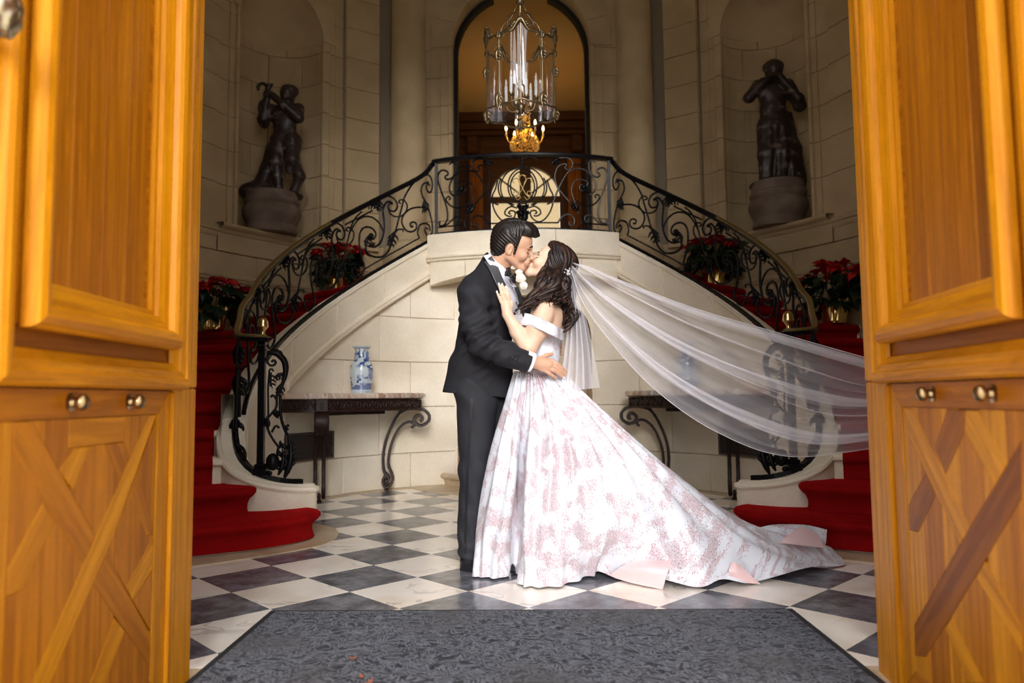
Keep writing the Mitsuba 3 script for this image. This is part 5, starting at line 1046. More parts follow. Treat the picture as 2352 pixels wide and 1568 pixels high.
bs('rose_petal', base_color=(0.62, 0.58, 0.50), roughness=0.6)
bs('jewel', base_color=(0.85, 0.84, 0.82), metallic=0.85, roughness=0.15)
bs('nail', base_color=(0.80, 0.72, 0.72), roughness=0.2)
def toile(p, n, uv):
    col = MIX((0.66, 0.675, 0.715), (0.70, 0.705, 0.735), N(uv.x * 3, uv.y * 3))
    w1 = uv.x + .03 * (N(uv.x * 12, uv.y * 12, 4.0) - .5); w2 = uv.y + .03 * (N(uv.x * 12, uv.y * 12, 9.0) - .5)
    spr = FB(w1 * 16, w2 * 16, 1.0, 4); core = SM(.515, .60, spr); halo = SM(.37, .54, spr)
    S_ = 165.0; X, Y = uv.x * S_, uv.y * S_; pink, grey = mi.Float(0), mi.Float(0)
    for a in (-1, 0, 1):
        for b in (-1, 0, 1):
            cx, cy = dr.floor(X) + a, dr.floor(Y) + b; r1, r2, r3, r4 = (mikit.cell_rand(cx, cy, k) for k in (1, 2, 3, 4))
            th = r3 * 3.1416; c, s = dr.cos(th), dr.sin(th); dx, dy = X - cx - r1, Y - cy - r2
            m = SM(1.0, .6, dr.sqrt(dr.square((dx * c + dy * s) / .66) + dr.square((dy * c - dx * s) / .26)) / (.55 + .6 * r2))
            on = dr.select(r4 < .86 * halo, 1.0, 0.0) * SM(.02, .2, halo)
            pink = dr.maximum(pink, m * on * dr.select(r1 < .62, 1.0, 0.0)); grey = dr.maximum(grey, m * on * dr.select(r1 >= .62, 1.0, 0.0))
    col = MIX(col, (0.38, 0.165, 0.16), dr.maximum(.95 * pink, .46 * core * (.55 + .45 * N(uv.x * 130, uv.y * 130)))); return MIX(col, (0.20, 0.14, 0.18), .85 * grey)
bs('toile_satin', base_color=PR(toile), roughness=0.33, specular=0.45)
bs('pink_lining', base_color=(0.74, 0.52, 0.51), roughness=0.35, specular=0.5)
# tulle: an open net, four fifths of it holes
scene['tulle_thread'] = {'type': 'principledthin', 'base_color': {'type': 'rgb', 'value': [0.95, 0.93, 0.97]}, 'roughness': 0.6, 'diff_trans': 0.5, 'spec_trans': 0.0, 'eta': 1.3}
scene['tulle'] = {'type': 'mask', 'opacity': 0.25, 'bsdf': {'type': 'ref', 'id': 'tulle_thread'}}
scene['tulle_edge'] = {'type': 'mask', 'opacity': 0.5, 'bsdf': {'type': 'ref', 'id': 'tulle_thread'}}

def head_frame(pos, fwd, roll):
    """Columns: forwards, to the head's left, up; roll in degrees tips the head's right side down."""
    x = np.asarray(fwd, float) / np.linalg.norm(fwd); y = np.cross([0, 0, 1.0], x); y /= np.linalg.norm(y); z = np.cross(x, y); r = math.radians(roll)
    return np.asarray(pos, float), np.stack([x, y * math.cos(r) + z * math.sin(r), z * math.cos(r) - y * math.sin(r)], 1)
class Head:
    def __init__(s, S, pos, R, k=1.0): s.S, s.p, s.R, s.k = S, pos, R, k
    def at(s, q): return s.p + s.R @ (np.asarray(q, float) * s.k)
    def e(s, c, r, k=.012, sub=False, tilt=None): s.S.ell(s.at(c), np.asarray(r) * s.k, k, R=s.R if tilt is None else s.R @ tilt, sub=sub); return s
    def c(s, a, b, ra, rb, k=.012, sub=False): s.S.cone(s.at(a), s.at(b), ra * s.k, rb * s.k, k, sub); return s
def face(h, fem):
    h.e((-.014, 0, .042), (.097, .074, .088), .03).e((.035, 0, -.01), (.060, .058, .078), .03).e((.050, 0, .048), (.046, .060, .050), .03)
    j = .046 if fem else .052
    for s in (-1, 1):
        h.c((-.002, s * j, -.050), (.070, s * .012, -.098), .017 if fem else .021, .017, .02)
        h.c((.088, s * .036, .021), (.095, s * .010, .021), .009, .010, .012)
        h.e((.068, s * .040, -.024), (.026, .022, .028), .02)
        h.e((.093, s * .033, .004), (.014, .020, .0115), .008, sub=True).e((.0775, s * .032, .003), (.0145, .0165, .0135), .004)
        h.e((.1035, s * .0125, -.039), (.0105, .0075, .0085), .006)
        h.e((-.008, s * .076, -.006), (.019, .008, .031), .008, tilt=rotm([0, 1, 0], 12)).e((-.002, s * .082, -.004), (.009, .005, .016), .004, sub=True).e((.0, s * .074, -.030), (.009, .007, .010), .006)
    h.e((.074, 0, -.099), (.0215, .023, .019), .02)
    if fem: h.c((.094, 0, .016), (.117, 0, -.026), .0075, .0085, .01).e((.1185, 0, -.030), (.0095, .0095, .0085), .006)
    else: h.c((.097, 0, .016), (.119, 0, -.026), .0085, .0105, .01).e((.1205, 0, -.032), (.0115, .0115, .0105), .006)
    h.e((.095, 0, -.062), (.016, .030, .024), .014)
    h.e((.1055, 0, -.0565), (.0095, .021, .0062), .005).e((.1035, 0, -.0705), (.0098, .018, .0070), .005).c((.113, -.018, -.0633), (.113, .018, -.0633), .0022, .0022, .003, sub=True)
def lips(h):
    S = SDF(); g = Head(S, h.p, h.R, h.k)
    g.e((.1062, 0, -.0568), (.0093, .019, .0058), .003).e((.1042, 0, -.0703), (.0096, .0165, .0066), .003); return S.mesh(.0016)
def finger(S, pts, r0, r1, k=.005): S.chain(pts, np.linspace(r0, r1, len(pts)), k)
def strip(S, left, right, off, n=24, m=6, thick=.0025):
    """A band of cloth lying on S: its two edges are curves in (x, z)."""
    L, R_ = cr(left, 8), cr(right, 8); t = np.linspace(0, 1, n + 1); ip = lambda C: np.stack([np.interp(t, np.linspace(0, 1, len(C)), C[:, k]) for k in (0, 1)], 1)
    L, R_ = ip(L), ip(R_); XZ = np.array([[l + (r - l) * w for w in np.linspace(0, 1, m + 1)] for l, r in zip(L, R_)]).reshape(-1, 2)
    P3 = S.onto(XZ, off=off); B3 = P3 + [0, thick, 0]; k = len(P3); F = grid_faces(n + 1, m + 1)
    edge = [i * (m + 1) for i in range(n + 1)] + [n * (m + 1) + j for j in range(1, m + 1)] + [i * (m + 1) + m for i in range(n - 1, -1, -1)] + [j for j in range(m - 1, 0, -1)]
    e = np.array(edge); f = np.roll(e, -1)
    mm = MM(np.vstack([P3, B3]), np.vstack([F, F[:, ::-1] + k, np.stack([e, f, f + k], 1), np.stack([e, f + k, e + k], 1)])); trimesh.repair.fix_normals(mm); return mm
# ---- groom
gm = name('person'); lab(gm, 'man in a black tuxedo kissing the woman, one arm around her waist', 'person')
FG = np.array([.87, -.5, 0]); LG = np.array([.5, .87, 0]); RG = np.stack([FG, LG, [0, 0, 1.0]], 1)
gp, gR = head_frame((-0.055, 3.775, 1.626), (math.cos(math.radians(15)), -.02, -math.sin(math.radians(15))), 15)
B = SDF(); gh = Head(B, gp, gR, .93); face(gh, False)
B.cone(gh.at((-.034, 0, -.03)), (-0.151, 3.860, 1.457), .051, .054, .02).cone(gh.at((-.048, 0, .0)), (-0.170, 3.870, 1.447), .044, .055, .03)
B.ell((-0.180, 3.865, 1.344), (.10, .17, .12), .05, R=RG).ell((-0.209, 3.880, 1.117), (.095, .14, .16), .05, R=RG)
B.chain([(-0.246, 3.700, 1.363), (-0.201, 3.575, 1.131), (0.003, 3.600, 1.031)], [.05, .043, .031], .02).cone((0.003, 3.600, 1.031), (0.052, 3.628, 1.028), .030, .027, .012)
B.ell((0.094, 3.636, 1.019), (.044, .017, .036), .012, R=rotm([0, 1, 0], 14) @ rotm([0, 0, 1], 12)).cone((0.052, 3.628, 1.028), (0.113, 3.640, 1.021), .025, .024, .012)
for a, b, c, d, r in (((0.122, 3.645, 1.043), (0.154, 3.648, 1.027), (0.183, 3.668, 1.005), (0.203, 3.697, 0.982), .0092), ((0.122, 3.640, 1.023), (0.150, 3.644, 1.008), (0.178, 3.664, 0.989), (0.198, 3.692, 0.971), .0095), ((0.113, 3.637, 1.004), (0.139, 3.642, 0.991), (0.163, 3.660, 0.977), (0.183, 3.685, 0.962), .0092), ((0.100, 3.637, 0.989), (0.119, 3.642, 0.977), (0.139, 3.655, 0.964), (0.154, 3.675, 0.954), .0085)):
    finger(B, [a, b, c, d], r + .001, r - .0018)
finger(B, [(0.076, 3.652, 1.048), (0.111, 3.668, 1.067), (0.137, 3.690, 1.073)], .012, .0085)
# his far arm goes around her back
B.chain([(-0.073, 4.020, 1.404), (0.051, 4.090, 1.200), (0.137, 4.045, 1.124)], [.05, .042, .03], .02).ell((0.159, 4.020, 1.118), (.035, .018, .032), .012)
for i in range(4): finger(B, [(0.169, 4.015, 1.145) + np.array([0, 0, -.018 * i]), (0.186, 3.985, 1.143) + np.array([0, 0, -.018 * i]), (0.194, 3.955, 1.141) + np.array([0, 0, -.018 * i])], .0095, .008)
scene[gm] = mikit.ply(B.mesh(.0062, fine=([(-.21, .10), (.0, .24)], [(3.58, 3.92)], [(.92, 1.06), (1.44, 1.80)]), hf=.0026), 'skin_groom', True)
k = put(gm + '__lips', lips(gh), 'lip_groom', True); lab(k, 'pink lips')
for s in (-1, 1):
    put(gm + '__eyebrow', tube(cr([gh.at((.1035, s * .012, .025)), gh.at((.1025, s * .028, .031)), gh.at((.0925, s * .046, .025))], 4), [.002, .0032, .004, .0042, .004, .0036, .003, .002, .001], 6), 'brow', smooth=True)
    put(gm + '__eyelash', tube(cr([gh.at((.0935, s * .018, -.004)), gh.at((.0935, s * .032, -.0085)), gh.at((.0885, s * .047, -.004))], 4), .0012, 5), 'brow')
H_ = SDF(); hh = Head(H_, gp, gR, 1.0)
hh.e((-.018, 0, .048), (.104, .083, .098), .02).e((.028, 0, .108), (.075, .066, .040), .02).e((.066, .01, .096), (.044, .055, .030), .02).e((-.060, 0, .0), (.055, .070, .075), .02)
hh.c((.085, .02, .098), (.116, .012, .092), .022, .009, .012).c((.07, -.03, .10), (.108, -.02, .088), .02, .007, .012)
for s in (-1, 1): hh.c((.020, s * .074, .03), (.022, s * .072, -.022), .011, .006, .008)
fc = lambda X, Y, Z: np.stack([X - gp[0], Y - gp[1], Z - gp[2]], -1) @ gR
def gcut(D, X, Y, Z):
    q = fc(X, Y, Z); x, y, z = q[..., 0], q[..., 1], q[..., 2]
    hairline = np.maximum(x - (.030 + .55 * np.maximum(z - .052, 0) + .03 * (np.abs(y) < .04)), -(z - .068)) ; fr = np.where(z > .075, x - .122, x - (.026 + .012 * np.clip((z + .03) / .1, 0, 1)))
    low = -(z + .068) + .45 * np.maximum(x + .055, 0); low = np.where((np.abs(y) > .055) & (x > .006) & (x < .036), -(z + .026), low)
    earcut = .024 - np.sqrt(np.square((x + .006) / 1.0) + np.square((z + .006) / 1.45))
    part = .0055 * np.exp(-np.square((y + .034) / .0032)) * (z > .07) * (x > -.05)
    tp = np.clip((z - .055) / .02, 0, 1); str_ = tp * (.0013 * np.sin(330 * (y * 1.1 + .30 * x + .02 * np.sin(30 * x))) + .0022 * np.sin(95 * (y + .5 * x))) + (1 - tp) * .0011 * np.sin(380 * (z + .55 * x))
    return np.maximum(np.maximum(np.maximum(D + part + str_, fr), low), np.where(np.abs(y) > .04, earcut, -1))
k = put(gm + '__hair', H_.mesh(.0025, gcut), 'hair_groom', True); lab(k, 'short dark brown hair combed back from a side parting')
# jacket
nk_c = np.array((-0.122, 3.830, 1.550)); ax_ = np.array([.80, -.10, .59]); ax_ /= np.linalg.norm(ax_); cp = [None, nk_c - ax_ * .03]; a1 = np.cross(ax_, [0, 1, 0]); a1 /= np.linalg.norm(a1); a2 = np.cross(ax_, a1)
J = SDF()
J.ell((-0.179, 3.862, 1.357), (.128, .200, .135), .06, R=RG).ell((-0.204, 3.872, 1.196), (.126, .185, .15), .06, R=RG).ell((-0.224, 3.880, 1.038), (.128, .170, .13), .06, R=RG)
J.cone((-0.242, 3.880, 1.027), (-0.261, 3.880, 0.835), .135, .158, .06).cone((-0.304, 3.860, 1.004), (-0.345, 3.850, 0.824), .075, .085, .06).cone((-0.182, 3.900, 1.004), (-0.160, 3.900, 0.811), .11, .12, .06)
J.ell((-0.248, 3.695, 1.376), (.075, .07, .065), .04).ell((-0.082, 4.020, 1.424), (.075, .07, .065), .04).cone((-0.178, 3.860, 1.480), (-0.188, 3.860, 1.366), .075, .11, .05).cone((-0.169, 3.850, 1.479), (-0.249, 3.725, 1.407), .088, .074, .04).cone((-0.165, 3.870, 1.470), (-0.148, 3.850, 1.556), .085, .074, .03)
SL = SDF(); SL.chain([(-0.252, 3.690, 1.358), (-0.236, 3.630, 1.229), (-0.201, 3.575, 1.124), (-0.093, 3.575, 1.071), (0.018, 3.600, 1.027)], [.076, .069, .066, .059, .050], .03)
J2 = SDF(); J2.ops = J.ops + SL.ops
J2.chain([(-0.078, 4.020, 1.400), (0.051, 4.090, 1.195), (0.127, 4.050, 1.129)], [.074, .064, .05], .04)
cA, cB = np.array((-0.093, 3.575, 1.071)), np.array((0.028, 3.605, 1.025)); cd = (cB - cA) / np.linalg.norm(cB - cA); cE = np.array((0.026, 3.602, 1.031))
eL = np.array((-0.201, 3.575, 1.124))
def jx(D, X, Y, Z):
    q = np.stack([X, Y, Z], -1); hem = (.875 - .10 * (X + .26)) - Z
    cuff = np.where((X > -.02) & (Y < 3.72), (X - cE[0]) * cd[0] + (Y - cE[1]) * cd[1] + (Z - cE[2]) * cd[2], -1)
    r = np.sqrt(np.square(X - eL[0]) + np.square(Z - eL[2] - .03)); w = np.exp(-np.square(r / .15)) * (Y < 3.75)
    fold = .0095 * w * np.sin(95 * (Z - .55 * X) + 5 * meshkit.noise(q * 9, 2)) + .0045 * np.sin(46 * (Z + .9 * X) + 7 * meshkit.noise(q * 6, 7)) * np.exp(-np.square((Z - 1.26) / .17)) * np.clip((-.08 - X) / .06, 0, 1) * 1.4
    tq = (q - nk_c) @ ax_; rq = np.sqrt(np.maximum(np.square(q - nk_c).sum(-1) - tq * tq, 0)); nk = np.maximum(tq + .012, np.where(tq > -.05, .074 - rq, -1)); nk = np.where((Z > 1.34) & (X < .08), nk, -1)
    return np.maximum(np.maximum(np.maximum(D + fold, hem), cuff), nk)
k = put(gm + '__jacket', J2.mesh(.0065, jx), 'tux_wool', True); lab(k, 'black tuxedo jacket'); jk = k
xz = lambda *p: [(a[0], a[2]) for a in p]
shirt = strip(J2, xz((-0.149, 3.720, 1.551), (-0.115, 3.720, 1.484), (-0.087, 3.720, 1.417), (-0.068, 3.720, 1.324), (-0.052, 3.720, 1.219)), xz((-0.088, 3.720, 1.497), (-0.049, 3.720, 1.465), (-0.025, 3.720, 1.412), (-0.009, 3.720, 1.324), (-0.008, 3.720, 1.218)), .014, 24, 6)
k = put(gm + '__shirt', shirt, 'shirt_cotton', smooth=60); lab(k, 'white dress shirt front with small dark studs')
for p in ((-0.080, 3.700, 1.432), (-0.061, 3.700, 1.352), (-0.051, 3.700, 1.284)): put(k + '__stud', moved(trimesh.creation.icosphere(subdivisions=2, radius=.0036), *J2.onto([(p[0] + .022, p[2])], off=.0165)[0]), 'bow_satin', smooth=True)
# collar: a standing band with wings around the neck
def cring(t, r): return np.array([cp[1] + ax_ * t + r * (math.cos(x) * a1 + math.sin(x) * a2) for x in np.linspace(0, 2 * np.pi, 41)[:-1]])
put(k + '__collar', MM(np.vstack([cring(-.01, .088), cring(.012, .081), cring(.036, .073), cring(.039, .071), cring(.037, .0685), cring(-.01, .075)]), grid_faces(6, 40, False, True)), 'shirt_cotton', smooth=40)
k = put(gm + '__lapel', strip(J2, xz((-0.202, 3.720, 1.554), (-0.172, 3.720, 1.504), (-0.144, 3.720, 1.444), (-0.113, 3.720, 1.378), (-0.077, 3.700, 1.296), (-0.058, 3.700, 1.201)), xz((-0.162, 3.720, 1.582), (-0.132, 3.720, 1.531), (-0.106, 3.720, 1.466), (-0.080, 3.720, 1.408), (-0.061, 3.700, 1.309), (-0.047, 3.700, 1.201)), .020, 28, 6, .010), 'tux_satin', smooth=60); lab(k, 'grey black satin shawl lapel')
k = put(gm + '__lapel', strip(J2, xz((-0.050, 3.750, 1.443), (-0.033, 3.750, 1.390), (-0.020, 3.750, 1.327), (-0.014, 3.750, 1.228)), xz((-0.028, 3.750, 1.450), (-0.010, 3.750, 1.398), (0.002, 3.750, 1.327), (0.001, 3.750, 1.228)), .021, 20, 5, .010), 'tux_satin', smooth=60)
# bow tie
bt = np.array((-0.062, 3.705, 1.470)); bd = np.array([.80, -.55, -.12]); bd /= np.linalg.norm(bd); bu = np.array([.25, .1, .96])
bw = SDF(); bx = np.array([.52, .72, -.42]); bx /= np.linalg.norm(bx); by_ = np.cross(bd, bx); BRm = np.stack([bx, by_, bd], 1)
for s in (-1, 1):
    bw.ell(bt + bx * s * .026 + by_ * .004, (.020, .024, .009), .006, R=BRm).ell(bt + bx * s * .036 + by_ * .014, (.010, .012, .008), .006, R=BRm).ell(bt + bx * s * .036 - by_ * .012, (.010, .012, .008), .006, R=BRm)
bw.ell(bt + bd * .004, (.009, .011, .010), .003, R=BRm)
k = put(gm + '__bow_tie', bw.mesh(.0022, lambda D, X, Y, Z: D + .0015 * np.sin(260 * (X + Z))), 'bow_satin', True); lab(k, 'black bow tie')
# boutonniere
rose = []; pet = trimesh.creation.icosphere(subdivisions=2, radius=1.0)
for (px_, pz_, sc, n_) in ((0, .004, .9, 15), (.014, -.034, .78, 12), (-.008, .032, .7, 10)):
    c0 = np.array((-0.014, 3.700, 1.451)) + [px_, 0, pz_]
    for i in range(n_):
        r = sc * (.003 + .0052 * math.sqrt(i) * .9); a = i * 2.4; nd = np.array([.75 * math.cos(a) * r / .02, -1.0, .75 * math.sin(a) * r / .02]); pm_ = MM(pet.vertices * [.0042 * sc, .0135 * sc, .0125 * sc], pet.faces)
        rose.append(place(pm_, c0 + np.array([r * math.cos(a), -.016 * sc + .55 * r, r * math.sin(a)]), nd))
k = put(gm + '__boutonniere', cat(rose), 'rose_petal', smooth=True); lab(k, 'white rose boutonniere', kind='stuff')
for i, (a, b) in enumerate((((-0.271, 3.700, 1.106), (-0.158, 3.700, 1.109)), )):
    k = put(gm + '__pocket_flap', strip(J, [(a[0], a[2] + .008), (b[0], b[2] + .002)], [(a[0], a[2] - .030), (b[0], b[2] - .036)], .016, 16, 4, .008), 'tux_wool', smooth=40); lab(k, 'jacket pocket flap')
for i in range(4):
    p = np.array((-0.056, 3.600, 1.051)) + np.array([.0155, 0, -.0085]) * i; q = SL.onto([(p[0], p[2])], off=.001)[0]
    put(gm + '__cuff_button', moved(lathe([(0, -.003), (.0065, -.003), (.0075, 0), (.006, .003), (0, .0035)], 14).apply_transform(trimesh.transformations.rotation_matrix(math.pi / 2, [1, 0, 0])), *q), 'black_void', smooth=40)
# shirt cuff
ca = np.cross(cd, [0, 0, 1.0]); ca /= np.linalg.norm(ca); cb = np.cross(ca, cd); cc = cE + cd * .004
def qring(t, r): return np.array([cc + cd * t + r * (math.cos(x) * ca + math.sin(x) * cb * 1.08) for x in np.linspace(0, 2 * np.pi, 33)[:-1]])
k = put(gm + '__shirt_cuff', MM(np.vstack([qring(-.03, .0455), qring(.008, .045), qring(.011, .0435), qring(.008, .041), qring(-.03, .0405)]), grid_faces(5, 32, False, True)), 'shirt_cotton', smooth=40); lab(k, 'white shirt cuff')
# trousers and shoes
TR = SDF()
TR.ell((-0.238, 3.880, 0.913), (.12, .17, .12), .05, R=RG)
TR.chain([(-0.244, 3.820, 0.835), (-0.259, 3.790, 0.496), (-0.270, 3.800, 0.279), (-0.276, 3.805, 0.102)], [.104, .074, .068, .070], .03).chain([(-0.178, 3.940, 0.833), (-0.200, 3.960, 0.480), (-0.220, 3.970, 0.252), (-0.227, 3.975, 0.067)], [.104, .074, .068, .070], .03)
def trx(D, X, Y, Z):
    q = np.stack([X, Y, Z], -1); return np.maximum(D + .0045 * np.sin(60 * Z + 40 * X + 9 * meshkit.noise(q * 7, 4)) * np.exp(-np.square((Z - .12) / .13)) + .003 * np.sin(34 * Z + 50 * X + 8 * meshkit.noise(q * 5, 6)), .062 - .12 * (X + .3) - Z)
k = put(gm + '__trousers', TR.mesh(.008, trx), 'trouser_wool', True); lab(k, 'dark tuxedo trousers with a satin side stripe')
put(k + '__side_stripe', strip(TR, xz((-0.273, 3.740, 0.857), (-0.293, 3.740, 0.502), (-0.303, 3.750, 0.287), (-0.311, 3.750, 0.096)), xz((-0.258, 3.740, 0.857), (-0.280, 3.740, 0.501), (-0.290, 3.750, 0.287), (-0.298, 3.750, 0.096)), .004, 40, 2, .0015), 'bow_satin', smooth=40)
for i, (hx, hy) in enumerate(((-.292, 3.815), (-.235, 3.985))):
    d = np.array([.88, -.47, 0]) if i == 0 else np.array([.95, -.3, 0]); n_ = np.array([-d[1], d[0], 0]); hp = np.array([hx, hy, 0]); Q = lambda u, w, z: hp + d * u + n_ * w + np.array([0, 0, z])
    S = SDF(); S.cone(Q(.0, 0, .045), Q(.02, 0, .10), .037, .042, .02).chain([Q(.0, 0, .04), Q(.08, 0, .045), Q(.16, 0, .038), Q(.235, 0, .03)], [.036, .038, .043, .030], .03)
    k = put(gm + '__shoe', S.mesh(.005, lambda D, X, Y, Z: np.maximum(D, .012 - Z)), 'patent', True); lab(k, 'black patent dress shoe')
    out_ = Polygon([(u, w) for u, w in cr([(-.04, 0), (-.03, .03), (.03, .036), (.1, .036), (.17, .047), (.23, .035), (.27, 0), (.23, -.035), (.17, -.047), (.1, -.036), (.03, -.036), (-.03, -.03)], 4, True)]); m = extr(out_, 0.0005, .016); hl = extr(out_.intersection(sbox(-.1, -.1, .05, .1)), .0005, .026); mm = cat([m, hl]); v = mm.vertices
    put(k + '__sole', MM(hp + v[:, :1] * d + v[:, 1:2] * n_ + np.c_[v[:, :1] * 0, v[:, :1] * 0, v[:, 2:]], mm.faces), 'patent')

# ---- bride
br = name('person'); lab(br, 'woman in an off the shoulder white and pink floral ball gown kissing the man', 'person')
th = math.radians(38)
bpos, bR = head_frame((0.133, 3.835, 1.534), (-math.cos(th), -.10, math.sin(th)), -6)
S = SDF(); bh = Head(S, bpos, bR, .88); face(bh, True)
S.cone(bh.at((-.020, 0, -.03)), (0.127, 3.855, 1.361), .050, .046, .02).cone((0.127, 3.855, 1.361), (0.124, 3.860, 1.312), .048, .07, .03)
S.ell((0.114, 3.860, 1.237), (.085, .145, .12), .05).ell((0.142, 3.865, 1.290), (.062, .150, .07), .05).ell((0.089, 3.860, 1.079), (.085, .115, .14), .05)
S.chain([(0.102, 3.715, 1.302), (0.067, 3.675, 1.198), (0.017, 3.665, 1.101)], [.058, .053, .044], .025).chain([(0.017, 3.665, 1.101), (-0.034, 3.668, 1.183), (-0.082, 3.662, 1.270)], [.041, .034, .0245], .018)
S.chain([(0.122, 4.000, 1.336), (0.049, 4.030, 1.148), (-0.032, 3.980, 1.262)], [.056, .046, .030], .025).ell((-0.047, 3.970, 1.303), (.03, .02, .045), .015)
S.ell((-0.088, 3.662, 1.313), (.026, .0125, .040), .012, R=rotm([0, 1, 0], -10)).cone((-0.082, 3.662, 1.270), (-0.086, 3.662, 1.306), .024, .022, .012)
for pts, r in (([(-0.112, 3.660, 1.330), (-0.120, 3.655, 1.351), (-0.126, 3.654, 1.366), (-0.132, 3.657, 1.380)], .0068), ([(-0.099, 3.657, 1.343), (-0.109, 3.651, 1.372), (-0.115, 3.651, 1.396), (-0.122, 3.655, 1.419)], .0076), ([(-0.084, 3.658, 1.347), (-0.092, 3.652, 1.374), (-0.098, 3.652, 1.396), (-0.106, 3.656, 1.416)], .0078), ([(-0.071, 3.661, 1.345), (-0.075, 3.656, 1.368), (-0.081, 3.656, 1.388), (-0.088, 3.660, 1.404)], .0075)):
    finger(S, pts, r + .0012, r - .0014, .004)
finger(S, [(-0.074, 3.664, 1.289), (-0.063, 3.666, 1.311), (-0.058, 3.668, 1.335)], .0095, .0068, .008)
scene[br] = mikit.ply(S.mesh(.0034), 'skin_bride', True)
for p, d in (((-0.132, 3.650, 1.381), (-.4, -.5, .8)), ((-0.122, 3.648, 1.420), (-.3, -.5, .8)), ((-0.106, 3.650, 1.418), (-.3, -.5, .8)), ((-0.088, 3.654, 1.405), (-.25, -.5, .8))):
    put(br + '__fingernail', moved(trimesh.creation.icosphere(subdivisions=2, radius=1), *p, s=np.array([.0048, .0024, .0075])), 'nail', smooth=True)
put(br + '__ring', moved(trimesh.creation.torus(.0083, .0012, 20, 6), *(-0.103, 3.654, 1.358)), 'jewel', smooth=True)
k = put(br + '__lips', lips(bh), 'lip_bride', True); lab(k, 'rose red lips')
for s in (-1, 1):
    put(br + '__eyebrow', tube(cr([bh.at((.1035, s * .012, .023)), bh.at((.103, s * .028, .029)), bh.at((.0925, s * .046, .023))], 4), [.0015, .0022, .0026, .0026, .0024, .002, .0017, .0012, .0008], 6), 'brow', smooth=True)
    put(br + '__eyelash', tube(cr([bh.at((.0935, s * .018, -.0035)), bh.at((.0945, s * .032, -.0085)), bh.at((.0890, s * .048, -.004))], 4), .0016, 5), 'brow')
# hair: a close cap, then long waved locks
H_ = SDF(); bhp = bpos + bR @ np.array([-.004, 0, .004]); hb = Head(H_, bhp, bR, .95); bh2 = hb
hb.e((-.020, 0, .044), (.106, .092, .102), .02).e((.0, 0, -.01), (.06, .090, .075), .02).e((-.085, 0, -.01), (.055, .070, .080), .02).e((.010, 0, .105), (.075, .066, .036), .02)
fb = lambda X, Y, Z: np.stack([X - bhp[0], Y - bhp[1], Z - bhp[2]], -1) @ bR / .95
def bcut(D, X, Y, Z):
    q = fb(X, Y, Z); x, y, z = q[..., 0], q[..., 1], q[..., 2]; a = np.abs(y)
    fr = x - np.where(z > .02, .042 + .60 * (z - .02), .042 + .25 * (z - .02)); fr = np.maximum(fr, np.where(a < .058, np.minimum(x - .02, .088 - z - .3 * a), -1))
    return np.maximum(D + .0016 * np.sin(260 * (z - .6 * x) + 160 * y), fr)
cap = H_.mesh(.003, bcut); ms = [cap]
g = np.random.default_rng(21)
def lock(pts, r, amp, ph, n=34, fl=2.2):
    C = cr(pts, 10); t = np.linspace(0, 1, n); C = np.stack([np.interp(t, np.linspace(0, 1, len(C)), C[:, k]) for k in range(3)], 1)
    ln = np.linalg.norm(pts[-1] - pts[0]); w = amp * (.25 + 1.0 * t)[:, None] * np.clip(t * 3, 0, 1)[:, None] * np.stack([np.sin(ph + 2 * np.pi * fl * t), .6 * np.cos(ph + 2 * np.pi * fl * t), .25 * np.sin(ph * 2 + 2 * np.pi * fl * t)], 1)
    rr = r * np.interp(t, [0, .12, .8, .96, 1], [.5, 1, .98, .72, .3]); return tube(C + w, rr, 7, ry=rr * .72)
def lk(pts, r, amp, fl): ms.append(lock(np.array([np.asarray(p, float) for p in pts]), r, amp, g.random() * 6.3, fl=fl))
for i in range(46):                              # curtain over the ear and the near shoulder
    u, w = g.random(), g.random(); n3 = lambda s: g.normal(size=3) * [s, s * .6, s * .8]
    lk([bh.at((.035 - .07 * u, -.088 - .01 * w, .07 - .08 * w)), np.array((0.095, 3.705, 1.470)) + [.075 * u, -.012 * w, 0] + n3(.005), np.array((0.059, 3.672, 1.386)) + [.10 * u, -.012 * w, .012 * u] + n3(.007), np.array((-0.007, 3.652, 1.302)) + [.10 * u ** 1.3, .004 - .02 * w, .036 * u - .03 * w * (1 - u)] + n3(.014)], g.uniform(.0095, .0165), .015 + .005 * u, 2.3)
for i in range(44):                              # behind the ear, ending in curls on the back of the shoulder
    u, w = g.random(), g.random()
    lk([bh.at((-.03 - .07 * u, -.085 + .03 * u, .05 - .09 * w)), np.array((0.170, 3.715, 1.453)) + [.045 * u, .02 * g.normal(), 0], np.array((0.159, 3.700, 1.389)) + [.06 * u, .02 * g.normal(), 0], np.array((0.127, 3.675, 1.334)) + [.085 * u, .03 * g.normal(), .012 * g.normal()]], g.uniform(.0095, .0155), .016, 2.2)
for i in range(60):                              # long locks down the back
    u, w = g.random(), g.uniform(-1, 1)
    lk([bh.at((-.10 + .03 * u, -.06 + .11 * u, .06 - .10 * g.random())), np.array((0.232, 3.770, 1.456)) + [.014 * w, .06 * u, 0], np.array((0.224, 3.765, 1.360)) + [.018 * w, .08 * u, 0], np.array((0.227, 3.760, 1.292)) + [.026 * w, .10 * u, -.10 * g.random() ** 2]], g.uniform(.0095, .015), .018, 2.3)
def onhead(d, o=1.0): d = np.asarray(d, float); d = d / np.linalg.norm(d); return hb.at(np.array([-.020, 0, .044]) + np.array([.108, .094, .104]) * d * o)
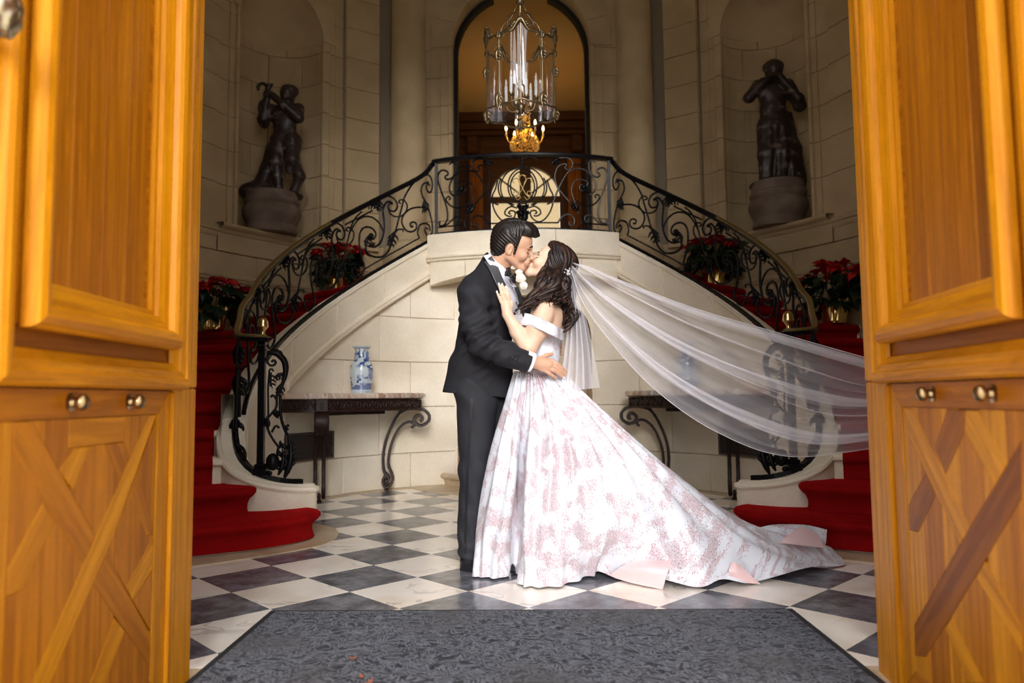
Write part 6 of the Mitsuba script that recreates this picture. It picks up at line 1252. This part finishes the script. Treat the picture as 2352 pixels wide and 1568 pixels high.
for i in range(120):                             # strands drawn back over the head
    u, w = g.random(), g.random(); sd_ = -1 if i < 84 else 1
    d0 = (.62 - .75 * u, sd_ * (.10 + .45 * w * (1 - u)), .80); d1 = (-.15 - .75 * u, sd_ * (.95 - .75 * u), .45 - .3 * w); d2 = (-.45 - .5 * u, sd_ * (.85 - .7 * u), -.25 - .25 * w); d3 = (-.55 - .4 * u, sd_ * (.75 - .6 * u), -.75)
    lk([onhead(d0, .985), onhead(np.add(d0, d1), 1.0), onhead(d1, 1.02), onhead(d2, 1.02), onhead(d3, 1.0)], g.uniform(.006, .0105), .0035, 1.5)
for i in range(7):                               # a loose plait round the back of the head
    d = (-.25 - .11 * i, -.80 + .03 * i, .72 - .20 * i); e_ = (-.33 - .11 * i, -.74 + .03 * i, .50 - .20 * i)
    lk([onhead(np.add(d, (.05, 0, .05)), 1.05), onhead(d, 1.09), onhead(e_, 1.09), onhead(np.add(e_, (-.05, 0, -.05)), 1.04)], .012, .002, 1)
for i in range(30): lk([bh.at((g.uniform(-.08, .04), .085, g.uniform(-.02, .08))), np.array((0.168, 3.930, 1.464)), np.array((0.157, 3.980, 1.377)) + g.normal(size=3) * .02, np.array((0.098, 4.000, 1.286)) + g.normal(size=3) * .03], .011, .012, 1.8)
for j, (x0, x1, zz) in enumerate(((1306, 1323, 770), (1300, 1306, 762), (1312, 1318, 745))):      # three long ringlets
    ms.append(lock(np.array([(0.214, 3.720, 1.453), (0.224, 3.700, 1.340), np.array((0.240, 3.700, 1.285)) + [.01 * j, .01 * j, 0], np.array((0.219, 3.700, 1.183)) + [.012 * j - .01, .01 * j, .012 * j]]), .012, .016, 1.5 + j, fl=2.4))
hm = cat(ms); uvh = np.stack([np.concatenate([g.random() * 20 + .055 * np.abs(np.arange(len(q.vertices)) % 7 - 3) for q in ms]) + hm.vertices[:, 0] * 5, hm.vertices[:, 2] * 2], 1)
k = put(br + '__hair', hm, 'hair_bride', smooth=True, uv=uvh); lab(k, 'long wavy dark brown hair', kind='stuff')
jm = []
for i in range(26):
    a = i * 2.4; r = .003 + .0052 * (i % 6); c = np.array((0.221, 3.685, 1.469)) + np.array([r * math.cos(a) * .55, .004 * g.random(), .025 * math.sin(i * .9) + r * .4 * math.sin(a)]); jm.append(moved(trimesh.creation.icosphere(subdivisions=1, radius=.0032 + .0024 * g.random()), *c))
k = put(br + '__hair_comb', cat(jm), 'jewel', smooth=True); lab(k, 'sparkling jewelled hair comb', kind='stuff')
# bodice
BD = SDF(); BD.ell((0.102, 3.860, 1.192), (.098, .140, .085), .05).ell((0.087, 3.860, 1.079), (.097, .124, .12), .05).ell((0.079, 3.860, 0.989), (.108, .135, .05), .04).ell((0.023, 3.800, 1.205), (.05, .05, .055), .04).ell((0.019, 3.910, 1.215), (.05, .05, .055), .04)
zt_ = (0.081, 3.800, 1.240)[2]
bm = BD.mesh(.006, lambda D, X, Y, Z: np.maximum(np.maximum(D + .0015 * np.sin(120 * X), Z - zt_ + .18 * np.maximum(X - .08, 0)), (0.078, 3.800, 0.962)[2] - Z))
planar = lambda m: np.stack([m.vertices[:, 0] + .7 * m.vertices[:, 1], m.vertices[:, 2]], 1)
dr_key = put(br + '__gown', bm, 'toile_satin', smooth=True, uv=planar(bm)); lab(dr_key, 'white satin gown printed with pink sprigs, with a long train')
bp_ = cr(np.array([(-0.056, 3.760, 1.245), (-0.025, 3.700, 1.245), (0.010, 3.655, 1.244), (0.060, 3.612, 1.224), (0.115, 3.612, 1.198), (0.157, 3.660, 1.180), (0.187, 3.760, 1.175), (0.199, 3.860, 1.184), (0.196, 3.980, 1.203), (0.163, 4.060, 1.239), (0.075, 4.070, 1.270), (-0.008, 3.980, 1.271), (-0.053, 3.860, 1.255)]), 6, True)
rows = []
nr = len(bp_); cen = bp_.mean(0)
tg = np.roll(bp_, -1, 0) - np.roll(bp_, 1, 0); tg /= np.linalg.norm(tg, axis=1, keepdims=True); nb_ = np.cross(tg, [0, 0, 1.0]); nb_ /= np.linalg.norm(nb_, axis=1, keepdims=True); sg = np.sign(((bp_ - cen) * nb_).sum(1, keepdims=True)); nb_ = nb_ * np.where(sg == 0, 1, sg); nb_ = np.sign((nb_ * (bp_ - cen)).sum()) * nb_
for z, d in ((-.030, .0), (-.029, .006), (-.012, .0085), (.004, .007), (.018, .009), (.029, .004), (.031, -.004), (.02, -.008), (-.02, -.008)): rows.append(bp_ + nb_ * d + np.array([0, 0, z]) + .0025 * np.sin(np.arange(nr) * .7)[:, None] * nb_)
bandm = MM(np.vstack(rows), grid_faces(len(rows), nr, True, True)); trimesh.repair.fix_normals(bandm)
k = put(dr_key + '__shoulder_band', bandm, 'toile_satin', smooth=True, uv=planar(bandm)); lab(k, 'folded off the shoulder band')
# skirt and train: ribs from the waist to the hem
RIBS = [[(-0.042, 3.830, 0.995), (-0.087, 3.770, 0.823), (-0.142, 3.730, 0.651), (-0.196, 3.700, 0.441), (-0.239, 3.680, 0.214), (-0.256, 3.665, -0.005)],
 [(-0.028, 3.755, 0.984), (-0.059, 3.650, 0.824), (-0.101, 3.580, 0.659), (-0.139, 3.560, 0.457), (-0.178, 3.570, 0.233), (-0.203, 3.620, -0.000)],
 [(-0.006, 3.735, 0.977), (-0.035, 3.610, 0.803), (-0.055, 3.540, 0.620), (-0.077, 3.530, 0.419), (-0.100, 3.545, 0.216), (-0.124, 3.600, 0.004)],
 [(0.011, 3.735, 0.974), (-0.019, 3.690, 0.780), (-0.030, 3.690, 0.568), (-0.030, 3.700, 0.355), (-0.030, 3.710, 0.144), (-0.051, 3.720, -0.000)],
 [(0.029, 3.725, 0.972), (0.015, 3.585, 0.782), (0.000, 3.500, 0.582), (-0.010, 3.455, 0.389), (-0.018, 3.440, 0.196), (-0.034, 3.480, 0.001)],
 [(0.054, 3.720, 0.969), (0.071, 3.565, 0.782), (0.072, 3.470, 0.584), (0.063, 3.420, 0.393), (0.046, 3.400, 0.203), (0.023, 3.435, -0.002)],
 [(0.078, 3.720, 0.966), (0.129, 3.565, 0.781), (0.161, 3.470, 0.583), (0.161, 3.420, 0.392), (0.152, 3.405, 0.202), (0.137, 3.440, 0.002)],
 [(0.102, 3.720, 0.964), (0.191, 3.580, 0.781), (0.247, 3.480, 0.582), (0.264, 3.430, 0.390), (0.268, 3.440, 0.194), (0.260, 3.560, 0.019)],
 [(0.124, 3.735, 0.964), (0.243, 3.610, 0.779), (0.339, 3.510, 0.579), (0.393, 3.470, 0.384), (0.430, 3.480, 0.205), (0.386, 3.600, 0.025)],
 [(0.142, 3.750, 0.965), (0.297, 3.650, 0.778), (0.442, 3.560, 0.574), (0.539, 3.500, 0.378), (0.619, 3.480, 0.204), (0.651, 3.420, 0.000)],
 [(0.161, 3.775, 0.967), (0.335, 3.700, 0.777), (0.522, 3.620, 0.568), (0.687, 3.550, 0.371), (0.814, 3.510, 0.197), (0.855, 3.420, -0.001)],
 [(0.177, 3.800, 0.968), (0.373, 3.760, 0.764), (0.608, 3.700, 0.540), (0.826, 3.630, 0.338), (1.003, 3.580, 0.172), (1.120, 3.520, 0.000)],
 [(0.193, 3.840, 0.969), (0.403, 3.840, 0.755), (0.659, 3.810, 0.520), (0.915, 3.740, 0.301), (1.179, 3.720, 0.130), (1.580, 3.830, -0.005)],
 [(0.206, 3.880, 0.970), (0.435, 3.910, 0.753), (0.704, 3.930, 0.520), (0.976, 3.940, 0.302), (1.177, 3.950, 0.185), (1.566, 3.985, 0.036)],
 [(0.204, 3.930, 0.976), (.36, 4.02, .74), (.62, 4.06, .50), (.95, 4.06, .25), (1.28, 4.04, .09), (1.52, 4.04, .012)],
 [(0.181, 3.975, 0.984), (.30, 4.10, .62), (.46, 4.2, .36), (.66, 4.27, .14), (.8, 4.3, .05), (.95, 4.32, .01)],
 [(0.117, 3.990, 0.990), (.16, 4.13, .66), (.24, 4.22, .38), (.32, 4.3, .16), (.38, 4.36, .05), (.42, 4.4, .01)],
 [(0.035, 3.970, 0.995), (-.02, 4.08, .68), (-.06, 4.15, .40), (-.08, 4.2, .18), (-.09, 4.22, .06), (-.1, 4.23, .01)],
 [(-0.025, 3.920, 0.996), (-.09, 3.98, .68), (-.16, 4.0, .42), (-.21, 4.02, .18), (-.23, 4.02, .06), (-.24, 4.02, .01)]]
RB = np.array([cr(np.array(r), 12) for r in RIBS]); NU = 14
SK = np.array([cr(RB[:, j], NU, True) for j in range(RB.shape[1])])         # v, u, 3
nv, nu = SK.shape[:2]; vv = np.linspace(0, 1, nv)[:, None]; uu = np.arange(nu)[None, :] / NU
du_ = np.roll(SK, -1, 1) - np.roll(SK, 1, 1); dv_ = np.gradient(SK, axis=0); nn_ = np.cross(du_, dv_); nn_ /= np.linalg.norm(nn_, axis=2, keepdims=True) + 1e-9
if (nn_[:, 4 * NU, 1]).mean() > 0: nn_ = -nn_
pl_ = .013 * np.sin(2 * np.pi * uu * 2.2) * np.exp(-vv * 4.5) + .021 * np.sin(2 * np.pi * uu * .9 + 2.2 * vv + 1.0) * np.sin(np.pi * np.clip(vv * 1.1, 0, 1)) ** .7 + .012 * (meshkit.fbm(SK * [5, 5, 3], 3, 4) - .5) * np.clip(vv * 2, 0, 1)
pl_ = pl_ + .012 * np.sin(2 * np.pi * uu * 1.35 + .6) * np.clip((vv - .75) * 4, 0, 1)
SK = SK + nn_ * (pl_ * np.where((uu > 12.6), .4, 1))[..., None]
tr = np.clip((vv - .72) / .28, 0, 1); fl_ = (uu > 7.5) & (uu < 14.5)
SK[..., 2] += np.where(fl_, .022 * tr * (1 + np.sin(2 * np.pi * uu * .8 + 1)), 0)
SK[-1, :, 2] = np.where(fl_[0], np.maximum(SK[-1, :, 2] * .0 + .010 + .020 * (1 + np.sin(2 * np.pi * uu[0] * .8 + 1)) * .7, .008), np.maximum(.009, np.minimum(SK[-1, :, 2], .02)))
SK[..., 2] = np.maximum(SK[..., 2], .009)
su = np.cumsum(np.linalg.norm(np.diff(SK, axis=1, prepend=SK[:, :1]), axis=2), 1); su = su - su[:, 7 * NU:7 * NU + 1]; sv_ = np.cumsum(np.linalg.norm(np.diff(SK, axis=0, prepend=SK[:1]), axis=2), 0)
w0 = np.concatenate([SK, SK[:, :1]], 1); uvk = np.stack([np.concatenate([su, su[:, -1:] + .01], 1), np.concatenate([sv_, sv_[:, :1]], 1)], -1)
skm = MM(w0.reshape(-1, 3), grid_faces(nv, nu + 1)); 
k = put(dr_key + '__skirt', skm, 'toile_satin', smooth=True, uv=uvk.reshape(-1, 2)); lab(k, 'full skirt sweeping into a train')
def patch(C, n=16):
    """A cloth patch through a 3 x 3 net of points."""
    C = np.asarray(C, float); r = np.array([cr(C[i], n // 2) for i in range(3)]); q = np.array([cr(r[:, j], n // 2) for j in range(r.shape[1])]); return MM(q.reshape(-1, 3), grid_faces(q.shape[0], q.shape[1]))
for C in ([[(0.386, 3.560, 0.030), (0.459, 3.500, 0.013), (0.604, 3.405, 0.001)], [(0.435, 3.490, 0.085), (0.511, 3.415, 0.090), (0.626, 3.385, 0.085)], [(0.521, 3.500, 0.124), (0.595, 3.490, 0.120), (0.669, 3.460, 0.137)]],
          [[(0.915, 3.450, 0.030), (0.971, 3.450, 0.020), (1.061, 3.470, 0.005)], [(0.909, 3.440, 0.074), (0.949, 3.435, 0.068), (1.009, 3.450, 0.052)], [(0.927, 3.460, 0.105), (0.940, 3.450, 0.109), (0.965, 3.455, 0.098)]],
          [[(1.259, 3.800, 0.127), (1.366, 3.800, 0.113), (1.495, 3.840, 0.092)], [(1.335, 3.860, 0.160), (1.411, 3.860, 0.138), (1.501, 3.880, 0.112)], [(1.412, 3.930, 0.185), (1.461, 3.930, 0.167), (1.504, 3.930, 0.144)]]):
    k = put(dr_key + '__turned_lining', patch(C), 'pink_lining', smooth=True); lab(k, 'pale pink lining showing where the hem turns over')
pm = patch([[(1.198, 3.945, 0.175), (1.326, 3.930, 0.132), (1.457, 3.940, 0.103)], [(1.267, 3.985, 0.181), (1.408, 3.970, 0.174), (1.538, 3.950, 0.074)], [(1.332, 4.010, 0.183), (1.472, 4.020, 0.176), (1.577, 4.000, 0.154)]])
put(dr_key + '__train_end', pm, 'toile_satin', smooth=True, uv=planar(pm))
# veil: one wide length of tulle gathered at the comb and blown to the right
NA_, NRV = 340, 90
A_ = np.linspace(0, 1, NA_)[None, :]; R_v = np.linspace(0, 1, NRV)[:, None]
top_ = cr(np.array([(0.250, 3.780, 1.552), (0.351, 3.780, 1.524), (0.506, 3.780, 1.459), (0.878, 3.780, 1.311), (1.312, 3.780, 1.173), (1.722, 3.780, 1.043), (1.904, 3.780, 0.982)]), 20); bot_ = cr(np.array([(0.241, 3.720, 1.493), (0.293, 3.700, 1.339), (0.401, 3.680, 1.173), (0.627, 3.660, 0.912), (0.938, 3.660, 0.688), (1.318, 3.680, 0.553), (1.823, 3.720, 0.592)]), 20)
rs_ = lambda C: np.stack([np.interp(R_v[:, 0], np.linspace(0, 1, len(C)), C[:, k]) for k in range(3)], 1)
top_, bot_ = rs_(top_), rs_(bot_)
A0_ = A_; A_ = A_ + .05 * np.sin(np.pi * A_) * (meshkit.noise(np.stack(np.broadcast_arrays(A_ * 5, R_v * 3.2, 0 * A_ * R_v + .5), -1), 3) - .5) + .02 * np.sin(2 * np.pi * (R_v * 1.1 + A_)) * np.sin(np.pi * A_)
env = np.clip(A_ * 12, 0, 1) * np.clip((1 - A_) * 12, 0, 1)
A2 = A_ + env * (.058 * np.sin(2 * np.pi * 2.8 * A_ + 1.6 * R_v + .4) + .034 * np.sin(2 * np.pi * 6.3 * A_ - 2.4 * R_v + 1.2) + .016 * np.sin(2 * np.pi * 13.7 * A_ + 2.6 * R_v) + .006 * np.sin(2 * np.pi * 29 * A_ - 3 * R_v))
yo = (.10 * np.sin(2 * np.pi * 2.8 * A_ + 1.6 * R_v + 1.9) + .045 * np.sin(2 * np.pi * 6.3 * A_ - 2.4 * R_v + 2.7) + .018 * np.sin(2 * np.pi * 13.7 * A_ + 2.6 * R_v + 1.5) + .006 * np.sin(2 * np.pi * 29 * A_ - 3 * R_v + 1.5)) * (.12 + .88 * R_v ** .8)
VV = top_[:, None] * (1 - A2[..., None]) + bot_[:, None] * A2[..., None]
VV[..., 1] += yo; VV[..., 2] += .05 * R_v * np.sin(np.pi * A_) * np.sin(2.2 * R_v + 1.0) * -.6
k = put(br + '__veil', MM(VV.reshape(-1, 3), grid_faces(NRV, NA_)), 'tulle', smooth=True); lab(k, 'sheer white tulle veil blowing out to the right')
put(k + '__edge', tube(VV[:, 0], .0022, 5), 'tulle_edge'); put(k + '__edge', tube(VV[:, -1], .0022, 5), 'tulle_edge')
NB = 160; A_ = np.linspace(0, 1, NB)[None, :]; R_v = np.linspace(0, 1, 60)[:, None]
tl, bl_ = np.array((0.231, 3.780, 1.525)), np.array((0.249, 3.720, 1.492)); 
fx = np.array([(0.177, 3.860, 0.898), (0.207, 3.760, 0.896), (0.258, 3.700, 0.895), (0.304, 3.740, 0.899), (0.376, 3.880, 0.907)]); fx = cr(fx, 12); fx = np.stack([np.interp(A_[0], np.linspace(0, 1, len(fx)), fx[:, k]) for k in range(3)], 1)
st_ = tl + (bl_ - tl) * A_[0][:, None]; mid_ = st_ * .5 + fx * .5 + np.stack([.03 + 0 * A_[0], -.02 + 0 * A_[0], .0 * A_[0]], 1)
VB = (1 - R_v[..., None]) ** 2 * st_[None] + 2 * (R_v * (1 - R_v))[..., None] * mid_[None] + (R_v ** 2)[..., None] * fx[None]
VB = VB + (np.array([1, 0, 0]) * (.018 * np.sin(2 * np.pi * 5 * A_ + R_v))[..., None] + np.array([0, 1, 0]) * (.03 * np.sin(2 * np.pi * 5 * A_ + 1.6 + R_v))[..., None]) * R_v[..., None]
put(k + '__fall', MM(VB.reshape(-1, 3), grid_faces(60, NB)), 'tulle', smooth=True)
# look-alikes share a group
for k_, t_ in (('staircase', 'twin curved stairs'), ('stair_carpet', 'red stair carpets'), ('stair_railing', 'stair railings'), ('console_table', 'console tables'), ('porcelain_vase', 'blue and white vases'), ('vent_grille', 'wall grilles'), ('statue', 'niche statues'), ('potted_poinsettia', 'poinsettias on the stairs'), ('leaf_scrap', 'leaf scraps on the mat')):
    for q_ in [a for a in labels if (a == k_ or a.startswith(k_ + '_0')) and '__' not in a]: labels[q_]['group'] = t_
